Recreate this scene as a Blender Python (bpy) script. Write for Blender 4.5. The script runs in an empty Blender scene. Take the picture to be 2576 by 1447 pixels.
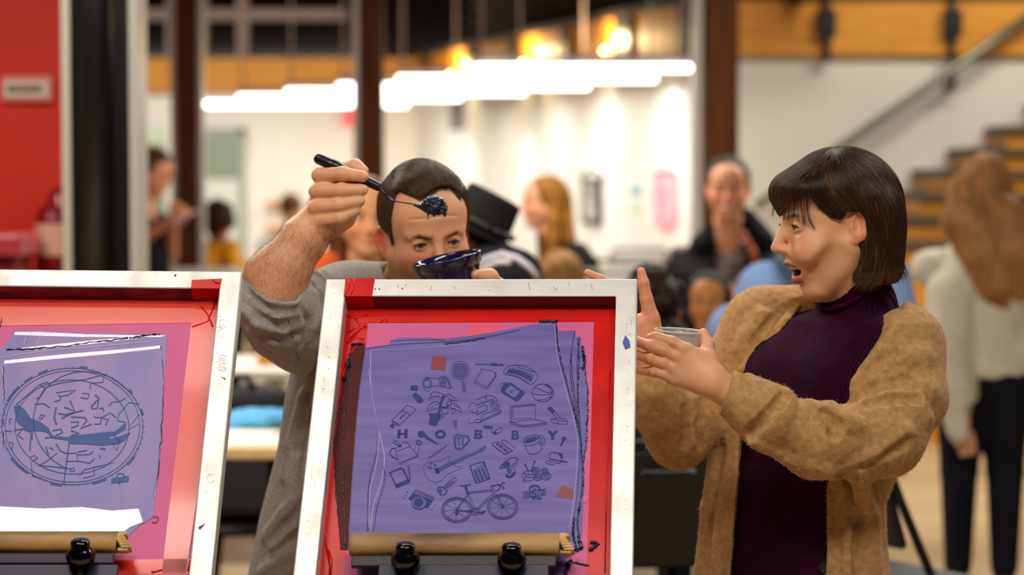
import bpy, bmesh, math, random
import numpy as np
from mathutils import Vector, Matrix

SC = bpy.context.scene
COL = SC.collection
rnd = random.Random(7)
rng = np.random.default_rng(11)

# ------------------------------------------------------------------ camera
F = 5700.0                       # focal length in photo pixels (2576 x 1447)
PITCH = math.radians(2.85)
CAMZ = 1.55
FOCUS = 3.72
cam_d = bpy.data.cameras.new('camera')
cam = bpy.data.objects.new('camera', cam_d)
COL.objects.link(cam)
cam.location = (0, 0, CAMZ)
cam.rotation_euler = (math.radians(90) - PITCH, 0, 0)
cam_d.sensor_width = 36
cam_d.lens = 36 * F / 2576
cam_d.clip_start = 0.05
cam_d.clip_end = 200
cam_d.dof.use_dof = True
cam_d.dof.focus_distance = FOCUS
cam_d.dof.aperture_fstop = 2.75
SC.camera = cam

# ------------------------------------------------------------------ view, world
SC.view_settings.view_transform = 'Standard'
SC.view_settings.look = 'None'
SC.view_settings.gamma = 1
SC.view_settings.use_curve_mapping = False
SC.view_settings.exposure = 0.0
SC.cycles.max_bounces = 6
SC.cycles.diffuse_bounces = 3
SC.cycles.glossy_bounces = 3
SC.cycles.transmission_bounces = 6
SC.cycles.transparent_max_bounces = 8
SC.cycles.sample_clamp_indirect = 4
SC.cycles.use_denoising = True
SC.cycles.caustics_reflective = False
SC.cycles.caustics_refractive = False
world = bpy.data.worlds.new('world')
SC.world = world
world.use_nodes = True
world.node_tree.nodes['Background'].inputs[0].default_value = (1.0, .93, .84, 1)
world.node_tree.nodes['Background'].inputs[1].default_value = 0.035


def lamp(name, kind, loc, energy, color=(1, .93, .83), size=1.0, size_y=None, target=None, spot=None, blend=.6, radius=.03):
    d = bpy.data.lights.new(name, kind)
    d.energy = energy
    d.color = color
    if kind == 'AREA':
        d.shape = 'RECTANGLE'
        d.size = size
        d.size_y = size_y or size
    else:
        d.shadow_soft_size = radius
    if kind == 'SPOT':
        d.spot_size = math.radians(spot)
        d.spot_blend = blend
    o = bpy.data.objects.new(name, d)
    o.location = loc
    if target is not None:
        o.rotation_euler = (Vector(target) - Vector(loc)).to_track_quat('-Z', 'Y').to_euler()
    COL.objects.link(o)
    return o


# unseen lamps added for key, fill and glare (their housings are built further down)
ADDED_LAMPS = [(-1.05, 2.715, 2.9, .8, 11), (-1.0, 3.16, 2.9, .7, 5), (.45, 2.25, 2.9, 1.6, 40), (.1, 5.3, 3.0, 1.8, 44), (2.3, 5.0, 3.0, 1.6, 44), (-2.2, 6.2, 3.0, 1.6, 80), (2.6, 10.2, 3.2, 1.8, 110), (-.6, 9.6, 3.2, 1.8, 110)]
for i, (x, y, z, ln, e) in enumerate(ADDED_LAMPS):
    lamp('added_lamp_light', 'AREA', (x, y, z - .03), e, (1, .94, .85), ln, .15 if ln < 1 else .25, (x, y, 0))
# rows of linear lamps in the back room
BACK_ROWS = [(170, 13.8, 1195, 1.31), (197, 15.3, 1000, 1.74), (215, 16.5, 850, 1.82), (229, 17.6, 720, 1.85), (243, 18.8, 600, 1.84), (259, 20.5, 500, 1.88)]
# ------------------------------------------------------------------ pixels to space
CAM = np.array([0, 0, CAMZ])
_cp, _sp = math.cos(PITCH), math.sin(PITCH)


def ray(px, py):
    u = (px - 1288) / F
    v = (723.5 - py) / F
    return np.array([u, _cp + _sp * v, -_sp + _cp * v])


def P(px, py, Y):
    d = ray(px, py)
    return CAM + d * (Y / d[1])


def V(px, py, Y):
    return Vector(P(px, py, Y))


def proj(pts):
    d = np.asarray(pts) - CAM
    f = d[..., 1] * _cp - d[..., 2] * _sp
    u = d[..., 1] * _sp + d[..., 2] * _cp
    return 1288 + F * d[..., 0] / f, 723.5 - F * u / f


def onplane(px, py, o, n):
    d = ray(px, py)
    t = np.dot(np.asarray(o) - CAM, n) / np.dot(d, n)
    return CAM + d * t


def ppm(Y):            # photo pixels per metre at depth Y
    return F / Y


# ------------------------------------------------------------------ materials
def lin(c):
    if isinstance(c, str):
        c = [int(c[i:i + 2], 16) for i in (1, 3, 5)]
    c = [x / 255 for x in c]
    return tuple(x / 12.92 if x <= .04045 else ((x + .055) / 1.055) ** 2.4 for x in c) + (1,)


MATS = {}


class MB_:
    pass


def mat(name, col=(200, 200, 200), rough=.6, metal=0, spec=.5, attr=None, noise=None, noise_scale=20, noise_stretch=None, bump=0, bump_scale=200,
        coat=0, emit=None, emit_s=1, sss=0, trans=0, ior=1.45, alpha=1, wave=None, sheen=0, rough_noise=None, bump_stretch=None, bump_dist=.002):
    """principled material; col sRGB; noise = second sRGB colour mixed in by noise; wave = (scale, axis, strength) rib bump"""
    m = bpy.data.materials.new(name)
    m.use_nodes = True
    nt = m.node_tree
    b = nt.nodes['Principled BSDF']
    I = b.inputs
    I['Base Color'].default_value = lin(col)
    I['Roughness'].default_value = rough
    I['Metallic'].default_value = metal
    I['Specular IOR Level'].default_value = spec
    I['Coat Weight'].default_value = coat
    I['Coat Roughness'].default_value = .08
    I['IOR'].default_value = ior
    I['Alpha'].default_value = alpha
    if trans:
        I['Transmission Weight'].default_value = trans
    if sheen:
        I['Sheen Weight'].default_value = sheen
    if sss:
        I['Subsurface Weight'].default_value = sss
        I['Subsurface Radius'].default_value = (1, .35, .2)
        I['Subsurface Scale'].default_value = .008
    if emit is not None:
        I['Emission Color'].default_value = lin(emit)
        I['Emission Strength'].default_value = emit_s
    N = nt.nodes.new
    L = nt.links.new
    tc = N('ShaderNodeTexCoord')

    def coords(st):
        if st is None:
            return tc.outputs['Object']
        mp = N('ShaderNodeMapping')
        mp.inputs['Scale'].default_value = st
        L(tc.outputs['Object'], mp.inputs['Vector'])
        return mp.outputs['Vector']
    base = None
    if attr:
        at = N('ShaderNodeAttribute')
        at.attribute_name = attr
        base = at.outputs['Color']
        L(base, I['Base Color'])
    if noise is not None:
        nz = N('ShaderNodeTexNoise')
        nz.inputs['Scale'].default_value = noise_scale
        nz.inputs['Detail'].default_value = 6
        L(coords(noise_stretch), nz.inputs['Vector'])
        rp = N('ShaderNodeMapRange')
        rp.inputs['From Min'].default_value = .35
        rp.inputs['From Max'].default_value = .65
        L(nz.outputs['Fac'], rp.inputs['Value'])
        mx = N('ShaderNodeMix')
        mx.data_type = 'RGBA'
        L(rp.outputs['Result'], mx.inputs['Factor'])
        if base is not None:
            mx.blend_type = 'MULTIPLY'
            L(base, mx.inputs[6])
        else:
            mx.inputs[6].default_value = lin(col)
        mx.inputs[7].default_value = lin(noise)
        L(mx.outputs[2], I['Base Color'])
        if rough_noise:
            rr = N('ShaderNodeMapRange')
            rr.inputs['To Min'].default_value = rough
            rr.inputs['To Max'].default_value = rough_noise
            L(rp.outputs['Result'], rr.inputs['Value'])
            L(rr.outputs['Result'], I['Roughness'])
    bn = None
    if bump:
        nz = N('ShaderNodeTexNoise')
        nz.inputs['Scale'].default_value = bump_scale
        nz.inputs['Detail'].default_value = 4
        L(coords(bump_stretch), nz.inputs['Vector'])
        bn = N('ShaderNodeBump')
        bn.inputs['Strength'].default_value = bump
        bn.inputs['Distance'].default_value = bump_dist
        L(nz.outputs['Fac'], bn.inputs['Height'])
        L(bn.outputs['Normal'], I['Normal'])
    if wave:
        wv = N('ShaderNodeTexWave')
        wv.wave_type = 'BANDS'
        wv.bands_direction = 'X'
        wv.inputs['Scale'].default_value = wave[0]
        wv.inputs['Distortion'].default_value = wave[3] if len(wave) > 3 else .6
        wv.inputs['Detail'].default_value = 1
        wv.inputs['Detail Scale'].default_value = .5
        mp = N('ShaderNodeMapping')
        mp.inputs['Rotation'].default_value = wave[1]
        L(tc.outputs['Object'], mp.inputs['Vector'])
        L(mp.outputs['Vector'], wv.inputs['Vector'])
        b2 = N('ShaderNodeBump')
        b2.inputs['Strength'].default_value = wave[2]
        b2.inputs['Distance'].default_value = .003
        L(wv.outputs['Fac'], b2.inputs['Height'])
        if bn is not None:
            L(bn.outputs['Normal'], b2.inputs['Normal'])
        L(b2.outputs['Normal'], I['Normal'])
    MATS[name] = m
    return m


# ------------------------------------------------------------------ objects
def link(name, data, m=None, parent=None):
    o = bpy.data.objects.new(name, data)
    COL.objects.link(o)
    if parent is not None:
        o.parent = parent
    if m is not None and hasattr(data, 'materials'):
        data.materials.append(m)
    return o


def tag(o, label, cat, group=None, kind=None):
    o['label'] = label
    o['category'] = cat
    if group:
        o['group'] = group
    if kind:
        o['kind'] = kind
    return o


def empty(name, loc=(0, 0, 0)):
    o = bpy.data.objects.new(name, None)
    o.location = loc
    o.empty_display_size = .1
    COL.objects.link(o)
    bpy.context.view_layer.update()
    return o


class MB:
    """collects geometry in world space; build() makes ONE mesh object"""

    def __init__(s):
        s.v = []
        s.f = []
        s.sm = []

    def add(s, vs, fs, smooth=False):
        o = len(s.v)
        s.v += [tuple(map(float, q)) for q in vs]
        s.f += [tuple(i + o for i in f) for f in fs]
        s.sm += [smooth] * len(fs)
        return s

    def box(s, c, size, R=None):
        R = np.eye(3) if R is None else np.asarray(R)
        h = np.asarray(size) / 2
        vs = [np.asarray(c) + R @ (h * np.array([a, b, d])) for a in (-1, 1) for b in (-1, 1) for d in (-1, 1)]
        return s.add(vs, [(0, 1, 3, 2), (4, 6, 7, 5), (0, 4, 5, 1), (2, 3, 7, 6), (0, 2, 6, 4), (1, 5, 7, 3)])

    def box2(s, lo, hi):
        lo = np.asarray(lo, float)
        hi = np.asarray(hi, float)
        return s.box((lo + hi) / 2, hi - lo)

    def tube(s, pts, r, n=8, cap=True):
        pts = [np.asarray(p, float) for p in pts]
        rs = r if hasattr(r, '__len__') else [r] * len(pts)
        vs, fs = [], []
        prev = None
        for i, p in enumerate(pts):
            t = pts[min(i + 1, len(pts) - 1)] - pts[max(i - 1, 0)]
            t = t / (np.linalg.norm(t) + 1e-12)
            if prev is None:
                a = np.cross(t, [0, 0, 1.0])
                if np.linalg.norm(a) < 1e-3:
                    a = np.cross(t, [1.0, 0, 0])
            else:
                a = prev - t * np.dot(prev, t)
            a = a / (np.linalg.norm(a) + 1e-12)
            prev = a
            b = np.cross(t, a)
            for k in range(n):
                th = 2 * math.pi * k / n
                vs.append(p + rs[i] * (a * math.cos(th) + b * math.sin(th)))
        for i in range(len(pts) - 1):
            for k in range(n):
                fs.append((i * n + k, i * n + (k + 1) % n, (i + 1) * n + (k + 1) % n, (i + 1) * n + k))
        if cap:
            fs.append(tuple(range(n))[::-1])
            fs.append(tuple((len(pts) - 1) * n + k for k in range(n)))
        return s.add(vs, fs, True)

    def lathe(s, o, axis, prof, n=24):
        """prof = [(r, h)] along axis from o"""
        ax = np.asarray(axis, float)
        ax = ax / np.linalg.norm(ax)
        a = np.cross(ax, [0, 0, 1.0])
        if np.linalg.norm(a) < 1e-3:
            a = np.array([1.0, 0, 0])
        a /= np.linalg.norm(a)
        b = np.cross(ax, a)
        vs, fs = [], []
        for r, h in prof:
            for k in range(n):
                th = 2 * math.pi * k / n
                vs.append(np.asarray(o) + ax * h + r * (a * math.cos(th) + b * math.sin(th)))
        for i in range(len(prof) - 1):
            for k in range(n):
                fs.append((i * n + k, i * n + (k + 1) % n, (i + 1) * n + (k + 1) % n, (i + 1) * n + k))
        return s.add(vs, fs, True)

    def poly(s, pts):
        return s.add(pts, [tuple(range(len(pts)))])

    def prism(s, pts, off):
        n = len(pts)
        pts = [np.asarray(p, float) for p in pts]
        q = [p + np.asarray(off) for p in pts]
        fs = [tuple(range(n)), tuple(range(2 * n - 1, n - 1, -1))]
        fs += [(i, n + i, n + (i + 1) % n, (i + 1) % n) for i in range(n)]
        return s.add(pts + q, fs)

    def build(s, name, m, parent=None, bevel=0, seg=2, tri=False):
        me = bpy.data.meshes.new(name)
        me.from_pydata(s.v, [], s.f)
        me.polygons.foreach_set('use_smooth', s.sm)
        bm = bmesh.new()
        bm.from_mesh(me)
        bmesh.ops.recalc_face_normals(bm, faces=bm.faces)
        if tri:
            bmesh.ops.triangulate(bm, faces=[f for f in bm.faces if len(f.verts) > 4])
        bm.to_mesh(me)
        bm.free()
        o = link(name, me, m)
        if parent is not None:
            o.parent = parent
            o.matrix_parent_inverse = world_of(parent).inverted()
        if bevel:
            md = o.modifiers.new('bevel', 'BEVEL')
            md.width = bevel
            md.segments = seg
            md.limit_method = 'ANGLE'
        return o


def world_of(o):
    m = o.matrix_basis.copy()
    while o.parent is not None:
        m = o.parent.matrix_basis @ o.matrix_parent_inverse @ m
        o = o.parent
    return m


# ------------------------------------------------------------------ signed-distance sculpting
def nrm(v):
    v = np.asarray(v, float)
    return v / (np.linalg.norm(v) + 1e-12)


def smin(a, b, k):
    if k <= 0:
        return np.minimum(a, b)
    h = np.maximum(k - np.abs(a - b), 0) / k
    return np.minimum(a, b) - h * h * k * .25


class SDF:
    def __init__(s):
        s.ops = []
        s.disp = None

    def _add(s, fn, c, R, k, mode):
        s.ops.append((fn, np.asarray(c, np.float32), float(R), k, mode))
        return s

    def rc(s, a, b, ra, rb=None, k=.01, mode='u'):
        rb = ra if rb is None else rb
        a = np.asarray(a, np.float32)
        b = np.asarray(b, np.float32)
        ba = b - a
        L2 = float(ba @ ba) + 1e-9

        def fn(p):
            q = p - a
            t = np.clip(q @ ba / L2, 0, 1)
            return np.linalg.norm(q - t[:, None] * ba, axis=1) - (ra + (rb - ra) * t)
        return s._add(fn, (a + b) / 2, math.sqrt(L2) / 2 + max(ra, rb), k, mode)

    def chain(s, pts, rs, k=.01, mode='u'):
        for i in range(len(pts) - 1):
            s.rc(pts[i], pts[i + 1], rs[i], rs[i + 1], k if i == 0 else min(k, .012), mode)
        return s

    def el(s, c, r, R=None, k=.01, mode='u'):
        c = np.asarray(c, np.float32)
        r = np.asarray(r, np.float32)
        Rm = np.eye(3, dtype=np.float32) if R is None else np.asarray(R, np.float32)

        def fn(p):
            q = (p - c) @ Rm
            a = np.linalg.norm(q / r, axis=1)
            b = np.linalg.norm(q / (r * r), axis=1) + 1e-9
            return a * (a - 1) / b
        return s._add(fn, c, float(r.max()), k, mode)

    def bx(s, c, h, R=None, rd=.005, k=.005, mode='u'):
        c = np.asarray(c, np.float32)
        h = np.asarray(h, np.float32)
        Rm = np.eye(3, dtype=np.float32) if R is None else np.asarray(R, np.float32)

        def fn(p):
            q = np.abs((p - c) @ Rm) - (h - rd)
            return np.linalg.norm(np.maximum(q, 0), axis=1) + np.minimum(q.max(axis=1), 0) - rd
        return s._add(fn, c, float(np.linalg.norm(h)), k, mode)

    def loft(s, rows, yaw=0, k=.02, mode='u', grow=0, rd=.03):
        """vertical stack of ellipses: rows (z, cx, cy, rx, ry); yaw turns the ellipse axes about z"""
        A = np.array(sorted(rows), np.float32)
        cz, sz = math.cos(yaw), math.sin(yaw)

        def fn(p):
            z = p[:, 2]
            cx = np.interp(z, A[:, 0], A[:, 1])
            cy = np.interp(z, A[:, 0], A[:, 2])
            rx = np.interp(z, A[:, 0], A[:, 3]) + grow
            ry = np.interp(z, A[:, 0], A[:, 4]) + grow
            dx = p[:, 0] - cx
            dy = p[:, 1] - cy
            u = dx * cz + dy * sz
            v = -dx * sz + dy * cz
            a = np.sqrt((u / rx) ** 2 + (v / ry) ** 2)
            b = np.sqrt((u / rx ** 2) ** 2 + (v / ry ** 2) ** 2) + 1e-6
            d = np.where(a < .2, (a - 1) * np.minimum(rx, ry), a * (a - 1) / b) + rd
            e = np.maximum(A[0, 0] - grow - z, z - A[-1, 0] - grow) + rd
            return np.minimum(np.maximum(d, e), 0) + np.sqrt(np.maximum(d, 0) ** 2 + np.maximum(e, 0) ** 2) - rd
        c = (A[:, :3].min(0) + A[:, :3].max(0))[[1, 2, 0]] / 2
        R = np.linalg.norm([np.ptp(A[:, 0]) / 2, np.ptp(A[:, 1]) / 2 + A[:, 3].max(), np.ptp(A[:, 2]) / 2 + A[:, 4].max()]) + grow
        return s._add(fn, c, R, k, mode)

    def carve(s, poly, y0, y1, k=.006):
        """cut away, between depths y0 and y1, what stands inside an outline given in photo pixels"""
        A = np.asarray(poly, np.float32)
        sc = 2 * F / (y0 + y1)

        def fn(p):
            x, y = proj(p)
            d = poly_sd(np.stack([x, y], 1), A) / sc
            return np.maximum(np.maximum(d, p[:, 1] - y1), y0 - p[:, 1])
        return s._add(fn, P(A[:, 0].mean(), A[:, 1].mean(), (y0 + y1) / 2), 9.0, k, 's')

    def half(s, o, n, k=.004):
        """cut away the side of a plane that n points to"""
        o = np.asarray(o, np.float32)
        n = nrm(n).astype(np.float32)
        return s._add(lambda p: -((p - o) @ n), o, 9.0, k, 's')

    def f(s, p, ops=None):
        p = np.asarray(p, np.float32)
        d = np.full(len(p), 1e3, np.float32)
        for fn, c, R, k, mode in (s.ops if ops is None else ops):
            e = fn(p)
            if mode == 'u':
                d = smin(d, e, k)
            else:
                d = -smin(-d, e, k)
        if s.disp is not None:
            d = d + s.disp(p)
        return d

    def grad(s, p, e=.0008):
        p = np.asarray(p, np.float32)
        g = np.stack([s.f(p + np.eye(3, dtype=np.float32)[i] * e) - s.f(p - np.eye(3, dtype=np.float32)[i] * e) for i in range(3)], 1)
        return g / (np.linalg.norm(g, axis=1, keepdims=True) + 1e-9)

    def trace(s, px, py, y0, y1=None, off=0):
        """first point of the surface seen at a photo pixel, from depth y0 on"""
        d = ray(px, py)
        d = d / np.linalg.norm(d)
        t = y0 / d[1]
        for _ in range(80):
            q = CAM + d * t
            e = float(s.f(q[None])[0]) - off
            if e < 2e-4:
                break
            t += e * .8
            if t * d[1] > (y1 or y0 + .9):
                t = (y1 or y0 + .9) / d[1]
                break
        return CAM + d * t

    def traces(s, px, py, y0, y1, off=0):
        d = np.array([ray(a, b_) for a, b_ in zip(px, py)])
        d /= np.linalg.norm(d, axis=1, keepdims=True)
        t = y0 / d[:, 1]
        for _ in range(50):
            e = s.f(CAM + d * t[:, None]) - off
            t = np.minimum(t + e * .8, y1 / d[:, 1])
        return CAM + d * t[:, None]

    def line(s, pts, y0, r, k=.008, mode='u', sink=.5, y1=None):
        """a fold (or crease) that follows pixels over the surface built so far; pts (px, py[, r])"""
        q = [s.trace(p[0], p[1], y0, y1) for p in pts]
        ok = [i for i, w in enumerate(q) if w[1] < (y1 or y0 + .9) - .01]
        if len(ok) < 2:
            return s
        pts = [pts[i] for i in ok]
        q = [q[i] for i in ok]
        rs = [p[2] if len(p) > 2 else r for p in pts]
        q = [w + nrm(w - CAM) * (rs[i] * sink) for i, w in enumerate(q)]
        for i in range(len(q) - 1):
            s.rc(q[i], q[i + 1], rs[i], rs[i + 1], k, mode)
        return s

    def bounds(s):
        lo = np.min([c - R for fn, c, R, k, m in s.ops if m == 'u'], 0)
        hi = np.max([c + R for fn, c, R, k, m in s.ops if m == 'u'], 0)
        return lo, hi

    def mesh(s, h, lo=None, hi=None):
        blo, bhi = s.bounds()
        lo = np.asarray(blo if lo is None else lo, float) - 3 * h
        hi = np.asarray(bhi if hi is None else hi, float) + 3 * h
        B = 16
        nb = np.ceil((hi - lo) / (B * h)).astype(int)
        gi = np.stack(np.meshgrid(*[np.arange(n) for n in nb], indexing='ij'), -1).reshape(-1, 3)
        ctr = (lo + (gi + .5) * B * h).astype(np.float32)
        br = math.sqrt(3) / 2 * B * h
        d = np.concatenate([s.f(c) for c in np.array_split(ctr, max(1, len(ctr) // 40000))])
        gi = gi[np.abs(d) < br * 1.35 + .012]
        n1 = B + 1
        loc = np.stack(np.meshgrid(np.arange(n1), np.arange(n1), np.arange(n1), indexing='ij'), -1).reshape(-1, 3)
        dims = (nb * B + 2).astype(np.int64)
        VS, ID, FS = [], [], []
        corners = [(a, b, c) for a in (0, 1) for b in (0, 1) for c in (0, 1)]
        edges = [(i, j) for i in range(8) for j in range(i + 1, 8) if sum(abs(np.subtract(corners[i], corners[j]))) == 1]
        for g in gi:
            base = g * B
            pts = (lo + (base + loc) * h).astype(np.float32)
            c = lo + (base + B / 2) * h
            ops = [o for o in s.ops if np.linalg.norm(c - o[1]) - o[2] - br * 2.1 < max(o[3], .005) + .01]
            if not any(o[4] == 'u' for o in ops):
                continue
            v = s.f(pts, ops).reshape(n1, n1, n1)
            sg = v < 0
            if sg.all() or not sg.any():
                continue
            sl = [sg[a:a + B, b:b + B, c_:c_ + B] for a, b, c_ in corners]
            cnt = np.sum(sl, 0)
            cell = np.argwhere((cnt > 0) & (cnt < 8))
            if len(cell):
                cv = np.stack([v[cell[:, 0] + a, cell[:, 1] + b, cell[:, 2] + c_] for a, b, c_ in corners], 1)
                acc = np.zeros((len(cell), 3))
                num = np.zeros(len(cell))
                for i, j in edges:
                    x = (cv[:, i] < 0) != (cv[:, j] < 0)
                    t = np.where(x, cv[:, i] / np.where(x, cv[:, i] - cv[:, j], 1), 0)
                    q = np.array(corners[i]) + t[:, None] * (np.array(corners[j]) - np.array(corners[i]))
                    acc += q * x[:, None]
                    num += x
                VS.append(lo + (base + cell + acc / num[:, None]) * h)
                gc = base + cell + 1
                ID.append((gc[:, 0] * dims[1] + gc[:, 1]) * dims[2] + gc[:, 2])
            for a in range(3):
                b, c_ = (a + 1) % 3, (a + 2) % 3
                s0 = sg[:B, :B, :B]
                sh = [slice(0, B)] * 3
                sh[a] = slice(1, B + 1)
                s1 = sg[tuple(sh)]
                e = np.argwhere(s0 != s1)
                if not len(e):
                    continue
                ins = s0[tuple(e.T)]
                gp = base + e + 1
                eb = np.eye(3, dtype=int)[b]
                ec = np.eye(3, dtype=int)[c_]
                q = np.stack([gp - eb - ec, gp - ec, gp, gp - eb], 1)
                q = (q[..., 0] * dims[1] + q[..., 1]) * dims[2] + q[..., 2]
                q[~ins] = q[~ins][:, ::-1]
                FS.append(q)
        VS = np.concatenate(VS)
        ID = np.concatenate(ID)
        FS = np.concatenate(FS)
        o = np.argsort(ID)
        VS = VS[o]
        ID = ID[o]
        ix = np.searchsorted(ID, FS)
        ix = np.clip(ix, 0, len(ID) - 1)
        ok = (ID[ix] == FS).all(1)
        return VS, ix[ok]


def poly_sd(p, A):
    """signed distance to a polygon, in its own units"""
    d = np.full(len(p), 1e9, np.float32)
    inside = np.zeros(len(p), bool)
    n = len(A)
    for i in range(n):
        a = A[i]
        b = A[(i + 1) % n]
        e = b - a
        w = p - a
        t = np.clip((w @ e) / (e @ e + 1e-9), 0, 1)
        q = w - t[:, None] * e
        d = np.minimum(d, (q * q).sum(1))
        c = (a[1] > p[:, 1]) != (b[1] > p[:, 1])
        xi = a[0] + (p[:, 1] - a[1]) * (b[0] - a[0]) / (b[1] - a[1] if abs(b[1] - a[1]) > 1e-9 else 1e-9)
        inside ^= c & (p[:, 0] < xi)
    d = np.sqrt(d)
    return np.where(inside, -d, d)


def sculpt(name, S, h, m, parent=None, paint=None, lo=None, hi=None, keep=None):
    VS, FS = S.mesh(h, lo, hi)
    me = bpy.data.meshes.new(name)
    me.vertices.add(len(VS))
    me.vertices.foreach_set('co', VS.astype(np.float32).ravel())
    me.loops.add(len(FS) * 4)
    me.polygons.add(len(FS))
    me.loops.foreach_set('vertex_index', FS.astype(np.int32).ravel())
    me.polygons.foreach_set('loop_start', np.arange(0, len(FS) * 4, 4, dtype=np.int32))
    me.polygons.foreach_set('use_smooth', np.ones(len(FS), bool))
    me.update(calc_edges=True)
    if paint is not None:
        c = np.ones((len(VS), 4), np.float32)
        c[:, :3] = paint(VS)
        a = me.color_attributes.new('Col', 'FLOAT_COLOR', 'POINT')
        a.data.foreach_set('color', c.ravel())
    o = link(name, me, m)
    if parent is not None:
        o.parent = parent
        o.matrix_parent_inverse = world_of(parent).inverted()
    return o


def lin3(c):
    return np.array(lin(c)[:3], np.float32)


def hair_obj(name, strands, r0, r1, m, parent):
    """strands: (n, k, 3) array"""
    st = np.asarray(strands, np.float32)
    n, k = st.shape[:2]
    hc = bpy.data.hair_curves.new(name)
    hc.add_curves([k] * n)
    hc.attributes['position'].data.foreach_set('vector', st.ravel())
    ra = hc.attributes.get('radius') or hc.attributes.new('radius', 'FLOAT', 'POINT')
    rr = np.tile(np.linspace(r0, r1, k, dtype=np.float32), n)
    ra.data.foreach_set('value', rr)
    o = link(name, hc, m)
    if parent is not None:
        o.parent = parent
        o.matrix_parent_inverse = world_of(parent).inverted()
    return o


def comb(S, roots, field, length, k=8, lift=(.0005, .002), noise=.1, keep=.5):
    """strands that run over the surface of S along a direction field"""
    p = np.asarray(roots, np.float32)
    n = len(p)
    L = length if hasattr(length, '__len__') else np.full(n, length)
    off = rng.uniform(lift[0], lift[1], n).astype(np.float32)
    wob = rng.normal(0, noise, (n, 3)).astype(np.float32)
    out = []
    for i in range(k):
        for _ in range(2):
            g = S.grad(p)
            p = p + g * (off - S.f(p))[:, None]
        out.append(p)
        d = field(p) + wob
        d = d - g * (d * g).sum(1, keepdims=True) * keep
        d = d / (np.linalg.norm(d, axis=1, keepdims=True) + 1e-9)
        p = p + d * (L / (k - 1))[:, None]
    return np.stack(out, 1)


def frame_dirs(fwd, up=(0, 0, 1)):
    """columns: person's left, back (minus facing), up  - a head or body facing fwd"""
    f = nrm(fwd)
    l = nrm(np.cross(up, f))
    u = np.cross(f, l)
    return np.stack([l, -f, u], 1)


def rotm(axis, deg):
    return np.array(Matrix.Rotation(math.radians(deg), 3, axis if isinstance(axis, str) else Vector(axis)))


def mesh_pts(o_):
    n = len(o_.data.vertices)
    c = np.zeros(n * 3, np.float32)
    o_.data.vertices.foreach_get('co', c)
    m_ = np.array(world_of(o_))
    return c.reshape(-1, 3) @ m_[:3, :3].T + m_[:3, 3]


# ------------------------------------------------------------------ the hall
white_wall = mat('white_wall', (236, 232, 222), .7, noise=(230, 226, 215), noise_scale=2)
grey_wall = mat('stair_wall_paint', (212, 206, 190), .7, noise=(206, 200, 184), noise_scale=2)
red_paint = mat('red_wall_paint', (220, 42, 8), .6, noise=(212, 36, 6), noise_scale=3)
floor_m = mat('pale_floor', (182, 158, 122), .45, noise=(160, 136, 100), noise_scale=1.3, noise_stretch=(.5, 2.2, 1))
plywood = mat('honey_plywood', (212, 142, 30), .5, noise=(194, 124, 22), noise_scale=7, noise_stretch=(.6, .6, 4))
timber = mat('dark_timber', (94, 50, 14), .65, spec=.15, noise=(60, 32, 8), noise_scale=5, noise_stretch=(4, 4, .4))
grey_steel = mat('grey_steel', (176, 170, 156), .45, .3)
black_steel = mat('black_steel', (14, 13, 13), .45, .3)
black_gloss = mat('black_panel', (13, 12, 12), .3, 0)
dark_ceiling = mat('dark_ceiling', (26, 20, 16), .7)
louvre_m = mat('louvre_slat', (150, 132, 112), .5, .1)
dark_glass = mat('night_glass', (9, 8, 7), .15)
mullion_m = mat('window_mullion', (140, 122, 118), .5)
rail_m = mat('handrail_steel', (132, 132, 110), .35, .7)
tread_m = mat('stair_tread', (82, 66, 46), .6)


def struct(mb, name, m, label=None, cat=None, bevel=0):
    o = mb.build(name, m, None, bevel=bevel)
    o['kind'] = 'structure'
    if label:
        o['label'] = label
        o['category'] = cat or name.split('_')[0]
    return o


ZF, ZT = 2.337, 2.672          # underside and top of the plywood gallery front
WA, WB = np.array([1.2, 15.0]), np.array([-.92, 22.0])
wdir = nrm(WB - WA)
wnor = np.array([-wdir[1], wdir[0]])
if wnor[1] > 0:
    wnor = -wnor               # towards the hall
wlen = np.linalg.norm(WB - WA)


def on_wall(px):
    """distance along the receding wall of a photo column"""
    u = (px - 1288) / F
    return (u * WA[1] - WA[0]) / (wdir[0] - u * wdir[1])


def wall_pt(sd, off, z):
    q = WA + wdir * sd + wnor * off
    return np.array([q[0], q[1], z])


mb = MB().box2((-7, -2, -.1), (7, 24, 0))
struct(mb, 'floor', floor_m, 'pale worn floor of the hall')
mb = MB().box2((-8, 21.99, 0), (WB[0], 22.3, ZF))
struct(mb, 'wall_back', white_wall, 'white wall at the far end of the hall')
mb = MB().prism([wall_pt(0, 0, 0), wall_pt(wlen, 0, 0), wall_pt(wlen, 0, ZF), wall_pt(0, 0, ZF)], (*(-wnor * .25), 0))
struct(mb, 'wall_side', white_wall, 'long white wall washed by downlights')
mb = MB().box2((WA[0], 15, 0), (7, 15.3, ZF))
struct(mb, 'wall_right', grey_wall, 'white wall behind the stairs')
mb = MB().box2((-7, 8.7, 0), (P(166, 400, 8.7)[0], 8.95, 4.4))
struct(mb, 'wall_left', red_paint, 'red wall at the left')
mb = MB().box2((-7, 9.0, 4.4), (7, 24, 4.6))
struct(mb, 'ceiling', dark_ceiling, 'dark ceiling of the hall')
struct(MB().box2((-7.2, -2, 0), (-7, 8.95, 4.4)), 'wall_front', white_wall, 'white wall far to the left of the print tables')
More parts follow.
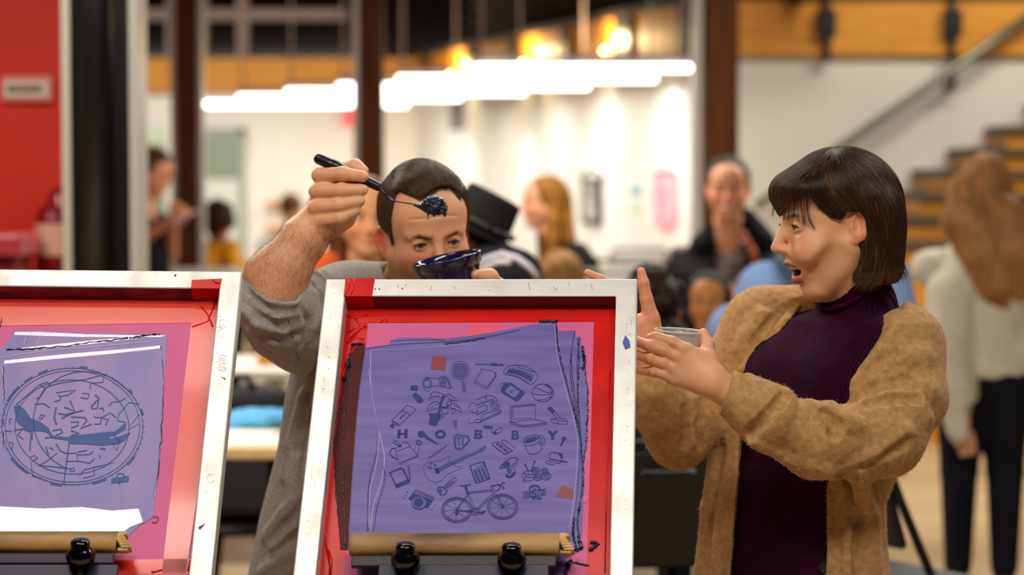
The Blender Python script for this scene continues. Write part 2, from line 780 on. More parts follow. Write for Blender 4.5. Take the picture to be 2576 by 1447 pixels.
# gallery fronts
t = empty('gallery_front', (WB[0], 21.99, ZF))
tag(t, 'honey plywood gallery front along the far wall', 'gallery front', kind='structure')
MB().box2((-8, 21.9, ZF), (WB[0] + .02, 22.3, ZT)).build('plywood_panel', plywood, t)
MB().box2((-8, 21.86, ZF - .02), (WB[0], 22.3, ZF + .008)).build('lower_edge', mat('pale_edge', (170, 140, 110), .6), t)
t = empty('gallery_front', (WA[0] + 1, 15, ZF))
tag(t, 'plywood gallery front with black brackets above the stairs', 'gallery front', kind='structure')
MB().box2((WA[0] + .02, 14.93, ZF), (7, 15.3, 2.70)).build('plywood_panel', plywood, t)
MB().box2((WA[0], 14.9, 2.70), (7, 15.3, 2.9)).build('top_rail', timber, t)
for x in (2080, 2396):
    c = P(x, 60, 14.88)
    mb = MB().box((c[0], 14.9, 2.6), (.045, .05, .62))
    mb.box((c[0], 14.88, 1.55 + (439 - 62) / 380), (.115, .09, .165))
    mb.build('bracket', black_steel, t, bevel=.004)
t = empty('gallery_front', wall_pt(wlen / 2, 0, ZF))
tag(t, 'plywood gallery front with black posts and uplights over the downlit wall', 'gallery front', kind='structure')
pts = [1742, 1588, 1441, 1310, 1200, 1090, 985, 905]
sds = [on_wall(p) for p in pts]
MB().prism([wall_pt(0, .05, ZF), wall_pt(wlen, .05, ZF), wall_pt(wlen, .05, ZT), wall_pt(0, .05, ZT)], (*(-wnor * .1), 0)).build('plywood_panel', plywood, t)
for i, sd in enumerate(sds):
    w = .09 if i not in (1,) else .16
    c = wall_pt(sd, .065, (ZF + ZT) / 2 + .02)
    Rw = np.stack([[*wdir, 0], [*wnor, 0], [0, 0, 1]], 1)
    MB().box(c, (w * 1.9, .035, ZT - ZF + .1), Rw).build('post', black_steel, t)
MB().prism([wall_pt(0, .1, ZT), wall_pt(wlen, .1, ZT), wall_pt(wlen, .1, ZT + .05), wall_pt(0, .1, ZT + .05)], (*(-wnor * .1), 0)).build('top_rail', mat('dark_rail', (52, 44, 38), .5), t)
warm_bulb = mat('uplight_glow', (255, 220, 150), .5, emit=(255, 206, 120), emit_s=9)
for px in (1562, 1352, 1168, 1012):
    sd = on_wall(px)
    c = wall_pt(sd, .105, ZF + .03)
    o = empty('gallery_uplight', c)
    tag(o, {1562: 'gallery uplight glowing nearest the right timber column', 1352: 'second gallery uplight from the right timber column', 1168: 'third gallery uplight from the right timber column', 1012: 'gallery uplight just right of the middle timber column'}[px], 'lamp', 'gallery uplights')
    MB().lathe(c, (0, 0, 1), [(0, 0), (.04, .0), (.045, .03), (.05, .06)], 14).build('lamp_cup', black_steel, o)
    MB().lathe(c, (0, 0, 1), [(.0, .02), (.04, .025), (.047, .06), (.03, .085), (0, .095)], 14).build('lamp_glow', warm_bulb, o)
    lamp('gallery_uplight_light', 'POINT', c + np.array([0, 0, .15]) + np.array([*wnor, 0]) * .06, 20.0, (1, .72, .36), radius=.04)
# louvres above the gallery
mb = MB()
mb.prism([wall_pt(-1, -.55, ZT), wall_pt(wlen + 4, -.55, ZT), wall_pt(wlen + 4, -.55, 4.4), wall_pt(-1, -.55, 4.4)], (*(-wnor * .1), 0))
struct(mb, 'wall_upper', dark_ceiling, 'dark louvred wall above the gallery')
o = bpy.data.objects['wall_upper']
mb = MB()
for k in range(14):
    z = ZT + .06 + k * .11
    mb.prism([wall_pt(-1, -.5, z), wall_pt(wlen + 4, -.5, z), wall_pt(wlen + 4, -.5, z + .03), wall_pt(-1, -.5, z + .03)], (*(-wnor * .05), 0))
mb.build('louvre_slats', louvre_m, o)
# dark window over the far gallery
MB().box2((-8, 22.1, ZT), (.9, 22.2, 4.5))
w = struct(MB().box2((-8, 22.1, ZT), (.2, 22.2, 4.5)), 'window_1', dark_glass, 'dark night window above the far gallery', 'window')
mb = MB()
for z in (3.05, 3.85):
    mb.box2((-8, 22.0, z), (-1.6, 22.1, z + .1))
for px in (432, 507, 610):
    x = P(px, 50, 22)[0]
    mb.box2((x - .05, 21.99, ZT), (x + .05, 22.1, 4.5))
mb.build('window_frame', mullion_m, w)


# timber columns
def column(x0, x1, Y, gl, gr, label):
    a, b_ = P(x0, 400, Y)[0], P(x1, 400, Y)[0]
    t = empty('timber_column', ((a + b_) / 2, Y, 0))
    tag(t, label, 'column', kind='structure')
    MB().box2((a, Y, 0), (b_, Y + (b_ - a), 4.4)).build('timber_post', timber, t, bevel=.006)
    mb = MB()
    if gl:
        mb.box2((P(x0 - gl, 400, Y)[0], Y + .02, 0), (a - .001, Y + .12, 4.4))
    if gr:
        mb.box2((b_ + .001, Y + .02, 0), (P(x1 + gr, 400, Y)[0], Y + .12, 4.4))
    mb.build('steel_channel', grey_steel, t)


column(1768, 1858, 12.6, 26, 0, 'thick timber column behind the smiling woman')
column(904, 964, 13.4, 16, 0, 'timber column rising behind the raised spoon')
column(444, 498, 14.0, 15, 12, 'timber column beside the person with the phone')
# black column with grey edges
Y = 7.6
a, b_ = P(178, 400, Y)[0], P(326, 400, Y)[0]
t = empty('steel_column', ((a + b_) / 2, Y, 0))
tag(t, 'black steel column with pale grey edges beside the red wall', 'column', kind='structure')
MB().box2((a, Y + .03, 0), (b_, Y + .25, 4.4)).build('core', black_gloss, t, bevel=.004)
mb = MB()
mb.tube([((a * .62 + b_ * .38), Y + .03, 0), ((a * .62 + b_ * .38), Y + .03, 4.4)], .06, 20)
mb.build('round_core', black_gloss, t)
for x0, x1 in ((156, 178), (326, 348)):
    p0, p1 = P(x0, 400, Y)[0], P(x1, 400, Y)[0]
    MB().box2((p0, Y, 0), (p1, Y + .2, 4.4)).build('edge_trim', grey_steel, t, bevel=.002)

# ------------------------------------------------------------------ back wall fittings
frosted = mat('green_glass', (128, 142, 118), .3)
frost_low = mat('frosted_glass', (206, 212, 200), .5)
door = empty('door_1', (P(555, 500, 21.95)[0], 21.95, 0))
door['kind'] = 'structure'
door['label'] = 'green glass door in the far wall'
door['category'] = 'door'
ax0, ax1 = P(500, 500, 21.95)[0], P(618, 500, 21.95)[0]
zt_ = P(550, 338, 21.95)[2]
mb = MB().box2((ax0 - .05, 21.9, 0), (ax0, 21.99, zt_ + .06)).box2((ax1 - .06, 21.9, 0), (ax1, 21.99, zt_ + .06)).box2((ax0, 21.9, zt_), (ax1, 21.99, zt_ + .06))
mb.build('door_frame', mat('door_frame_paint', (150, 162, 146), .5), door)
zm = P(550, 452, 21.95)[2]
MB().box2((ax0, 21.93, zm), (ax1 - .06, 21.96, zt_)).build('glass_pane', frosted, door)
MB().box2((ax0, 21.93, 0), (ax1 - .06, 21.96, zm)).build('frosted_pane', frost_low, door)
w = struct(MB().box2((P(345, 350, 21.95)[0], 21.93, 0), (P(414, 350, 21.95)[0], 21.97, P(380, 318, 21.95)[2])), 'window_2', mat('lit_glass', (196, 212, 180), .3), 'pale green interior window behind the phone user', 'window')
mb = MB().box2((P(345, 350, 21.95)[0], 21.9, 0), (P(414, 350, 21.95)[0], 21.93, P(380, 362, 21.95)[2]))
mb.build('window_sash', frosted, w)


def flat_box(name, x0, y0, x1, y1, Y, th, m, label, cat, bevel=.002):
    a, b_ = P(x0, y0, Y), P(x1, y1, Y)
    o = MB().box2((a[0], Y, b_[2]), (b_[0], Y + th, a[2])).build(name, m, None, bevel=bevel)
    tag(o, label, cat)
    return o


flat_box('exit_sign', 866, 272, 897, 316, 21.8, .195, mat('red_sign', (226, 60, 66), .4, emit=(255, 60, 70), emit_s=.5), 'small glowing red sign high on the far wall', 'sign')
for y0, lab in ((506, 'upper short wooden wall shelf on the far wall'), (570, 'lower short wooden wall shelf on the far wall')):
    o = flat_box('wall_shelf', 668, y0, 722, y0 + 10, 21.75, .24, plywood, lab, 'shelf')
    o['group'] = 'short wall shelves'


def wall_box(name, x0, x1, y0, y1, th, m, label, cat):
    s0, s1 = on_wall(x0), on_wall(x1)
    t = empty(name, wall_pt((s0 + s1) / 2, 0, 1.55 + (439 - y1) * (WA[1] + wdir[1] * s1) / F))
    tag(t, label, cat)
    return t, s0, s1


def wall_quad(s0, s1, z0, z1, off, th=.01):
    return MB().prism([wall_pt(s0, off, z0), wall_pt(s1, off, z0), wall_pt(s1, off, z1), wall_pt(s0, off, z1)], (*(wnor * th), 0))


def wz(px, py):
    sd = on_wall(px)
    return 1.55 + (439 - py) * (WA[1] + wdir[1] * sd) / F - .0


# air vent
t, s0, s1 = wall_box('air_vent', 1135, 1170, 250, 330, .03, None, 'dark slatted air vent on the downlit wall', 'vent')
z0, z1 = wz(1152, 328), wz(1152, 250)
wall_quad(s1, s0, z0, z1, .0, .02).build('vent_frame', mat('vent_paint', (168, 166, 156), .5), t)
mb = MB()
for k in range(9):
    zz = z0 + (z1 - z0) * (k + .3) / 9.3
    mb.add(wall_quad(s1 + .05, s0 - .05, zz, zz + (z1 - z0) / 18, .02, .008).v, [(0, 1, 2, 3), (4, 5, 6, 7), (0, 1, 5, 4), (1, 2, 6, 5), (2, 3, 7, 6), (3, 0, 4, 7)])
mb.build('vent_slats', mat('vent_dark', (70, 70, 62), .5), t)
# framed picture
t, s0, s1 = wall_box('framed_picture', 1470, 1517, 437, 562, .03, None, 'black framed picture hanging on the downlit wall', 'picture')
z0, z1 = wz(1494, 562), wz(1494, 446)
wall_quad(s1, s0, z0, z1, .0, .03).build('picture_frame', mat('picture_black', (44, 38, 30), .4), t, bevel=.004)
dz, ds = (z1 - z0) * .09, (s1 - s0) * .2
wall_quad(s1 - ds, s0 + ds, z0 + dz, z1 - dz, .03, .003).build('print', mat('grey_print', (190, 184, 176), .5, noise=(60, 56, 50), noise_scale=2.2), t)
c_ = (s0 + s1) / 2
MB().tube([wall_pt(s0 + .1, .02, z1), wall_pt(c_, .01, z1 + .08), wall_pt(s1 - .1, .02, z1)], .008, 6).build('hanging_cord', black_steel, t)
# pink pennant banner
t, s0, s1 = wall_box('pennant_banner', 1648, 1706, 425, 585, .02, None, 'pink printed pennant banner with a pointed end on the wall', 'banner')
z0, z1, zp = wz(1677, 560), wz(1677, 432), wz(1677, 582)
mb = MB().prism([wall_pt(s0, .01, z1), wall_pt(s0, .01, z0), wall_pt((s0 + s1) / 2, .01, zp), wall_pt(s1, .01, z0), wall_pt(s1, .01, z1)], (*(wnor * .004), 0))
mb.build('cloth', mat('pink_banner', (246, 190, 196), .7, noise=(232, 120, 150), noise_scale=5), t)
MB().tube([wall_pt(s0 - .05, .015, z1), wall_pt(s1 + .05, .015, z1)], .012, 8).build('rod', mat('banner_rod', (196, 90, 110), .5), t)
for px, py, c, lab in ((1601, 478, (150, 186, 192), 'pale blue note on the wall left of the pennant'), (1601, 522, (196, 216, 186), 'pale green note below the pale blue note')):
    sd = on_wall(px)
    z = wz(px, py)
    o = wall_quad(sd + .12, sd - .12, z - .04, z + .04, .002, .003).build('wall_note', mat('note_%d' % py, c, .7), None)
    tag(o, lab, 'note', 'notes on the downlit wall')
# lights that wash the wall
for px, e in ((1695, 26), (1506, 30), (1328, 30), (1180, 26)):
    sd = on_wall(px)
    lamp('wall_wash_light', 'SPOT', wall_pt(sd, .34, 2.30), e * 1.5, (1, .95, .86), target=wall_pt(sd, .1, .6), spot=70, blend=.8, radius=.03)
lamp('stair_wall_fill', 'AREA', (3.6, 12.3, 4.25), 125, (1, .94, .84), 3.2, .3, (3.6, 15, 2.0))  # unseen area light added to brighten the stair wall and gallery front
lamp('back_room_light', 'AREA', (-3.4, 19.6, 2.3), 60, (1, .95, .88), 4, 1.2, (-3.4, 21.9, 1.0))

# ------------------------------------------------------------------ pendant lamps
alu_dim = mat('lamp_housing', (150, 138, 136), .4, .5)
lit = mat('lamp_diffuser', (255, 250, 242), .5, emit=(255, 250, 240), emit_s=7)
lit_added = mat('added_diffuser', (255, 250, 242), .5, emit=(255, 246, 232), emit_s=5)
cable_m = mat('lamp_cable', (166, 150, 146), .5)


def pendant(x0, x1, Y, z, ztop, label, group, body=.035, m=lit, gap=.06, wid=.06, dh=.035):
    t = empty('pendant_lamp', ((x0 + x1) / 2, Y, z))
    tag(t, label, 'lamp', group)
    MB().box2((x0, Y - wid / 2, z + gap), (x1, Y + wid / 2, z + gap + body)).build('housing', alu_dim, t, bevel=.004)
    MB().box2((x0, Y - wid / 2, z), (x1, Y + wid / 2, z + dh)).build('diffuser', m, t, bevel=.006)
    for x in (x0 + .05, (x0 + x1) / 2, x1 - .05):
        MB().box2((x - .012, Y - .012, z + dh), (x + .012, Y + .012, z + gap)).build('spacer', alu_dim, t)
    for x in (x0 + .04, x1 - .04):
        MB().tube([(x, Y, z + gap + body), (x, Y, ztop)], .009, 6).build('cable', cable_m, t)
    return t


names = ['nearest and uppermost pendant lamp in the back room, reaching the right column', 'second pendant lamp back from the nearest', 'third pendant lamp back, passing behind the middle column',
         'fourth pendant lamp back, crossing behind the middle column', 'fifth pendant lamp back, low beside the glass door', 'farthest and lowest pendant lamp in the back room']
for (py, Y, px0, ln_), lab in zip(BACK_ROWS, names):
    x0 = P(px0, py, Y)[0]
    z = P(px0, py + 8, Y)[2]
    pendant(x0, x0 + ln_, Y, z, 4.4, lab, 'pendant lamps of the back room')
    lamp('back_lamp_light', 'AREA', (x0 + ln_ / 2, Y, z - .02), 24, (1, .96, .9), ln_, .08, (x0 + ln_ / 2, Y, 0))
for (x, y, z, ln_, e), lab in zip(ADDED_LAMPS, ['unseen pendant lamp in front of the star-map screen', 'unseen pendant lamp over the top of the star-map screen', 'unseen pendant lamp over the woman in the camel cardigan', 'unseen pendant lamp over the gap behind the printers', 'unseen pendant lamp over the black folding chairs', 'unseen pendant lamp beside the black steel column', 'unseen pendant lamp in front of the bleacher stairs', 'unseen pendant lamp over the white-topped table']):
    pendant(x - ln_ / 2, x + ln_ / 2, y, z, 4.4, lab, 'unseen pendant lamps over the print tables', wid=.16, m=lit_added)  # out-of-view fixtures built around the added area lights

# ------------------------------------------------------------------ left: sign and red things
t = empty('wall_sign', P(65, 222, 8.69))
tag(t, 'small white wall sign with a dark line on the red wall', 'sign')
a, b_ = P(2, 190, 8.66), P(129, 256, 8.66)
MB().box2((a[0], 8.66, b_[2]), (b_[0], 8.7, a[2])).build('plate', mat('sign_pink', (226, 130, 118), .5), t, bevel=.006)
a, b_ = P(10, 204, 8.655), P(120, 244, 8.655)
MB().box2((a[0], 8.652, b_[2]), (b_[0], 8.66, a[2])).build('face', mat('sign_white', (226, 214, 196), .5), t)
a, b_ = P(18, 215, 8.65), P(106, 232, 8.65)
MB().box2((a[0], 8.647, b_[2]), (b_[0], 8.652, a[2])).build('text_line', mat('sign_text', (96, 76, 62), .6, noise=(160, 136, 110), noise_scale=40), t)
# red tool cart
cart_red = mat('cart_red', (132, 16, 18), .35)
cart_pink = mat('cart_edge', (168, 52, 60), .35)
t = empty('tool_cart', (P(10, 640, 8.2)[0], 8.3, 0))
tag(t, 'red metal tool cart in front of the red wall', 'cart')
xr = P(66, 640, 8.2)[0]
xl = xr - .75
zt_ = P(30, 602, 8.2)[2]
MB().box2((xl, 8.15, .15), (xr - .03, 8.44, zt_ - .06)).build('cabinet', cart_red, t, bevel=.006)
MB().box2((xl - .02, 8.1, zt_ - .06), (xr, 8.46, zt_ + .02)).build('top_tray', cart_pink, t, bevel=.012)
for k in range(6):
    z = zt_ - .13 - k * .16
    MB().box2((xl + .03, 8.12, z - .11), (xr - .09, 8.15, z)).build('drawer', cart_pink if k % 2 else cart_red, t, bevel=.004)
for sx in (xl + .06, xr - .09):
    for sy in (8.2, 8.4):
        MB().lathe((sx, sy - .015, .07), (0, 1, 0), [(0, 0), (.065, 0), (.07, .01), (.07, .03), (.065, .04), (0, .04)], 16).build('wheel', black_steel, t)
        MB().box((sx, sy, .13), (.03, .03, .06)).build('wheel_fork', black_steel, t)
# extinguisher
c = P(128, 610, 8.5)
t = empty('fire_extinguisher', (c[0], 8.55, c[2] - .3))
tag(t, 'red fire extinguisher with a pale label on the red wall', 'fire extinguisher')
zb = c[2] - .12
MB().lathe((c[0], 8.56, zb), (0, 0, 1), [(0, 0), (.062, .0), (.07, .02), (.07, .2), (.06, .24), (.025, .27), (.02, .3), (0, .3)], 24).build('cylinder', cart_red, t)
MB().lathe((c[0], 8.56, zb + .07), (0, 0, 1), [(.0712, 0), (.0712, .12)], 24).build('paper_label', mat('pale_label', (226, 170, 150), .6), t)
MB().tube([(c[0], 8.56, zb + .3), (c[0] + .04, 8.54, zb + .33), (c[0] + .085, 8.53, zb + .2), (c[0] + .08, 8.54, zb + .02)], .011, 8).build('hose', black_steel, t)
MB().box((c[0], 8.64, zb + .15), (.04, .12, .05)).build('wall_hook', black_steel, t)

# ------------------------------------------------------------------ right: stairs and handrail
st = empty('bleacher_stairs', (P(2400, 600, 13.2)[0], 13.2, 0))
tag(st, 'plywood bleacher stairs climbing to the right behind the woman in the cream sweater', 'stairs', kind='structure')
for i, (px, py) in enumerate([(2150, 606), (2267, 543), (2316, 485), (2386, 425), (2461, 370), (2538, 315), (2620, 258)]):
    Y = 13.0 + .26 * i
    a = P(px, py, Y)
    MB().box2((a[0], Y + .04, 0), (5.2, 14.98, a[2] - .05)).build('riser', plywood, st)
    MB().box2((a[0] - .015, Y, a[2] - .05), (5.22, 14.98, a[2])).build('tread', tread_m, st)
t = empty('handrail', V(2385, 195, 14.85))
tag(t, 'grey steel handrail slanting up the wall over the stairs', 'handrail')
MB().tube([P(1900, 520, 14.8), P(2125, 362, 14.8), P(2385, 182, 14.8), P(2640, 5, 14.8)], .031, 14).build('rail', rail_m, t)
for px, py in ((2398, 180), (2010, 445)):
    q = P(px, py + 5, 14.8)
    MB().tube([q, q + np.array([.01, 0, -.06]), q + np.array([.01, .19, -.07])], .014, 8).build('rail_bracket', black_steel, t)
    MB().lathe(q + np.array([.01, .17, -.07]), (0, 1, 0), [(0, 0), (.04, 0), (.04, .03)], 14).build('wall_rose', rail_m, t)
# ------------------------------------------------------------------ screen-printing frames
aluminium = mat('aluminium', (226, 224, 218), .38, .55, noise=(213, 210, 202), noise_scale=9, noise_stretch=(3, 3, 1), bump=.15, bump_scale=60, rough_noise=.55)
emulsion = mat('pink_emulsion', (214, 100, 150), .5, spec=.3, noise=(206, 92, 142), noise_scale=5)
red_tape = mat('red_tape', (214, 16, 8), .3, spec=.35, noise=(194, 10, 6), noise_scale=14, bump=.25, bump_scale=14, bump_stretch=(1, 1, .35), bump_dist=.004)
ink_film = mat('ink_film', (116, 104, 172), .45, spec=.35, noise=(100, 88, 158), noise_scale=16, noise_stretch=(.5, 1, 5), bump=.12, bump_scale=90, bump_stretch=(.3, 1, 3))
ink_thin = mat('thin_ink_film', (128, 118, 182), .42, spec=.4, noise=(150, 126, 178), noise_scale=9, noise_stretch=(2, 1, .6), bump=.1, bump_scale=60)
ink_wet = mat('wet_ink', (84, 98, 160), .14, spec=.8, noise=(40, 50, 116), noise_scale=30, noise_stretch=(6, 6, 1), bump=.6, bump_scale=60, bump_stretch=(5, 5, .5), coat=1, bump_dist=.002)
ink_dark = mat('thick_navy_ink', (16, 14, 44), .18, noise=(26, 24, 66), noise_scale=80, bump=.7, bump_scale=190, coat=.6)
ink_line = mat('stencil_blue', (50, 62, 126), .6, spec=.2)
ink_pale = mat('faded_stencil_blue', (72, 82, 144), .6, spec=.2)
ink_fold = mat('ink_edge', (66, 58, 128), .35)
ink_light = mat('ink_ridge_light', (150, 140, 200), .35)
tape_dark = mat('inked_red_tape', (66, 10, 10), .5, spec=.2, noise=(92, 14, 12), noise_scale=20)
tape_patch = mat('tape_patch', (128, 52, 72), .4)
brown_patch = mat('brown_tape_patch', (132, 48, 62), .45)
wine_paint = mat('dark_wine_paint', (80, 30, 60), .5)
tape_pink = mat('pink_tape_patch', (228, 84, 118), .4)
navy_metal = mat('navy_metal', (12, 16, 42), .4, .2)
dark_chrome = mat('dark_chrome', (60, 56, 54), .12, 1.0)
beech = mat('inky_beech', (176, 132, 72), .5, noise=(96, 74, 48), noise_scale=11, noise_stretch=(.5, 2, 2), bump=.2, bump_scale=60, bump_stretch=(.2, 1, 1))
beech_end = mat('beech_end_grain', (214, 178, 112), .6, noise=(180, 140, 80), noise_scale=60)
blade_rubber = mat('squeegee_rubber', (34, 24, 30), .5)
blue_paint = mat('blue_paint', (66, 92, 168), .5)
scratch = mat('dark_scratches', (70, 66, 62), .6)
stain_red = mat('red_specks', (150, 40, 50), .6)


class Screen:
    def __init__(s, o, yaw, tilt, roll, W, L, bw):
        s.o = np.asarray(o)
        s.R = rotm('Z', yaw) @ rotm('X', tilt) @ rotm('Y', roll)
        s.W, s.L, s.bw = W, L, bw

    def loc(s, x, y, z):
        return s.o + s.R @ np.array([x, y, z])

    def px(s, pt, y):
        return onplane(pt[0], pt[1], s.loc(0, y, 0), s.R[:, 1])

    def plate(s, mb, pts, y, th=.0002):
        q = [s.px(p, y) for p in pts]
        return mb.prism(q, s.R[:, 1] * th)

    def stroke(s, mb, pts, w, y, closed=False):
        """flat ribbon of w photo pixels along pixel points, lying at depth y of the frame"""
        q = np.array([s.R.T @ (s.px(p, y) - s.o) for p in pts])
        if closed:
            q = np.vstack([q, q[:1]])
        q2 = q[:, [0, 2]]
        hw = w / 1520 / 2
        d = np.diff(q2, axis=0)
        d /= np.linalg.norm(d, axis=1, keepdims=True) + 1e-9
        nr = np.stack([-d[:, 1], d[:, 0]], 1)
        vn = np.vstack([nr[:1], nr[:-1] + nr[1:], nr[-1:]])
        vn /= np.linalg.norm(vn, axis=1, keepdims=True) + 1e-9
        if closed:
            m = nr[0] + nr[-1]
            vn[0] = vn[-1] = m / (np.linalg.norm(m) + 1e-9)
        vs = []
        for p, n in zip(q2, vn):
            for sg in (-1, 1):
                a = p + n * hw * sg
                vs.append(s.o + s.R @ np.array([a[0], y, a[1]]))
        return mb.add(vs, [(2 * i, 2 * i + 1, 2 * i + 3, 2 * i + 2) for i in range(len(q2) - 1)])


def arc(cx, cy, rx, ry, a0=0, a1=360, n=28, rot=0):
    o = []
    for i in range(n + (0 if a1 - a0 == 360 else 1)):
        t = math.radians(a0 + (a1 - a0) * i / n)
        x, y = rx * math.cos(t), ry * math.sin(t)
        c, q = math.cos(math.radians(rot)), math.sin(math.radians(rot))
        o.append((cx + x * c - y * q, cy + x * q + y * c))
    return o


def crop(pts, ox, oy, sc):
    return [(ox + p[0] / sc, oy + p[1] / sc) for p in pts]


def smooth(pts, n=8):
    """Catmull-Rom through the points"""
    p = np.array(pts, float)
    p = np.vstack([2 * p[0] - p[1], p, 2 * p[-1] - p[-2]])
    o = []
    for i in range(1, len(p) - 2):
        for t in np.linspace(0, 1, n, endpoint=False):
            o.append(.5 * (2 * p[i] + (p[i + 1] - p[i - 1]) * t + (2 * p[i - 1] - 5 * p[i] + 4 * p[i + 1] - p[i + 2]) * t * t + (3 * p[i] - p[i - 1] - 3 * p[i + 1] + p[i + 2]) * t ** 3))
    o.append(p[-2])
    return np.array(o)


def make_screen(label, S):
    t = empty('printing_screen', S.loc(S.W / 2, S.bw, -S.L))
    tag(t, label, 'printing screen', 'aluminium printing screens')
    W, L, b = S.W, S.L, S.bw
    mb = MB()
    out = [(0, 0), (W, 0), (W, -L), (0, -L)]
    inn = [(b, -b), (W - b, -b), (W - b, -L + b), (b, -L + b)]
    vs = [S.loc(x, y, z) for y in (0, b) for ring in (out, inn) for x, z in ring]
    fs = []
    for i in range(4):
        j = (i + 1) % 4
        fs += [(i, j, 4 + j, 4 + i), (8 + i, 12 + i, 12 + j, 8 + j), (i, 8 + i, 8 + j, j), (4 + i, 4 + j, 12 + j, 12 + i)]
    mb.add(vs, fs).build('frame', aluminium, t, bevel=.0022)
    mb = MB()
    mb.prism([S.loc(x, b * .95, z) for x, z in [(b * .5, -b * .5), (W - b * .5, -b * .5), (W - b * .5, -L + b * .5), (b * .5, -L + b * .5)]], S.R[:, 1] * .0004)
    mb.build('mesh_fabric', emulsion, t)
    return t


YM = .0325      # depth of the fabric behind the front of the frame
SA = Screen((-.3112, 3.7863, 1.37582), -4.645, -37.98, -.35, .52, .645, .035)
C5 = lambda *p: crop(p, 780, 680, 1.887)
A = make_screen('printing screen with the purple hobby design, in front of the man lifting the ink spoon', SA)
y = YM
# red tape around the stencil
mb = MB()
SA.plate(mb, C5((150, 100), (1470, 100), (1470, 240), (1348, 244), (275, 250), (150, 252)), y)
SA.plate(mb, C5((140, 251), (275, 251), (262, 375), (225, 640), (165, 1440), (150, 1560), (-40, 1560), (20, 1200)), y)
SA.plate(mb, C5((1348, 245), (1470, 240), (1460, 900), (1425, 1560), (1300, 1560), (1312, 1440), (1330, 900)), y)
tp = mb.build('red_tape', red_tape, A)
mb = MB()
b = SA.bw
mb.box2((0, 0, 0), (0, 0, 0))
mb = MB()
mb.add([SA.loc(b, .001, -b - .0006), SA.loc(SA.W - b, .003, -b - .0006), SA.loc(SA.W - b, b, -b - .0006), SA.loc(b, b, -b - .0006)], [(0, 1, 2, 3)])
mb.build('inner_tape', mat('inked_shaded_inner', (116, 20, 22), .35, noise=(96, 34, 44), noise_scale=12), A)  # colour darkened for ink and for the shade beneath the top bar
mb = MB()          # the strip folded over the top bar
x0, x1 = b - .002, b + .0455
mb.prism([SA.loc(x0, -.0008, .0004), SA.loc(x1 + .002, -.0008, .0004), SA.loc(x1, -.0008, -b - .001), SA.loc(x0, -.0008, -b - .001)], SA.R[:, 1] * .0007)
mb.prism([SA.loc(x0, -.0008, -b - .001), SA.loc(x1, -.0008, -b - .001), SA.loc(x1, b, -b - .001), SA.loc(x0, b, -b - .001)], SA.R[:, 2] * .0005)
mb.prism([SA.loc(x0, -.0008, .0004), SA.loc(x1 + .002, -.0008, .0004), SA.loc(x1 + .002, b, .0004), SA.loc(x0, b, .0004)], SA.R[:, 2] * .0006)
for dx in (.005, .014):
    mb.tube([SA.loc(x0 + dx, -.0012, 0), SA.loc(x0 + dx + .003, -.0016, -.018), SA.loc(x0 + dx - .003, -.001, -b)], [.0005, .0011, .0004], 8)
mb.build('corner_tape', red_tape, A)
# wrinkles of the tape at the left and right
for pts, r in [(((165, 215), (215, 228), (278, 212)), .0022), (((190, 330), (240, 275), (268, 268)), .003), (((175, 350), (215, 320), (255, 330)), .002),
               (((180, 300), (235, 262), (215, 232)), .002), (((100, 1447), (60, 1200), (75, 1000), (130, 560)), .0016), (((335, 250), (368, 215), (362, 248)), .0018),
               (((95, 1447), (100, 1385), (85, 1330)), .003), (((1400, 1440), (1408, 1000), (1418, 620), (1425, 480)), .0014), (((160, 470), (185, 400), (230, 350)), .002)]:
    MB().tube([SA.px(p, y + .0005) for p in C5(*pts)], r, 8).build('tape_wrinkle', red_tape, A)
# ink film, its edges and creases
inkA = C5((262, 375), (375, 357), (380, 336), (423, 320), (530, 320), (640, 324), (760, 312), (900, 288), (1080, 252), (1170, 246), (1176, 290), (1256, 285), (1262, 316),
          (1282, 313), (1286, 360), (1302, 362), (1304, 440), (1312, 520), (1318, 600), (1312, 800), (1300, 900), (1298, 1100), (1292, 1200), (1285, 1330), (1215, 1368),
          (1212, 1440), (1200, 1500), (230, 1500), (215, 1330), (182, 1328), (186, 1240), (205, 900), (230, 600))
y -= .0003
mb = MB()
SA.plate(mb, inkA, y)
mb.build('ink_film', ink_film, A, tri=True)
mb = MB()
SA.plate(mb, C5((197, 350), (262, 347), (255, 420), (230, 600), (205, 900), (186, 1240), (180, 1328), (147, 1330), (128, 1130), (110, 850), (150, 560), (178, 440), (185, 400)), y)
mb.build('inked_tape', tape_dark, A, tri=True)
y -= .0003
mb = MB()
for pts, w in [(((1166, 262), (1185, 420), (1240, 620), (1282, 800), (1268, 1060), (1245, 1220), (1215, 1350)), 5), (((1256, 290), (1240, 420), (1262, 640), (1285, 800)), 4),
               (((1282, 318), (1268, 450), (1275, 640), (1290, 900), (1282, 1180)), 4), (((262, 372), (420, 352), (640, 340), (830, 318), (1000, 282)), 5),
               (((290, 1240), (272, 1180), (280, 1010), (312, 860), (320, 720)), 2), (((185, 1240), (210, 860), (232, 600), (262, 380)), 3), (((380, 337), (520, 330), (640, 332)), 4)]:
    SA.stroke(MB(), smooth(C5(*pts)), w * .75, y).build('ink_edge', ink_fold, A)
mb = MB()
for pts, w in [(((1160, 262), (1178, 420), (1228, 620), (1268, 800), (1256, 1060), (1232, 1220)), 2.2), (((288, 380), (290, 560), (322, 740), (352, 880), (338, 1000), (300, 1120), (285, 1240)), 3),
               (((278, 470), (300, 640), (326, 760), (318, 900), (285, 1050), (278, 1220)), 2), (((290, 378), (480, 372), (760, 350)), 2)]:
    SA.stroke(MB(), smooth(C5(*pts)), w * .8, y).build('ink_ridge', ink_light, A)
mb = MB()
random.seed(3)


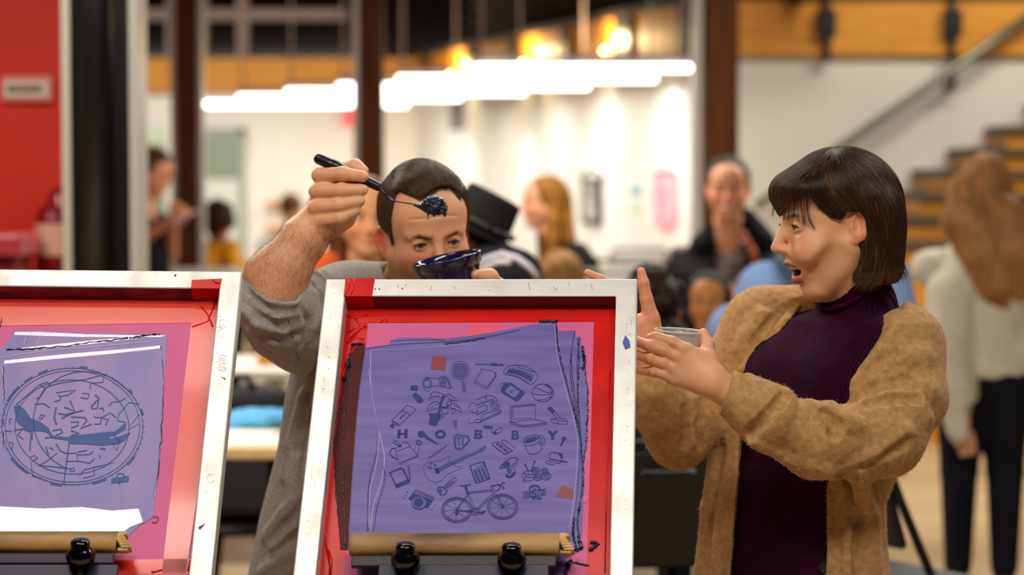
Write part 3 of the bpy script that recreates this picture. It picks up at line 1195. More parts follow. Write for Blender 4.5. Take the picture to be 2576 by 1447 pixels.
def jag(pts, r, n=70, j=.9):
    pts = smooth(pts)
    s_ = np.r_[0, np.cumsum(np.linalg.norm(np.diff(pts, axis=0), axis=1))]
    u = np.linspace(0, s_[-1], n)
    q = np.stack([np.interp(u, s_, pts[:, 0]), np.interp(u, s_, pts[:, 1])], 1) + rng.normal(0, j, (n, 2))
    return q, np.clip(rng.normal(r, r * .45, n), r * .25, r * 2)


for pts, r in [(((1168, 246), (1180, 380), (1215, 520), (1250, 660), (1282, 800)), .0010), (((1238, 400), (1236, 500), (1262, 690), (1280, 790)), .0008),
               (((1272, 330), (1276, 460), (1270, 620), (1288, 860)), .0013), (((1292, 360), (1302, 440), (1296, 470)), .0022), (((1304, 470), (1318, 600), (1312, 800), (1298, 910)), .0012),
               (((1288, 860), (1298, 980), (1290, 1060), (1270, 1180), (1276, 1290)), .0016), (((1255, 1170), (1250, 1260), (1270, 1330)), .0016), (((1225, 1330), (1285, 1320), (1275, 1280)), .003),
               (((1215, 1400), (1240, 1380), (1212, 1440)), .003), (((1250, 1385), (1325, 1402)), .0013), (((200, 352), (245, 350)), .002), (((190, 395), (160, 520), (112, 850), (146, 1330)), .0009),
               (((185, 400), (172, 600), (155, 860), (168, 1310)), .0009), (((178, 430), (182, 460)), .003), (((160, 510), (162, 525)), .003), (((1090, 243), (1175, 242)), .0022),
               (((640, 350), (740, 338), (830, 322)), .0011), (((272, 1240), (280, 1010), (318, 860)), .0006), (((345, 930), (355, 1000), (320, 1120), (300, 1240)), .0006),
               (((1330, 1290), (1365, 1300), (1325, 1330)), .0028)]:
    q, rr = jag(C5(*pts), r)
    MB().tube([SA.px(p, y - .0004) for p in q], rr * .8, 6).build('thick_ink', ink_dark, A)
SA.plate(MB(), crop([(845, 35), (930, 40), (1000, 35), (1070, 80), (1055, 275), (805, 255)], 960, 890, 6.578), y - .0002).build('tape_patch', brown_patch, A, tri=True)
SA.plate(MB(), C5((1200, 1018), (1252, 1042), (1248, 1088), (1164, 1076)), y - .0002).build('tape_patch', brown_patch, A, tri=True)
SA.plate(MB(), C5((752, 250), (893, 252), (888, 292), (845, 300), (752, 316)), y + .00045).build('tape_patch', tape_pink, A, tri=True)
SA.plate(MB(), C5((1262, 1050), (1325, 1075), (1305, 1105), (1262, 1092)), y + .00045).build('tape_patch', tape_pink, A, tri=True)

# ---- the line drawings of the stencil
y -= .00035
dark, pale, knock = MB(), MB(), MB()
T1 = lambda p: crop(p, 960, 890, 6.578)
T2 = lambda p: crop(p, 1170, 890, 6.578)
T3 = lambda p: crop(p, 960, 1080, 6.03)
T4 = lambda p: crop(p, 1170, 1080, 6.03)


def ln(t, pts, w=1.6, closed=False, m=None):
    SA.stroke(dark if m is None else m, t(pts), w * (.72 if w < 3 else .9), y, closed)


def fl(t, pts, m=None, dy=0):
    (dark if m is None else m).poly([SA.px(p, y + dy) for p in t(pts)])


def hole(t, pts):
    fl(t, pts, knock, -.0002)


# racket
ln(T1, arc(1300, 270, 165, 148), 2, True, pale)
ln(T1, arc(1300, 270, 130, 118), 2.4, True, pale)
for k in range(-4, 5):
    d = (1 - (k / 5) ** 2) ** .5
    ln(T1, [(1300 + 26 * k + 30 * d, 270 - 112 * d), (1300 + 26 * k - 30 * d, 270 + 112 * d)], 1.6, False, pale)
    ln(T1, [(1300 - 126 * d, 270 + 23 * k - 20 * d), (1300 + 126 * d, 270 + 23 * k + 20 * d)], 1.6, False, pale)
ln(T1, [(1330, 410), (1350, 480)], 6, False, pale)
fl(T1, [(1325, 485), (1385, 480), (1400, 625), (1345, 635)], pale)
# game controller
ln(T1, [(690, 480), (710, 400), (750, 385), (810, 400), (950, 405), (1000, 370), (1060, 380), (1110, 450), (1160, 560), (1110, 580), (1040, 540), (950, 530), (820, 540), (790, 610), (740, 625), (700, 580)], 1.8, True, pale)
ln(T1, arc(755, 490, 66, 66), 5, True, pale)
ln(T1, arc(750, 420, 26, 22), 2, True, pale)
ln(T1, arc(1010, 440, 60, 58), 2.5, True, pale)
for a, b_ in [(985, 440), (1035, 440), (1010, 412), (1010, 468)]:
    ln(T1, arc(a, b_, 14, 14, n=10), 1.6, True, pale)
ln(T1, arc(1015, 500, 44, 42), 3, True, pale)
ln(T1, [(1070, 395), (1110, 470), (1140, 560)], 6, False, pale)
# small bottles
fl(T1, [(490, 520), (590, 522), (600, 560), (590, 610), (475, 608), (472, 575)])
fl(T1, [(500, 680), (560, 640), (640, 700), (695, 770), (640, 818), (600, 815)])
# potted plant
for q in ([(770, 765), (815, 720), (815, 660), (860, 625), (940, 640), (1030, 670), (1040, 690), (1020, 760), (960, 710), (880, 705), (830, 720)],
          [(1040, 690), (1110, 660), (1200, 720), (1260, 790), (1170, 770), (1130, 760), (1090, 700), (1045, 715)],
          [(745, 950), (780, 860), (850, 800), (930, 795), (975, 830), (960, 890), (850, 925)], [(1150, 820), (1220, 825), (1290, 880), (1340, 985), (1250, 930), (1150, 890), (1140, 850)],
          [(1010, 900), (1000, 980), (1030, 1010), (1090, 980), (1110, 890), (1060, 870)], [(1140, 900), (1170, 1000), (1230, 930)], [(1080, 790), (1140, 780), (1160, 810), (1110, 870), (1070, 840)]):
    ln(T1, q, 2, True)
ln(T1, [(800, 910), (870, 850), (960, 835)], 1.6)
ln(T1, [(1200, 850), (1290, 900)], 1.4)
ln(T1, [(1030, 690), (985, 800), (960, 930), (940, 990)], 7)
ln(T1, [(1100, 830), (1080, 900), (990, 880)], 5)
fl(T1, [(780, 985), (930, 985), (985, 1010), (955, 1090), (905, 1185), (860, 1195), (775, 1160), (800, 1060)])
fl(T1, [(955, 1005), (1045, 1040), (985, 1075), (940, 1110)], pale)
# paint tube
ln(T1, [(415, 855), (490, 870), (570, 925), (450, 1035), (280, 1190), (165, 1105), (330, 945)], 2, True)
ln(T1, [(330, 945), (400, 965), (465, 1015)], 1.8)
ln(T1, [(300, 1080), (390, 990)], 3)
ln(T1, [(200, 1120), (290, 1165)], 2)
ln(T1, [(165, 1105), (190, 1160), (240, 1180), (280, 1190)], 2)
fl(T1, [(135, 1190), (180, 1150), (215, 1200), (200, 1228), (150, 1218)])
fl(T1, [(1175, 1110), (1250, 1085), (1240, 1250), (1205, 1220)], pale)
# H O B B Y
ln(T1, [(292, 1252), (282, 1397)], 8.5)
ln(T1, [(408, 1250), (400, 1397)], 8.5)
ln(T1, [(285, 1326), (405, 1322)], 6)
ln(T1, arc(972, 1332, 68, 54), 7.5, True)


def letter_b(t, x, y0, w, h):
    """a heavy slab B: outline filled, two counters knocked out"""
    r = w - 18
    fl(t, [(x + 18, y0), (x + r * .72, y0), (x + r * .93, y0 + h * .1), (x + r * .96, y0 + h * .26), (x + r * .84, y0 + h * .45), (x + r, y0 + h * .58), (x + r * 1.04, y0 + h * .76), (x + r * .93, y0 + h * .94), (x + r * .7, y0 + h), (x + 8, y0 + h)])
    for a, b_ in ((.2, .40), (.6, .81)):
        hole(t, [(x + r * .42, y0 + h * a), (x + r * .62, y0 + h * a), (x + r * .68, y0 + h * (a + b_) / 2), (x + r * .62, y0 + h * b_), (x + r * .41, y0 + h * b_)])


letter_b(T1, 1520, 1262, 165, 148)
letter_b(T2, 756, 1270, 155, 146)
ln(T2, [(1385, 1276), (1448, 1352), (1448, 1420)], 8)
ln(T2, [(1512, 1276), (1448, 1352)], 8)
# brush
ln(T2, [(165, 172), (440, 176)], 5, False, pale)
fl(T2, [(430, 155), (500, 155), (560, 178), (610, 165), (650, 185), (610, 200), (560, 195), (490, 205), (430, 195)])
# book
ln(T2, [(265, 250), (470, 290), (515, 330), (510, 370), (375, 570), (340, 575), (150, 480)], 2, True, pale)
ln(T2, [(495, 305), (500, 368), (370, 552)], 4.5, False, pale)
ln(T2, [(280, 270), (180, 460), (345, 545)], 1.4, False, pale)
# keyboard
ln(T2, [(630, 320), (650, 270), (720, 205), (850, 185), (1000, 205), (1160, 295), (1205, 370), (1190, 420), (1100, 510), (1060, 505), (900, 400), (760, 350), (660, 345)], 1.8, True)
ln(T2, [(850, 188), (880, 225), (1100, 295), (1160, 298)], 1.6)
ln(T2, [(720, 265), (900, 285), (1105, 395), (1050, 490), (900, 390), (670, 340)], 1.6, True)
for k in range(14):
    u = k / 13
    a = np.array([720 + 385 * u, 265 + 20 * u + 105 * u * u])
    b_ = np.array([668 + 385 * u, 338 + 10 * u + 140 * u * u])
    ln(T2, [a, b_], 1.3)
    ln(T2, [a + [12, 5], a * .4 + b_ * .6 + [12, 5]], 3.2)
    if k < 10:
        ln(T2, arc(745 + 41 * k, 245 + 5 * k + .9 * k * k, 13, 11, n=9), 1.5, True)
# ink bottle
fl(T2, [(600, 570), (640, 500), (720, 480), (770, 482), (985, 640), (980, 670), (870, 785), (820, 775), (600, 640), (590, 605)])
hole(T2, [(665, 600), (750, 527), (775, 530), (900, 622), (898, 650), (820, 718), (785, 715), (660, 628)])
ln(T2, [(600, 560), (590, 500), (640, 475), (700, 482)], 1.8)
y -= .0005
ln(T2, [(735, 655), (770, 640), (765, 605)], 1.8)
ln(T2, [(740, 625), (785, 615), (830, 580)], 1.8)
ln(T2, [(780, 660), (765, 640)], 1.8)
y += .0005
# basketball
ln(T2, arc(1285, 645, 180, 147), 2, True)
for q in ([(1150, 565), (1210, 570), (1300, 620), (1370, 645), (1465, 630)], [(1110, 660), (1250, 685), (1450, 668)], [(1310, 500), (1390, 560), (1425, 640), (1420, 720), (1370, 785)],
          [(1200, 770), (1310, 755), (1440, 700)], [(1345, 510), (1420, 570), (1465, 660)]):
    ln(T2, q, 1.8)
# sewing machine
ln(T2, [(60, 870), (110, 810), (180, 830), (205, 960), (150, 980), (80, 940)], 2, True, pale)
ln(T2, [(190, 845), (470, 745)], 4.5, False, pale)
ln(T2, [(190, 760), (350, 690), (450, 700), (510, 725), (520, 770), (595, 930), (580, 985), (240, 1140), (160, 1135), (170, 1090), (270, 1080), (290, 1010), (460, 950), (400, 820)], 2)
ln(T2, [(230, 890), (320, 840), (370, 870), (360, 930), (210, 1005)], 2)
ln(T2, [(425, 800), (480, 772), (565, 930), (490, 950)], 2.4, True)
ln(T2, arc(465, 818, 18, 18, n=12), 2, True)
ln(T2, arc(515, 888, 28, 26, n=14), 2, True)
ln(T2, [(590, 955), (240, 1115)], 2)
ln(T2, [(160, 1140), (70, 1155), (45, 1105), (80, 1050)], 1.4, False, pale)
ln(T2, [(330, 690), (350, 750)], 5, False, pale)
ln(T2, [(200, 930), (200, 1020)], 3, False, pale)
# laptop
ln(T2, [(745, 872), (1125, 833), (1167, 848), (1160, 1085), (740, 1135)], 2, True)
ln(T2, [(775, 890), (1150, 850)], 1.6)
ln(T2, [(770, 885), (765, 1125)], 2)
ln(T2, [(790, 900), (785, 1105)], 1.2)
ln(T2, [(800, 1082), (1100, 1062)], 1.2)
ln(T2, [(740, 1125), (960, 1190), (1345, 1140)], 1.6)
ln(T2, [(740, 1130), (745, 1160), (955, 1212), (1345, 1168), (1362, 1142), (1160, 1085)], 1.8)
ln(T2, [(960, 1190), (958, 1212)], 1.4)
# mallet stamp
fl(T2, [(1362, 905), (1385, 880), (1415, 876), (1440, 890), (1492, 958), (1440, 982), (1370, 925)])
ln(T2, [(1440, 980), (1515, 1070)], 2)
ln(T2, [(1490, 960), (1582, 1070)], 2)
ln(T2, [(1425, 1070), (1660, 1075), (1692, 1113), (1688, 1165), (1530, 1160), (1422, 1130)], 2.2, True)
ln(T2, [(1430, 1095), (1490, 1090), (1532, 1112), (1690, 1115)], 2)
ln(T2, [(1532, 1112), (1530, 1160)], 2)
# trowel
fl(T2, [(300, 1210), (320, 1185), (420, 1195), (462, 1220), (430, 1240), (330, 1235)])
ln(T2, [(455, 1230), (430, 1280), (455, 1312), (500, 1335), (600, 1290), (622, 1240), (580, 1222), (490, 1280)], 1.8)
fl(T2, [(450, 1300), (495, 1280), (540, 1312), (500, 1335)])
# watering can
ln(T3, [(205, 295), (300, 230), (330, 185), (390, 205), (490, 330), (550, 400), (545, 415), (270, 530)], 1.9, True)
ln(T3, [(220, 340), (430, 260)], 1.6)
ln(T3, [(280, 505), (540, 402)], 1.5)
ln(T3, [(490, 330), (535, 215), (575, 238), (550, 400)], 1.8)
ln(T3, [(530, 180), (560, 165), (610, 200), (600, 230), (535, 215)], 3, True)
ln(T3, [(205, 285), (150, 300), (122, 350), (150, 410), (242, 455)], 3.4)
ln(T3, [(180, 180), (225, 175), (292, 240), (250, 245), (185, 205)], 2.6, True)
fl(T3, [(262, 240), (300, 235), (300, 265), (270, 272)])
# microphone
fl(T3, arc(600, 75, 58, 50))
fl(T3, [(640, 45), (690, 95), (868, 232), (830, 225), (655, 135)])
# glove
for q in ([(1110, 100), (1110, 230), (1130, 290)], [(1150, 75), (1150, 130), (1180, 240)], [(1200, 90), (1180, 150)], [(1250, 100), (1220, 200), (1250, 260)], [(1300, 105), (1330, 170), (1240, 270)]):
    ln(T3, q, 5, False, pale)
ln(T3, [(1100, 110), (1150, 70), (1200, 90), (1250, 98), (1300, 100), (1340, 160), (1240, 270), (1190, 315), (1120, 290)], 3, True, pale)
fl(T3, [(1120, 285), (1245, 265), (1190, 318)], pale)
# pencil
fl(T3, [(690, 445), (790, 372), (1000, 225), (985, 255), (800, 400)], pale)
# guitar
ln(T3, [(640, 560), (680, 510), (760, 490), (900, 480), (1000, 410), (1055, 405), (1010, 450), (1020, 490), (1100, 540), (1140, 570), (1220, 560), (1225, 590), (1100, 640), (1000, 680), (920, 770), (820, 810), (720, 770), (650, 680), (630, 610)], 1.5, True, pale)
fl(T3, [(800, 605), (980, 520), (1470, 312), (1492, 342), (1000, 575), (830, 670)], pale)
fl(T3, [(1465, 315), (1485, 290), (1585, 243), (1592, 272), (1540, 330), (1500, 352)], pale)
ln(T3, [(725, 520), (780, 505)], 6, False, pale)
ln(T3, [(700, 570), (770, 590)], 6, False, pale)
fl(T3, arc(810, 540, 26, 22, n=12), pale)
fl(T3, [(795, 600), (860, 585), (880, 660), (830, 675)])
# tablet and pen
ln(T3, [(125, 660), (290, 590), (325, 605), (418, 800), (230, 885)], 5.4, True)
ln(T3, [(405, 558), (436, 770)], 3)
ln(T3, [(215, 850), (410, 775)], 7)
# calculator
fl(T4, [(60, 550), (280, 480), (300, 500), (385, 740), (370, 760), (165, 825), (150, 812)])
hole(T4, [(85, 562), (262, 505), (285, 575), (108, 622)])
y -= .0005
ln(T4, [(165, 590), (166, 560), (190, 555), (192, 582)], 1.6, True)
for x in (222, 248):
    ln(T4, [(x, 572), (x - 5, 548), (x + 12, 542), (x + 17, 566)], 1.6, True)
y += .0005
for r in range(6):
    for c in range(4):
        a = np.array([122 + 55 * c + 13.0 * r, 642 - 17 * c + 31 * r])
        if r == 5 and c == 3:
            continue
        hole(T4, [a + [-16, -6], a + [14, -14], a + [19, 5], a + [-11, 13]])
# adjustable wrench
ln(T3, [(940, 880), (1075, 742), (1125, 735), (1142, 770), (1000, 905)], 1.8)
fl(T3, [(955, 880), (1080, 768), (1095, 790), (985, 895)], pale)
ln(T3, [(840, 930), (870, 872), (930, 880), (988, 930), (978, 980), (900, 1000), (880, 960), (920, 930)], 3)
ln(T3, [(850, 960), (900, 900)], 4)
# camera
fl(T3, [(405, 1052), (480, 965), (780, 1075), (705, 1195), (640, 1180), (480, 1100)])
ln(T3, [(480, 965), (520, 915), (790, 1035), (775, 1078)], 2)
ln(T3, [(500, 940), (785, 1055)], 2)
ln(T3, [(600, 950), (590, 990)], 1.6)
ln(T3, [(705, 1000), (690, 1035)], 1.6)
hole(T3, arc(565, 1115, 112, 100))
y -= .0005
ln(T3, arc(565, 1115, 110, 98), 1.6, True)
ln(T3, arc(565, 1115, 92, 82), 1.4, True)
fl(T3, arc(560, 1115, 74, 66))
y += .0005
for q in ([(372, 940), (400, 970)], [(345, 1008), (372, 1006)], [(320, 1058), (358, 1052)], [(780, 1170), (795, 1190)], [(750, 1210), (768, 1235)], [(800, 1142), (825, 1140)]):
    ln(T3, q, 1.5)
# bicycle
B4 = 210 * 6.03
for cx, cy in ((1140, 1225), (B4 + 570, 1178)):
    ln(T3, arc(cx, cy, 230, 192, n=44), 2.4, True)
    ln(T3, arc(cx, cy, 213, 176, n=44), 1.2, True)
    ln(T3, arc(cx, cy, 192, 158, n=44), 2, True)
    for k in range(9):
        t_ = math.radians(k * 40 + 14)
        ln(T3, [(cx + 18 * math.cos(t_), cy + 15 * math.sin(t_)), (cx + 190 * math.cos(t_), cy + 156 * math.sin(t_))], 1)
    fl(T3, arc(cx, cy, 22, 20, n=12))


def tubeline(a, b_, w):
    a, b_ = np.array(a, float), np.array(b_, float)
    n = np.array([-(b_ - a)[1], (b_ - a)[0]])
    n = n / np.linalg.norm(n) * w
    ln(T3, [a + n, b_ + n], 1.7)
    ln(T3, [a - n, b_ - n], 1.7)


tubeline((1275, 880), (1420, 1240), 13)
tubeline((1312, 968), (B4 + 425, 922), 11)
tubeline((1450, 1222), (B4 + 440, 968), 14)
tubeline((1140, 1235), (1400, 1243), 7)
tubeline((1135, 1218), (1308, 992), 8)
tubeline((B4 + 405, 880), (B4 + 572, 1180), 12)
fl(T3, [(1170, 845), (1235, 850), (1350, 830), (1352, 848), (1275, 868), (1215, 870)])
fl(T3, [(1262, 868), (1290, 866), (1318, 985), (1290, 985)])
for q in ([(390, 868), (500, 838), (545, 845), (580, 808), (606, 818)], [(500, 838), (540, 868), (525, 905), (470, 938)], [(570, 855), (590, 915)]):
    ln(T4, q, 3.4)
ln(T4, arc(160, 1250, 68, 56), 2.2, True)
ln(T4, arc(160, 1250, 40, 32), 1.6, True)
ln(T4, [(150, 1255), (240, 1262), (312, 1243)], 4)
fl(T4, [(232, 1280), (300, 1236), (318, 1248), (250, 1300)])
fl(T3, arc(1140, 1275, 30, 28, n=12))
# paint box
ln(T4, [(405, 212), (500, 192), (715, 332), (600, 385), (405, 235)], 1.8, True)
ln(T4, [(408, 228), (598, 372), (712, 340)], 1.2)
ln(T4, [(555, 165), (600, 160), (760, 280), (720, 328), (555, 195)], 1.7, True)
for cx, cy in ((495, 230), (537, 258), (604, 310)):
    fl(T4, arc(cx, cy, 22, 19, n=12))
for cx, cy in ((570, 285), (642, 336)):
    ln(T4, arc(cx, cy, 19, 17, n=12), 1.5, True)
# mug
ln(T4, arc(998, 140, 118, 50, rot=-16), 1.9, True)
fl(T4, arc(1005, 150, 92, 34, rot=-16))
ln(T4, [(885, 180), (920, 290), (972, 370), (1040, 380), (1120, 350), (1168, 305), (1108, 105)], 2)
ln(T4, [(905, 250), (1000, 248), (1080, 222), (1140, 190)], 1.8)
ln(T4, [(1110, 100), (1160, 92), (1202, 140), (1205, 225), (1155, 255), (1150, 225), (1175, 200), (1165, 150), (1125, 115)], 1.9)
# screw
fl(T4, [(1470, 120), (1500, 108), (1535, 125), (1532, 152), (1500, 166), (1462, 150)])
fl(T4, [(1475, 160), (1512, 165), (1465, 252), (1445, 260), (1440, 240)])
# block plane
ln(T4, [(1280, 372), (1330, 347), (1415, 368), (1455, 435), (1442, 522), (1282, 492)], 2, True)
fl(T4, [(1418, 368), (1475, 372), (1484, 430), (1458, 438)])
ln(T4, [(1330, 347), (1470, 368)], 1.6)
ln(T4, [(1282, 442), (1450, 478), (1478, 470), (1482, 430)], 1.8)
ln(T4, [(1282, 458), (1450, 495)], 1.4)
ln(T4, [(1450, 485), (1552, 498)], 4.5)
ln(T4, [(1280, 478), (1216, 488), (1240, 518), (1300, 530), (1362, 542)], 2)
# dark bird-headed strap
fl(T4, [(515, 600), (545, 540), (585, 505), (640, 487), (680, 510), (686, 560), (650, 582), (600, 585), (560, 590)])
fl(T4, [(640, 590), (675, 580), (695, 615), (670, 650), (630, 640)])
hole(T4, arc(562, 568, 16, 13, n=12))
ln(T4, [(590, 505), (690, 435), (760, 425), (803, 455), (792, 510), (735, 570), (765, 640), (752, 690), (690, 738), (620, 722), (618, 690), (690, 650), (712, 615), (705, 560), (770, 490), (775, 440)], 2.2)
fl(T4, [(715, 660), (765, 635), (758, 685), (690, 738), (622, 724), (618, 695), (680, 700)])
# yarn balls and needles
for cx, cy, r in ((965, 705, 96), (1075, 622, 56), (1205, 640, 56), (1230, 712, 72), (1105, 728, 62)):
    ln(T4, arc(cx, cy, r, r * .82), 2.2, True)
    for k in range(5):
        o = (k - 2) * r * .3
        if (cx + k) % 2:
            ln(T4, [(cx + o - r * .2, cy - r * .6), (cx + o * .8 + r * .1, cy), (cx + o + r * .1, cy + r * .5)], 1.7)
        else:
            ln(T4, [(cx - r * .7, cy + o * .6 - r * .1), (cx, cy + o * .8 + r * .06), (cx + r * .75, cy + o * .7)], 1.7)
ln(T4, [(915, 545), (965, 638)], 3)
ln(T4, [(1055, 488), (1000, 640)], 3)
fl(T4, arc(914, 540, 16, 13, n=10))
fl(T4, arc(1056, 486, 16, 13, n=10))
ln(T4, [(880, 765), (885, 790), (925, 800)], 2.6)
# the hub logo
ln(T4, arc(1053, 905, 74, 50, 165, 375, 24), 5)
ln(T4, [(865, 958), (1230, 905)], 1.6)
ln(T4, [(865, 1046), (1228, 992)], 1.6)
fl(T4, [(1008, 1034), (1080, 1024), (1038, 1080)])
GLY = {'I': [[(.5, 0), (.5, 1)]], 'N': [[(0, 1), (0, 0), (1, 1), (1, 0)]], 'O': [[(0, 0), (1, 0), (1, 1), (0, 1), (0, 0)]], 'V': [[(0, 0), (.5, 1), (1, 0)]],
       'A': [[(0, 1), (.5, 0), (1, 1)], [(.2, .65), (.8, .65)]], 'T': [[(0, 0), (1, 0)], [(.5, 0), (.5, 1)]], 'H': [[(0, 0), (0, 1)], [(1, 0), (1, 1)], [(0, .5), (1, .5)]],
       'h': [[(0, 0), (0, 1)], [(0, .5), (.8, .45), (.8, 1)]], 'e': [[(0, .7), (.8, .7), (.8, .45), (0, .45), (0, 1), (.8, 1)]], 'u': [[(0, .4), (0, 1), (.8, 1), (.8, .4)]],
       'b': [[(0, 0), (0, 1), (.8, 1), (.8, .45), (0, .45)]]}


def word(t, s_, x0, y0, x1, y1, h, gap, w, slant=0):
    n = len(s_)
    for i, ch in enumerate(s_):
        for st in GLY[ch]:
            q = []
            for gx, gy in st:
                u = (i + (gx * (1 - gap) + gap / 2)) / n
                q.append((x0 + (x1 - x0) * u - slant * (gy - .5) * h, y0 + (y1 - y0) * u + gy * h))
            ln(t, q, w)


word(T4, 'INNOVATION', 872, 964, 1226, 916, 66, .42, 2.9, .12)
word(T4, 'The', 1022, 892, 1088, 884, 34, .4, 1.5)
word(T4, 'Hub', 1086, 1024, 1164, 1012, 46, .38, 2.4)
for k in range(22):
    x = 870 + k * 16
    ln(T4, [(x, 1102 + (k % 3)), (x + 8 + (k * 7) % 5, 1101 + (k % 2))], .7, False, pale)
dark.build('stencil_artwork', ink_line, A, tri=True)
pale.build('stencil_artwork', ink_pale, A, tri=True)
knock.build('stencil_artwork', ink_film, A, tri=True)
# marks on the aluminium
mb = MB()
for k in range(26):
    yy = 740 + 26 * k + rnd.uniform(-6, 6)
    xl = 845 - (yy - 740) * .128 + rnd.uniform(-8, 6)
    xr = 1580 - (yy - 740) * .012 + rnd.uniform(-5, 9)
    for x in (xl, xr):
        if rnd.random() < .5:
            SA.stroke(mb, [(x, yy), (x + rnd.uniform(2, 6), yy + rnd.uniform(-1, 1))], .8, -.0004)
        if rnd.random() < .3:
            SA.stroke(mb, [(x + 1, yy + 6), (x + 1 + rnd.uniform(-1, 1), yy + rnd.uniform(8, 26))], .45, -.0004)
for k in range(12):
    x = rnd.uniform(960, 1520)
    SA.stroke(mb, [(x, 716 + rnd.uniform(-8, 16)), (x + rnd.uniform(1, 4), 716 + rnd.uniform(-8, 16))], .9, -.0004)
mb.build('scratch_marks', scratch, A)
mb = MB()
SA.plate(mb, crop([(1432, 308), (1440, 100)], 0, 0, 1) if False else [(1573, 843), (1584, 858), (1586, 874), (1573, 880), (1566, 862)], -.0005)
mb.build('paint_spot', blue_paint, A)
for x, y_ in ((954, 727), (1012, 726), (944, 727)):
    SA.plate(MB(), arc(x, y_, 2, 2, n=8), -.0005).build('paint_spot', stain_red, A)

# ------------------------------------------------------------------ the second screen
YB = 3.775
SB = Screen(P(609, 683, YB), 0, -38.0, .75, .52, .645, .035)
SB.o = SB.loc(-SB.W, 0, 0)
C6 = lambda *p: crop(p, 0, 660, 1.839)
Bs = make_screen('printing screen at the left edge with the round star-map design', SB)
y = YM
mb = MB()
SB.plate(mb, C6((-300, 100), (1030, 90), (1030, 280), (885, 280), (-300, 298)), y)
SB.plate(mb, C6((885, 280), (1030, 280), (860, 1440), (750, 1440), (755, 1375)), y)
SB.plate(mb, C6((520, 1378), (880, 1372), (870, 1445), (520, 1445)), y)
mb.build('red_tape', mat('dull_red_tape', (226, 62, 34), .3, noise=(222, 50, 28), noise_scale=10, coat=.2), Bs)
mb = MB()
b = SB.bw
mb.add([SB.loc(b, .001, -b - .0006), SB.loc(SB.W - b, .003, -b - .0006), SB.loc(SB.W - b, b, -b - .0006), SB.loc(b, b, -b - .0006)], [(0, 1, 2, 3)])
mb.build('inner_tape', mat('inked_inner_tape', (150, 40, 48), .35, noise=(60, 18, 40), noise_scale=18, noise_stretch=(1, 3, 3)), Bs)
mb = MB()
x0, x1 = SB.W - b - .047, SB.W - b + .003
mb.prism([SB.loc(x0, -.0008, -.019), SB.loc(x1, -.0008, -.0155), SB.loc(x1 - .002, -.0008, -b - .001), SB.loc(x0, -.0008, -b - .001)], SB.R[:, 1] * .0007)
mb.prism([SB.loc(x0, -.0008, -b - .001), SB.loc(x1 - .003, -.0008, -b - .001), SB.loc(x1 - .003, b, -b - .001), SB.loc(x0, b, -b - .001)], SB.R[:, 2] * .0005)
mb.tube([SB.loc(x1 - .016, -.001, -.017), SB.loc(x1 - .01, -.0018, -.024), SB.loc(x1 - .002, -.0012, -.026)], [.0006, .0018, .0006], 6)
mb.build('corner_tape', red_tape, Bs)
for pts, r in [(((890, 300), (960, 275), (1000, 180)), .0014), (((880, 1380), (870, 1430)), .002), (((700, 1437), (750, 1425)), .002), (((930, 205), (960, 240), (985, 300)), .0014)]:
    MB().tube([SB.px(p, y + .0003) for p in C6(*pts)], r, 8).build('tape_wrinkle', red_tape, Bs)
y -= .0003
mb = MB()
SB.plate(mb, C6((-260, 420), (20, 392), (62, 318), (160, 318), (400, 328), (600, 330), (775, 335), (770, 380), (768, 470), (750, 640), (735, 900), (715, 1100), (708, 1180), (640, 1222), (600, 1260), (560, 1320), (-260, 1330)), y)
mb.build('ink_film', ink_thin, Bs, tri=True)
y -= .0003
for q in (C6((-260, 1150), (0, 1130), (200, 1140), (380, 1133), (520, 1150), (640, 1140), (660, 1200), (600, 1225), (560, 1255), (300, 1250), (-260, 1262)),
          C6((20, 470), (20, 455), (300, 425), (600, 400), (740, 385), (742, 398), (500, 425), (200, 452)),
          C6((30, 405), (200, 385), (420, 362), (620, 345), (640, 352), (420, 378), (180, 402)),
          C6((70, 322), (180, 322), (400, 333), (560, 336), (770, 338), (740, 346), (560, 346), (380, 346), (180, 340), (66, 336))):
    SB.plate(MB(), q, y).build('wet_ink', ink_wet, Bs, tri=True)
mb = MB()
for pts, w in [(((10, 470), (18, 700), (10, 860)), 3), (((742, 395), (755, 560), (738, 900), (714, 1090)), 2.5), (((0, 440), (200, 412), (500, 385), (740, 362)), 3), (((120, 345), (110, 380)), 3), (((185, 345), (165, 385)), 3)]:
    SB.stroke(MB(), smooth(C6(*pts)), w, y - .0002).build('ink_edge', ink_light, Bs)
mb = MB()
for pts, r in [(((742, 390), (757, 560), (738, 900), (712, 1090)), .0006), (((600, 350), (700, 335), (740, 335)), .0011), (((30, 405), (180, 398), (420, 372), (590, 350)), .0009), (((14, 480), (18, 640), (14, 860)), .0006),
               (((708, 1178), (732, 1180), (725, 1200), (705, 1205)), .0005), (((0, 300), (8, 260)), .0005)]:
    q, rr = jag(C6(*pts), r, 30)
    MB().tube([SB.px(p, y - .0004) for p in q], rr, 6).build('thick_ink', ink_dark, Bs)
y -= .0004
TL = lambda p: crop(p, 0, 900, 4.255)
dark = MB()


def lb(pts, w=1.6, closed=False):
    SB.stroke(dark, TL(pts), w, y, closed)


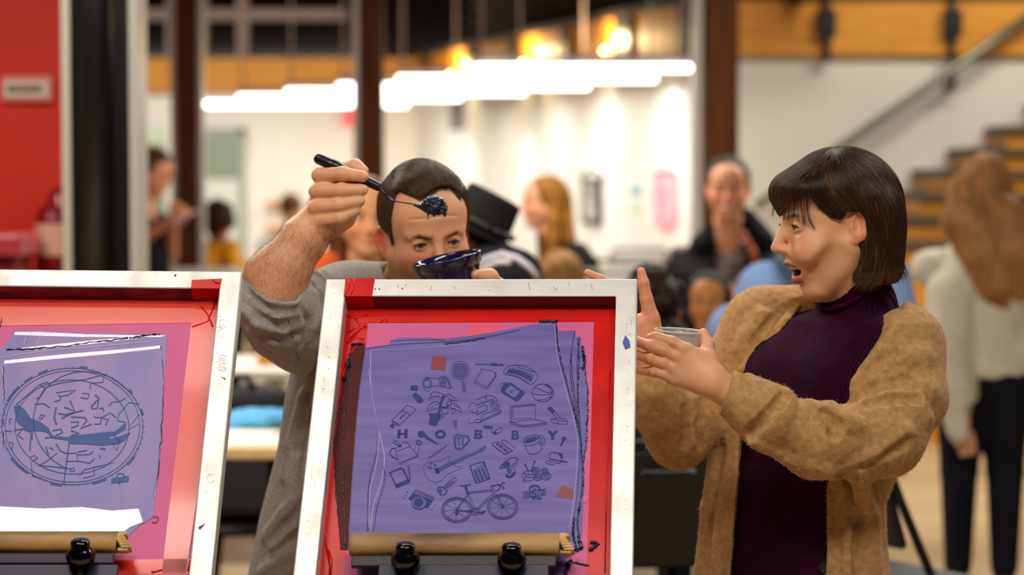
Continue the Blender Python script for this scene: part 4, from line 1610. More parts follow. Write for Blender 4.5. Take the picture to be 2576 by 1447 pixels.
lb(arc(775, 735, 755, 625, n=70), 2, True)
lb(arc(775, 735, 720, 597, n=70), 1.6, True)
lb(arc(770, 740, 610, 505, n=60, rot=3), 2, True)
lb(arc(930, 690, 575, 540, 95, 300, 40, rot=18), 2.4)
lb([(740, 920), (712, 1120), (680, 1360)], 3)
for q, w in [([(175, 500), (420, 290), (480, 320), (640, 270), (900, 235), (1120, 180), (1100, 265), (970, 270), (965, 330)], 3), ([(420, 290), (500, 260), (540, 290)], 3), ([(480, 330), (430, 420), (390, 440)], 3.5),
             ([(600, 375), (810, 345), (730, 400), (650, 415), (620, 400)], 3), ([(650, 420), (640, 455), (580, 470)], 3), ([(880, 380), (955, 385), (935, 440), (860, 425)], 3), ([(1015, 400), (1060, 430), (1040, 540), (985, 550), (980, 520), (1045, 450)], 4),
             ([(1165, 520), (1200, 475), (1290, 465), (1340, 435)], 2.5), ([(1060, 545), (1100, 540), (1110, 575)], 4), ([(750, 460), (800, 570), (690, 530)], 4), ([(620, 595), (700, 610), (890, 565)], 4), ([(660, 650), (800, 580)], 4),
             ([(600, 530), (580, 650), (605, 715)], 4.5), ([(760, 635), (900, 640), (930, 670), (860, 760), (980, 710)], 4), ([(760, 690), (840, 685), (830, 730), (760, 750)], 4), ([(1005, 625), (1020, 640), (1090, 640), (1180, 590), (1240, 640)], 3),
             ([(1090, 640), (1070, 710), (1010, 710)], 3.5), ([(1100, 650), (1160, 660), (1130, 720)], 3), ([(1340, 690), (1255, 675), (1275, 600), (1380, 480), (1470, 495)], 2), ([(1480, 710), (1340, 790), (1490, 610)], 1.6), ([(370, 500), (470, 490), (530, 535)], 3),
             ([(410, 660), (440, 610), (480, 620), (430, 665)], 3), ([(150, 780), (240, 760), (330, 800), (320, 1000)], 3), ([(240, 760), (190, 830), (250, 870)], 3), ([(345, 800), (340, 880)], 4), ([(490, 955), (520, 1040)], 4), ([(530, 960), (570, 985)], 4),
             ([(600, 920), (650, 1000), (715, 1025), (820, 1020), (830, 1105), (700, 1110)], 3), ([(830, 1010), (930, 990)], 3.5), ([(830, 1040), (960, 1035), (1000, 1000)], 3), ([(830, 1105), (960, 1130), (1010, 1080)], 3), ([(320, 1065), (370, 1045), (405, 1075), (350, 1105)], 2.5),
             ([(415, 1155), (500, 1110), (610, 1020)], 2.5), ([(415, 1155), (560, 1165), (750, 1190), (790, 1180), (800, 1210), (760, 1220), (750, 1190)], 2.5), ([(330, 1110), (350, 1270), (440, 1290), (460, 1310)], 2.2), ([(850, 1260), (900, 1200), (1250, 1120), (1000, 1170), (1010, 1260), (890, 1290)], 2.5),
             ([(1070, 970), (1130, 980)], 4), ([(1065, 1040), (1075, 1070)], 3), ([(1210, 830), (1280, 890), (1250, 995), (1200, 910)], 2), ([(100, 900), (140, 920), (120, 990)], 2.5), ([(560, 780), (650, 765), (670, 800), (600, 830)], 4), ([(760, 780), (850, 810), (760, 830)], 4),
             ([(100, 660), (130, 650)], 2.5), ([(100, 660), (105, 710)], 2.5), ([(50, 780), (130, 790)], 2.5), ([(480, 860), (560, 850)], 4), ([(1220, 240), (1210, 265), (1260, 300)], 1.6)]:
    lb(q, w)
for k in range(64):
    t_ = k * 2 * math.pi / 64
    r0 = 1.0 if k % 4 else .98
    q = [(775 + 755 * r0 * math.cos(t_), 735 + 625 * r0 * math.sin(t_)), (775 + 778 * math.cos(t_), 735 + 648 * math.sin(t_))]
    lb(q, 1)
for a0, a1 in ((205, 222), (228, 236), (242, 250), (276, 282), (322, 326), (344, 349), (30, 40), (62, 74), (98, 108), (128, 148)):
    lb(arc(775, 735, 768, 638, a0, a1, 6), 6)
dark.poly([SB.px(p, y) for p in TL([(145, 520), (200, 505), (270, 560), (330, 650), (420, 680), (520, 750), (560, 830), (700, 850), (830, 828), (905, 822), (1100, 798), (1230, 790), (1350, 690), (1345, 765), (1230, 832),
                                    (1150, 850), (1190, 868), (1400, 802), (1330, 890), (1270, 922), (1100, 940), (900, 928), (745, 922), (720, 885), (560, 862), (500, 800), (400, 782), (310, 792), (180, 690)])])
dark.poly([SB.px(p, y) for p in TL([(1195, 1290), (1380, 1265), (1375, 1330), (1190, 1345)])])
dark.poly([SB.px(p, y) for p in TL([(1255, 1330), (1300, 1325), (1280, 1362)])])
lb(arc(1290, 1275, 42, 36, 170, 370, 14), 3)
dark.build('stencil_artwork', mat('star_map_blue', (60, 86, 150), .5, spec=.3), Bs, tri=True)
mb = MB()
for x, yy in ((1010, 275), (1030, 285), (950, 1040), (975, 1000), (930, 1300), (945, 1240), (1020, 330), (1000, 440)):
    SB.stroke(mb, C6(*arc(x, yy, rnd.uniform(14, 26), rnd.uniform(16, 28), 20, 300, 14)), .7, -.0004)
for k in range(16):
    SB.stroke(mb, C6((1015 + rnd.uniform(-8, 30), 430 + k * 5), (1030 + rnd.uniform(-5, 25), 432 + k * 5)), .7, -.0004)
mb.build('scratch_marks', mat('pale_scratches', (190, 182, 172), .6), Bs)
SB.plate(MB(), C6((920, 1222), (935, 1216), (950, 1205), (938, 1225), (925, 1238), (917, 1232)), -.0005).build('paint_spot', wine_paint, Bs)
SB.plate(MB(), C6((806, 57), (816, 55), (814, 64), (808, 68)), -.0005).build('paint_spot', wine_paint, Bs)
SB.plate(MB(), C6((1020, 528), (1042, 536), (1040, 545), (1030, 534)), -.0005).build('paint_spot', wine_paint, Bs)


# ------------------------------------------------------------------ squeegees in the screens
def squeegee(S, x0, x1, yc, hpx, label):
    """wooden handle lying across the frame between two photo columns"""
    ym = -.004
    a = S.px((x0, yc), ym)
    b_ = S.px((x1, yc), ym)
    ax = nrm(b_ - a)
    up = nrm(S.R[:, 2] - ax * np.dot(S.R[:, 2], ax))
    dp = np.cross(ax, up)
    if dp[1] < 0:
        dp = -dp
    t = empty('squeegee', (a + b_) / 2)
    tag(t, label, 'squeegee', 'wooden squeegees')
    r = hpx / 2 / 1600
    mb = MB()
    prof = []
    for k in range(20):
        th = 2 * math.pi * k / 20
        prof.append((math.copysign(abs(math.cos(th)) ** .75, math.cos(th)) * r * .72, math.copysign(abs(math.sin(th)) ** .8, math.sin(th)) * r))
    n = len(prof)
    vs, fs = [], []
    stp = [(0, .86), (.004, .98), (.03, 1), (.5, 1), (.97, 1), (1, 1)]
    for u, sc in stp:
        c = a + (b_ - a) * u
        for d_, u_ in prof:
            vs.append(c + dp * d_ * sc + up * u_ * sc)
    for i in range(len(stp) - 1):
        for k in range(n):
            fs.append((i * n + k, i * n + (k + 1) % n, (i + 1) * n + (k + 1) % n, (i + 1) * n + k))
    fs.append(tuple(range(n))[::-1])
    mb.add(vs, fs, True).build('handle', beech, t)
    mb = MB()                                           # splintered end
    for k in range(9):
        u_ = -r * .85 + 1.7 * r * k / 8
        w = (1 - (abs(u_) / r) ** 2) ** .5 * r * .66
        mb.box(b_ + ax * (.002 + .0045 * ((k * 5) % 3) / 2 + (.008 if u_ < -r * .1 else 0)) + up * u_, (0.016, 2 * w, r * .24), np.stack([ax, dp, up], 1))
    mb.build('splintered_end', beech_end, t, bevel=.001)
    mb = MB()
    mb.box((a + b_) / 2 - up * (r + .008) + dp * .004, (np.linalg.norm(b_ - a) * .97, .010, .022), np.stack([ax, dp, up], 1))
    mb.build('rubber_blade', blade_rubber, t, bevel=.0015)
    return t


squeegee(SA, 880, 1408, 1371, 58, 'ink-stained wooden squeegee lying in the hobby screen')
squeegee(SB, -130, 296, 1365, 56, 'ink-stained wooden squeegee lying in the star-map screen')


# ------------------------------------------------------------------ press clamps holding the screens
def press(S, x0, x1, knobs, label):
    t = empty('press_clamp', S.loc(S.W / 2, .0, -S.L - .1))
    tag(t, label, 'press clamp', 'navy press clamps')
    q0, q1 = S.px((x0, 1421), -.014), S.px((x1, 1421), -.014)
    l0 = S.R.T @ (q0 - S.o)
    l1 = S.R.T @ (q1 - S.o)
    zt = l0[2]
    mb = MB()
    c = [(l0[0], zt), (l1[0], l1[2]), (l1[0], -S.L - .03), (l0[0], -S.L - .03)]
    mb.prism([S.loc(x, -.016, z) for x, z in c], S.R[:, 1] * .012)
    mb.prism([S.loc(x, -.004, z) for x, z in [(l0[0], -S.L - .002), (l1[0], -S.L - .002), (l1[0], -S.L - .03), (l0[0], -S.L - .03)]], S.R[:, 1] * .045)
    mb.build('clamp_plate', navy_metal, t, bevel=.0015)
    for kx, ky in knobs:
        k = S.px((kx, ky), -.03)
        ax = nrm(S.R[:, 1] * -1 + S.R[:, 2] * .9)
        mb = MB()
        mb.lathe(k - ax * .012, ax, [(.012, -.03), (.013, -.01), (.0165, -.002), (.021, .004), (.0225, .012), (.0215, .019), (.017, .024), (.0145, .028), (.0150, .034), (.013, .0375), (0, .038)], 32)
        mb.build('clamp_knob', dark_chrome, t)
        mb = MB()
        mb.tube([k - ax * .075, k - ax * .03], .0055, 10)
        mb.build('knob_bolt', mat('brass_bolt', (120, 96, 60), .4, .8) if 'brass_bolt' not in MATS else MATS['brass_bolt'], t)
    mb = MB()
    c0 = S.loc((l0[0] + l1[0]) / 2, .02, -S.L - .03)
    mb.tube([c0, c0 + np.array([0, -.02, -.06]), np.array([c0[0], c0[1] - .02, .745])], .022, 12)
    mb.box((c0[0], c0[1] - .02, .752), (.24, .16, .016))
    mb.build('press_arm', navy_metal, t)
    return t


press(SA, 953, 1381, [(1020, 1409), (1287, 1411)], 'navy press clamp with two dark knobs under the hobby screen')
press(SB, -120, 298, [(203, 1400), (-60, 1402)], 'navy press clamp under the star-map screen at the left edge')
# the bench that carries both presses
t = empty('print_table', (-.35, 3.3, 0))
tag(t, 'print table below the two screens carrying the presses', 'table')
table_top = mat('table_laminate', (206, 190, 160), .45, noise=(190, 172, 140), noise_scale=6, noise_stretch=(6, 1, 1))
dark_steel = mat('dark_steel', (26, 26, 28), .4, .6)
mb = MB()
mb.box2((-1.25, 2.95, .71), (.55, 3.72, .744))
mb.build('table_top', table_top, t, bevel=.004)
for sx in (-1.18, .48):
    for sy in (3.02, 3.64):
        mb = MB()
        mb.tube([(sx, sy, 0), (sx, sy, .712)], .02, 10)
        mb.build('leg', dark_steel, t)
# ------------------------------------------------------------------ tables behind the screens
def table(x0, x1, y0, y1, z, label, top_m, leg_m=None, name='work_table', th=.035):
    t = empty(name, ((x0 + x1) / 2, (y0 + y1) / 2, 0))
    tag(t, label, 'table', 'hall tables')
    MB().box2((x0, y0, z - th), (x1, y1, z)).build('table_top', top_m, t, bevel=.006)
    for x in (x0 + .07, x1 - .07):
        for y in (y0 + .07, y1 - .07):
            MB().tube([(x, y, 0), (x, y, z - th)], .02, 10).build('leg', leg_m or dark_steel, t)
    return t


maple = mat('maple_top', (222, 190, 140), .45, noise=(206, 172, 120), noise_scale=5, noise_stretch=(6, 1, 1))
white_top = mat('white_top', (232, 226, 212), .45)
table(-2.0, -.62, 6.45, 7.15, .77, 'maple work table with papers behind the grey-shirted man', maple)
table(-1.7, -.3, 9.1, 9.9, .76, 'white-topped table behind the maple table', white_top)
table(-3.05, -1.35, 13.2, 13.9, .98, 'high white table where the yellow shirt sits', white_top)
table(.35, 1.25, 11.6, 12.3, 1.0, 'high white table under the pennant banner', white_top)
random.seed(5)
paper_m = mat('white_paper', (236, 232, 222), .7)
for k, (x, y, r, lab) in enumerate([(-.82, 6.60, 8, 'white paper sheet nearest the front edge of the maple table'), (-.86, 6.78, -14, 'white paper sheet lying behind the nearest sheet'), (-1.25, 6.7, 4, 'white paper sheet at the left of the maple table')]):
    o = MB().box((x, y, .772 + .003 * k), (.3, .21, .004), rotm('Z', r)).build('paper_sheet', paper_m, None)
    tag(o, lab, 'paper', 'papers on the maple table')
S = SDF()
S.el((-.88, 6.97, .79), (.20, .10, .022), k=.02)
S.el((-.77, 6.95, .80), (.10, .08, .03), k=.03)
S.el((-1.0, 6.99, .795), (.10, .07, .03), k=.03)
S.disp = lambda p: .006 * np.sin(p[:, 0] * 60 + p[:, 1] * 31) * np.sin(p[:, 1] * 55)
S.half((0, 0, .774), (0, 0, -1))
o = sculpt('folded_cloth', S, .008, mat('sky_cloth', (96, 176, 226), .8))
tag(o, 'bright blue crumpled cloth on the maple table', 'cloth')
S = SDF()
S.bx((-0.92, 7.6, .60), (.20, .1, .21), rd=.06)
S.el((-0.86, 7.56, .80), (.12, .09, .05), k=.05)
o = empty('backpack', (-0.92, 7.6, .39))
tag(o, 'dark backpack on a stool behind the maple table', 'backpack')
sculpt('bag', S, .012, mat('bag_black', (34, 32, 36), .8), o)
MB().tube([(-1.00, 7.52, .8), (-0.96, 7.5, .88), (-0.88, 7.5, .88), (-0.84, 7.52, .8)], .012, 8).build('carry_loop', black_steel, o)
MB().tube([(-1.04, 7.49, .76), (-1.06, 7.45, .6), (-1.04, 7.49, .44)], .016, 8).build('strap', black_steel, o)
o = empty('stool', (-0.92, 7.6, 0))
tag(o, 'black stool under the dark backpack', 'stool')
MB().lathe((-0.92, 7.6, .355), (0, 0, 1), [(0, 0), (.17, 0), (.18, .015), (.17, .033), (0, .033)], 24).build('seat', black_steel, o)
for a in range(4):
    x, y = math.cos(a * 1.5708 + .78), math.sin(a * 1.5708 + .78)
    MB().tube([(-0.92 + .1 * x, 7.6 + .1 * y, .355), (-0.92 + .16 * x, 7.6 + .16 * y, 0)], .012, 8).build('leg', black_steel, o)
o = MB().box((-.98, 9.45, .80), (.16, .2, .075), rotm('Z', 10)).build('cardboard_box', plywood, None, bevel=.004)
tag(o, 'small orange-brown box on the white-topped table', 'box')
o = MB().box((-.8, 9.4, .775), (.12, .2, .03), rotm('Z', -20)).build('paint_tray', black_steel, None, bevel=.004)
tag(o, 'dark flat tray on the white-topped table', 'tray')

# ------------------------------------------------------------------ folding chairs
chair_black = mat('chair_black', (13, 12, 12), .45)
chair_tube = mat('chair_tube', (12, 14, 12), .35, .4)


def folding_chair(loc, rz, label):
    t = empty('folding_chair', (0, 0, 0))
    tag(t, label, 'chair', 'black folding chairs')
    for sx in (-1, 1):
        MB().tube([(sx * .225, .30, 0), (sx * .225, .05, .45), (sx * .225, -.10, .72), (sx * .215, -.16, .86), (sx * .17, -.175, .905), (0, -.18, .915)], .0125, 10).build('front_leg', chair_tube, t)
        MB().tube([(sx * .2, -.28, 0), (sx * .2, -.02, .38), (sx * .2, .12, .455)], .0125, 10).build('back_leg', chair_tube, t)
    MB().tube([(-.225, .22, .14), (.225, .22, .14)], .009, 8).build('stretcher', chair_tube, t)
    S = SDF()
    S.bx((0, .08, .455), (.205, .2, .017), rotm('X', 3), .014)
    S.el((0, .06, .52), (.2, .19, .055), k=.02, mode='s')
    sculpt('seat', S, .007, chair_black, t)
    S = SDF()
    Rb = rotm('X', 20)
    S.bx((0, -.118, .74), (.212, .013, .155), Rb, .012)
    S.rc(np.array([-.05, -.165, .853]), np.array([.05, -.165, .853]), .021, k=.003, mode='s')
    S.disp = lambda p: .35 * (p[:, 0] ** 2) * 0
    sculpt('backrest', S, .006, chair_black, t)
    t.location = loc
    t.rotation_euler = (0, 0, rz)
    return t


folding_chair((P(1660, 1200, 5.35)[0], 5.55, 0), math.radians(8), 'black folding chair between the hobby screen and the woman in camel')
folding_chair((P(2190, 1200, 5.9)[0], 5.95, 0), math.radians(-55), 'black folding chair whose leg shows right of the camel cardigan')
# tubular cafe chairs far back
cafe_tube = mat('cafe_tube', (128, 136, 118), .4, .5)
cafe_seat = mat('cafe_seat', (214, 206, 200), .5)


def cafe_chair(loc, rz, label):
    t = empty('bar_chair', (0, 0, 0))
    tag(t, label, 'chair', 'tubular bar chairs')
    for sx in (-1, 1):
        MB().tube([(sx * .17, .17, 0), (sx * .17, .16, .78), (sx * .17, .12, .8), (sx * .17, -.14, .8), (sx * .17, -.17, .78), (sx * .17, -.19, 0)], .013, 8).build('leg_frame', cafe_tube, t)
    MB().tube([(-.17, -.16, .8), (-.17, -.2, 1.08), (-.15, -.205, 1.12), (.15, -.205, 1.12), (.17, -.2, 1.08), (.17, -.16, .8)], .013, 8).build('back_frame', cafe_tube, t)
    MB().tube([(-.17, .165, .3), (.17, .165, .3)], .01, 8).build('foot_rail', cafe_tube, t)
    MB().box((0, 0, .818), (.34, .32, .024)).build('seat', cafe_seat, t, bevel=.008)
    MB().box((0, -.2, 1.04), (.3, .012, .1)).build('backrest', cafe_seat, t, bevel=.004)
    t.location = loc
    t.rotation_euler = (0, 0, rz)


for px, Y, rz, lab in ((1728, 11.0, 20, 'tubular bar chair in front of the thick timber column'), (1570, 10.3, -25, 'tubular bar chair behind the raised fingers'), (1528, 11.2, 160, 'tubular bar chair beside the blonde woman in black'), (1630, 12.9, 190, 'tubular bar chair beyond the high white table')):
    cafe_chair((P(px, 600, Y)[0], Y, 0), math.radians(rz), lab)
# ------------------------------------------------------------------ people: heads and hands
skin_m = mat('skin', attr='Col', rough=.48, spec=.4, sss=.12, bump=.12, bump_scale=420, bump_dist=.001)
eye_m = mat('eye', attr='Col', rough=.08, spec=.6, coat=.6)
lash_m = mat('eyelash', (22, 14, 12), .6)
tooth_m = mat('teeth', (232, 222, 204), .3)


def add_head(S, o, R, s=1.0, gap=0.0, neck=None, fem=0.0, ears=True, lid=.0052, ear=(0, 0)):
    """a face and skull; o = point midway between the ears at eye height, R columns = left, back, up; gap opens the mouth"""
    T = lambda c: o + R @ (np.asarray(c, float) * s)
    E = lambda c, r, k=.01, mode='u', Rl=None: S.el(T(c), np.asarray(r) * s, R if Rl is None else R @ Rl, k * s, mode)
    C = lambda a, b_, ra, rb, k=.01, mode='u': S.rc(T(a), T(b_), ra * s, rb * s, k * s, mode)
    g = gap
    E((0, .010, .040), (.074, .098, .083))
    E((0, -.042, .042), (.062, .052, .055), .03)
    E((0, -.030, -.025 - g * .1), (.062, .060, .072 + g * .1), .03)
    if neck:
        S.rc(T((0, .022, -.05)), neck[0], .052 * s, neck[1], .03)
        S.rc(neck[0], neck[2], neck[1], neck[1] * 1.1, .03)
    for x in (-1, 1):
        E((x * .040, -.055, -.030), (.026, .028, .026), .022)
        C((x * .053, .000, -.040), (x * .020, -.058 + g * .6, -.096 - g * .32), .018, .016, .03)
    E((0, -.066 + g * .72, -.100 - g * .32), (.021 - .003 * fem, .019, .017), .022)
    E((0, -.073 + g * .3, -.060 - g * .15), (.027, .019, .026 + g * .1), .02)
    for x in (-1, 1):
        C((x * .014, -.088, .019), (x * .046, -.072, .017), .0085 - .002 * fem, .007, .014)
    C((0, -.091, .010), (0, -.1115, -.036), .0070, .0095, .013)
    for x in (-1, 1):
        E((x * .0108, -.099, -.039), (.0085, .011, .0075), .007)
        E((x * .0058, -.1065, -.0465), (.0032, .0045, .003), .003, 's')
        E((x * .032, -.0985, .000), (.0185, .013, .0115), .013, 's')
        E((x * .0315, -.0782, .0), (.0138, .0138, .0138), .003)
        E((x * .0315, -.0945, -.0006), (.0128, .0135, lid), .0012, 's')
        C((x * .012, -.106, -.050), (x * .027, -.082, -.066 - g * .3), .0016, .0022, .006, 's')
    # mouth
    zu = -.0625
    zl = -.0745 - g * .5
    yl = -.0885 + g * .36
    cy, cz, cx = -.079 + g * .68, (zu + zl) / 2 + g * .34 - .001, .021 + g * .09
    for x in (-1, 1):
        C((0, -.0925, zu + .001), (x * .012, -.0875 + g * .08, zu - .0005), .0050, .0046, .004)
        C((x * .012, -.0875 + g * .08, zu - .0005), (x * cx, cy, cz), .0046, .0030, .004)
        C((0, yl, zl), (x * .012, yl + .004, zl + g * .08), .0062 - g * .01, .0055, .005)
        C((x * .012, yl + .004, zl + g * .08), (x * cx, cy, cz), .0055, .0030, .005)
    E((0, yl - .006, zl - .012), (.014, .006, .0045), .006, 's')
    if g > .004:
        zc = (zu + zl) / 2 - .0005
        E((0, -.080 + g * .4, zc + g * .07), (.0215 + g * .08, .042, (zu - zl) / 2 - .0032), .0025, 's')
    else:
        C((.022, -.0835, -.0685), (0, -.0985, -.0678), .0014, .0018, .003, 's')
        C((-.022, -.0835, -.0685), (0, -.0985, -.0678), .0014, .0018, .003, 's')
    C((0, -.1045, -.0475), (0, -.0965, -.0585), .0014, .002, .004, 's')
    if ears:
        for x in (-1, 1):
            Rl = rotm('Z', x * -28) @ rotm('X', -12)
            c0 = np.array([x * .0785, .014 + ear[0], .002 + ear[1]])
            D = lambda v: c0 + Rl @ np.array([v[0] * x, v[1], v[2]])
            E(c0, (.0075, .0190, .0305), .006, 'u', Rl)
            E(D((.0080, -.001, .004)), (.0098, .0128, .0210), .0015, 's', Rl)
            C(D((.002, -.008, .027)), D((.003, .016, .012)), .0033, .0033, .002)
            C(D((.003, .016, .012)), D((.002, .011, -.014)), .0033, .0033, .002)
            C(D((.001, .006, .016)), D((.002, .006, -.010)), .0024, .0022, .002)
            E(D((.002, -.013, -.006)), (.004, .0045, .007), .004)
            E(D((-.001, -.004, -.027)), (.0052, .0085, .0085), .005)
    return T


def face_paint(V_, o, R, s, base, lip=(196, 92, 88), brow=(70, 44, 30), blush=(226, 128, 104), gap=0., stubble=None, browz=.0205, sides=(1, 1)):
    q = ((V_ - o) @ R / s).astype(np.float32)
    base = lin3(base)
    c = np.tile(base, (len(V_), 1))

    def mixin(w, col):
        w = np.clip(w, 0, 1)[:, None]
        c[:] = c * (1 - w) + lin3(col) * w

    def seg(a, b_):
        a = np.array(a, np.float32)
        b_ = np.array(b_, np.float32)
        ba = b_ - a
        t = np.clip((q - a) @ ba / (ba @ ba), 0, 1)
        return np.linalg.norm(q - a - t[:, None] * ba, axis=1)
    ax = np.abs(q[:, 0])
    qa = q.copy()
    qa[:, 0] = ax
    front = q[:, 1] < -.03
    mixin(np.exp(-(((ax - .043) / .022) ** 2 + ((q[:, 2] + .032) / .018) ** 2)) * .5 * front, blush)
    mixin(np.exp(-((ax / .014) ** 2 + ((q[:, 2] + .036) / .014) ** 2)) * .35 * (q[:, 1] < -.09), blush)
    mixin(np.clip((ax - .0735) / .005, 0, 1) * np.exp(-(((q[:, 1] - .016) / .024) ** 4 + ((q[:, 2]) / .036) ** 4)) * .45, (222, 104, 76))
    mixin(np.exp(-(((ax - .03) / .02) ** 2 + ((q[:, 2] + .0) / .012) ** 2)) * .22 * front, (150, 84, 66))
    if stubble is not None:
        w = np.clip((-.045 - q[:, 2]) / .02, 0, 1) * np.clip((.03 - q[:, 1]) / .02, 0, 1) * .55 * (q[:, 2] > -.125)
        mixin(w, stubble)
    # lips
    zu = -.0625
    zl = -.0745 - gap * .5
    yl = -.0885 + gap * .36
    q, q0 = qa, q
    cy, cz, cx = -.079 + gap * .68, (zu + zl) / 2 + gap * .34 - .001, .021 + gap * .09
    m1, m2 = (.012, -.0875 + gap * .08, zu - .0005), (.012, yl + .004, zl + gap * .08)
    du = np.minimum(seg((0, -.0925, zu + .001), m1), seg(m1, (cx, cy, cz)) + .0012)
    dl = np.minimum(seg((0, yl, zl), m2), seg(m2, (cx, cy, cz)) + .0016)
    mixin((.0066 - du) / .0016, lip)
    mixin((.0080 + gap * .02 - dl) / .0016, lip)
    if gap > .004:
        zc = (zu + zl) / 2
        e = (ax / (.0205 + gap * .08)) ** 2 + ((q0[:, 2] - zc - gap * .07) / max(.003, (zu - zl) / 2 - .0030)) ** 2
        mixin((e < 1) * np.clip((np.minimum(du, dl) - .0048) / .001, 0, 1) * (q0[:, 1] < -.03), (58, 12, 14))
    # eyebrows
    db = np.minimum(seg((.0135, -.0945, browz), (.034, -.0885, browz + .004)), seg((.034, -.0885, browz + .004), (.050, -.073, browz - .001)))
    mixin((.0062 - db) / .0032 * .9, brow)
    return c


def add_eyes(o, R, s, parent, iris=(70, 90, 104), look=(0, 0), r=.0123, lashes=True):
    for x, nm in ((-1, 'eye'), (1, 'eye')):
        c = o + R @ (np.array([x * .0315, -.0782, .0]) * s)
        d = R @ nrm([look[0], -1, look[1]])
        mb = MB()
        n, mth = 24, 18
        ax = nrm(d)
        a = nrm(np.cross(ax, [0.01, 0.02, 1.0]))
        b_ = np.cross(ax, a)
        vs = []
        fs = []
        cols = []
        th = list(np.linspace(0, .22, 4)) + list(np.linspace(.235, .50, 6)) + list(np.linspace(.52, math.pi, 10))
        for t in th:
            for k in range(n):
                p_ = 2 * math.pi * k / n
                vs.append(c + r * s * (ax * math.cos(t) + math.sin(t) * (a * math.cos(p_) + b_ * math.sin(p_))))
                cols.append((6, 5, 5) if t <= .225 else (iris if t < .47 else ((30, 34, 38) if t < .51 else (226, 216, 206))))
        for i in range(len(th) - 1):
            for k in range(n):
                fs.append((i * n + k, (i + 1) * n + k, (i + 1) * n + (k + 1) % n, i * n + (k + 1) % n))
        mb.add(vs, fs, True)
        e = mb.build(nm, eye_m, parent)
        at = e.data.color_attributes.new('Col', 'FLOAT_COLOR', 'POINT')
        at.data.foreach_set('color', np.array([lin(q) for q in cols], np.float32).ravel())
        if lashes:
            mb = MB()
            pts = []
            for k in range(9):
                u = -1 + 2 * k / 8
                pts.append(o + R @ (np.array([x * .0315 + u * .0125, -.0782 - math.sqrt(max(0, .0140 ** 2 - (u * .0125) ** 2)) - .0004, .0046 * (1 - u * u) - .0006]) * s))
            mb.tube(pts, [.0005 * s] + [.0013 * s] * 7 + [.0005 * s], 6)
            mb.build('eyelashes', lash_m, parent)


def streak_mat(name, c1, c2, scale=(60, 60, 4), rough=.42):
    return mat(name, c1, rough, spec=.12, noise=c2, noise_scale=1, noise_stretch=scale, bump=.5, bump_scale=1, bump_stretch=scale, bump_dist=.004)


def hairmat(name, dark, light, tip=None, rough=.32):
    """strands: each its own shade between two colours, and paler towards the tip"""
    m = bpy.data.materials.new(name)
    m.use_nodes = True
    nt = m.node_tree
    b = nt.nodes['Principled BSDF']
    b.inputs['Roughness'].default_value = rough
    b.inputs['Specular IOR Level'].default_value = .5
    hi = nt.nodes.new('ShaderNodeHairInfo')
    mx = nt.nodes.new('ShaderNodeMix')
    mx.data_type = 'RGBA'
    mx.inputs[6].default_value = lin(dark)
    mx.inputs[7].default_value = lin(light)
    pw = nt.nodes.new('ShaderNodeMath')
    pw.operation = 'POWER'
    pw.inputs[1].default_value = 2.2
    nt.links.new(hi.outputs['Random'], pw.inputs[0])
    nt.links.new(pw.outputs[0], mx.inputs['Factor'])
    out = mx.outputs[2]
    if tip is not None:
        m2 = nt.nodes.new('ShaderNodeMix')
        m2.data_type = 'RGBA'
        m2.inputs[7].default_value = lin(tip)
        nt.links.new(hi.outputs['Intercept'], m2.inputs['Factor'])
        nt.links.new(out, m2.inputs[6])
        out = m2.outputs[2]
    nt.links.new(out, b.inputs['Base Color'])
    return m
# ------------------------------------------------------------------ the woman in the camel cardigan
wY = 3.98
w_root = empty('person', (P(2030, 1447, 4.0)[0], 4.02, 0))
tag(w_root, 'woman with a dark bob in a camel cardigan and plum turtleneck, mouth wide open', 'person')
wyaw = math.radians(13)
wfwd = np.array([-math.cos(wyaw), -math.sin(wyaw), -.02])
wR = frame_dirs(wfwd)
wo = P(2103, 568, wY)
ws = 1.0
GAP = .036
S = SDF()
nb = P(2150, 790, 4.02)
T = add_head(S, wo, wR, ws, GAP, (P(2135, 700, 4.0), .05, P(2160, 830, 4.03)), fem=1, lid=.0043)
# slim torso that carries the clothes
bf = nrm([-.75, -.66, 0])
bR = frame_dirs(bf)
byaw = math.atan2(bR[1, 0], bR[0, 0])


def row(py, px, Y, rx, ry):
    q = P(px, py, Y)
    return (q[2], q[0], q[1], rx, ry)


LSH, RSH = P(2268, 885, 3.975), P(1905, 850, 4.125)
LEL, REL = P(2226, 1102, 3.845), P(1712, 1096, 4.055)
LWR, RWR = P(1826, 985, 3.80), P(1652, 950, 4.0)
S.loft([row(830, 2120, 4.04, .11, .07), row(900, 2080, 4.04, .135, .09), row(1150, 2030, 4.04, .115, .08), row(1400, 1995, 4.04, .14, .10), row(1560, 1990, 4.04, .145, .11)], byaw, .04)
S.chain([LSH, P(2290, 1000, 3.905), LEL, P(2060, 1100, 3.805), LWR], [.042, .038, .036, .034, .022], .03)
S.chain([RSH, P(1800, 1000, 4.105), REL, RWR], [.042, .036, .034, .022], .03)
for sx in (-1, 1):
    hip = np.array([P(1990, 1500, 4.04)[0], 4.04, .86]) + bR[:, 0] * .075 * sx
    S.chain([hip, hip + np.array([0, -.02, -.38]), hip + np.array([0, .03, -.80])], [.07, .05, .035], .03)
# her left hand (nearer), around the cup
Yh = 3.795


def hand_px(S, lst, k=.004):
    for pts in lst:
        S.chain([P(a, b_, c) for a, b_, c, r in pts], [r for a, b_, c, r in pts], k)


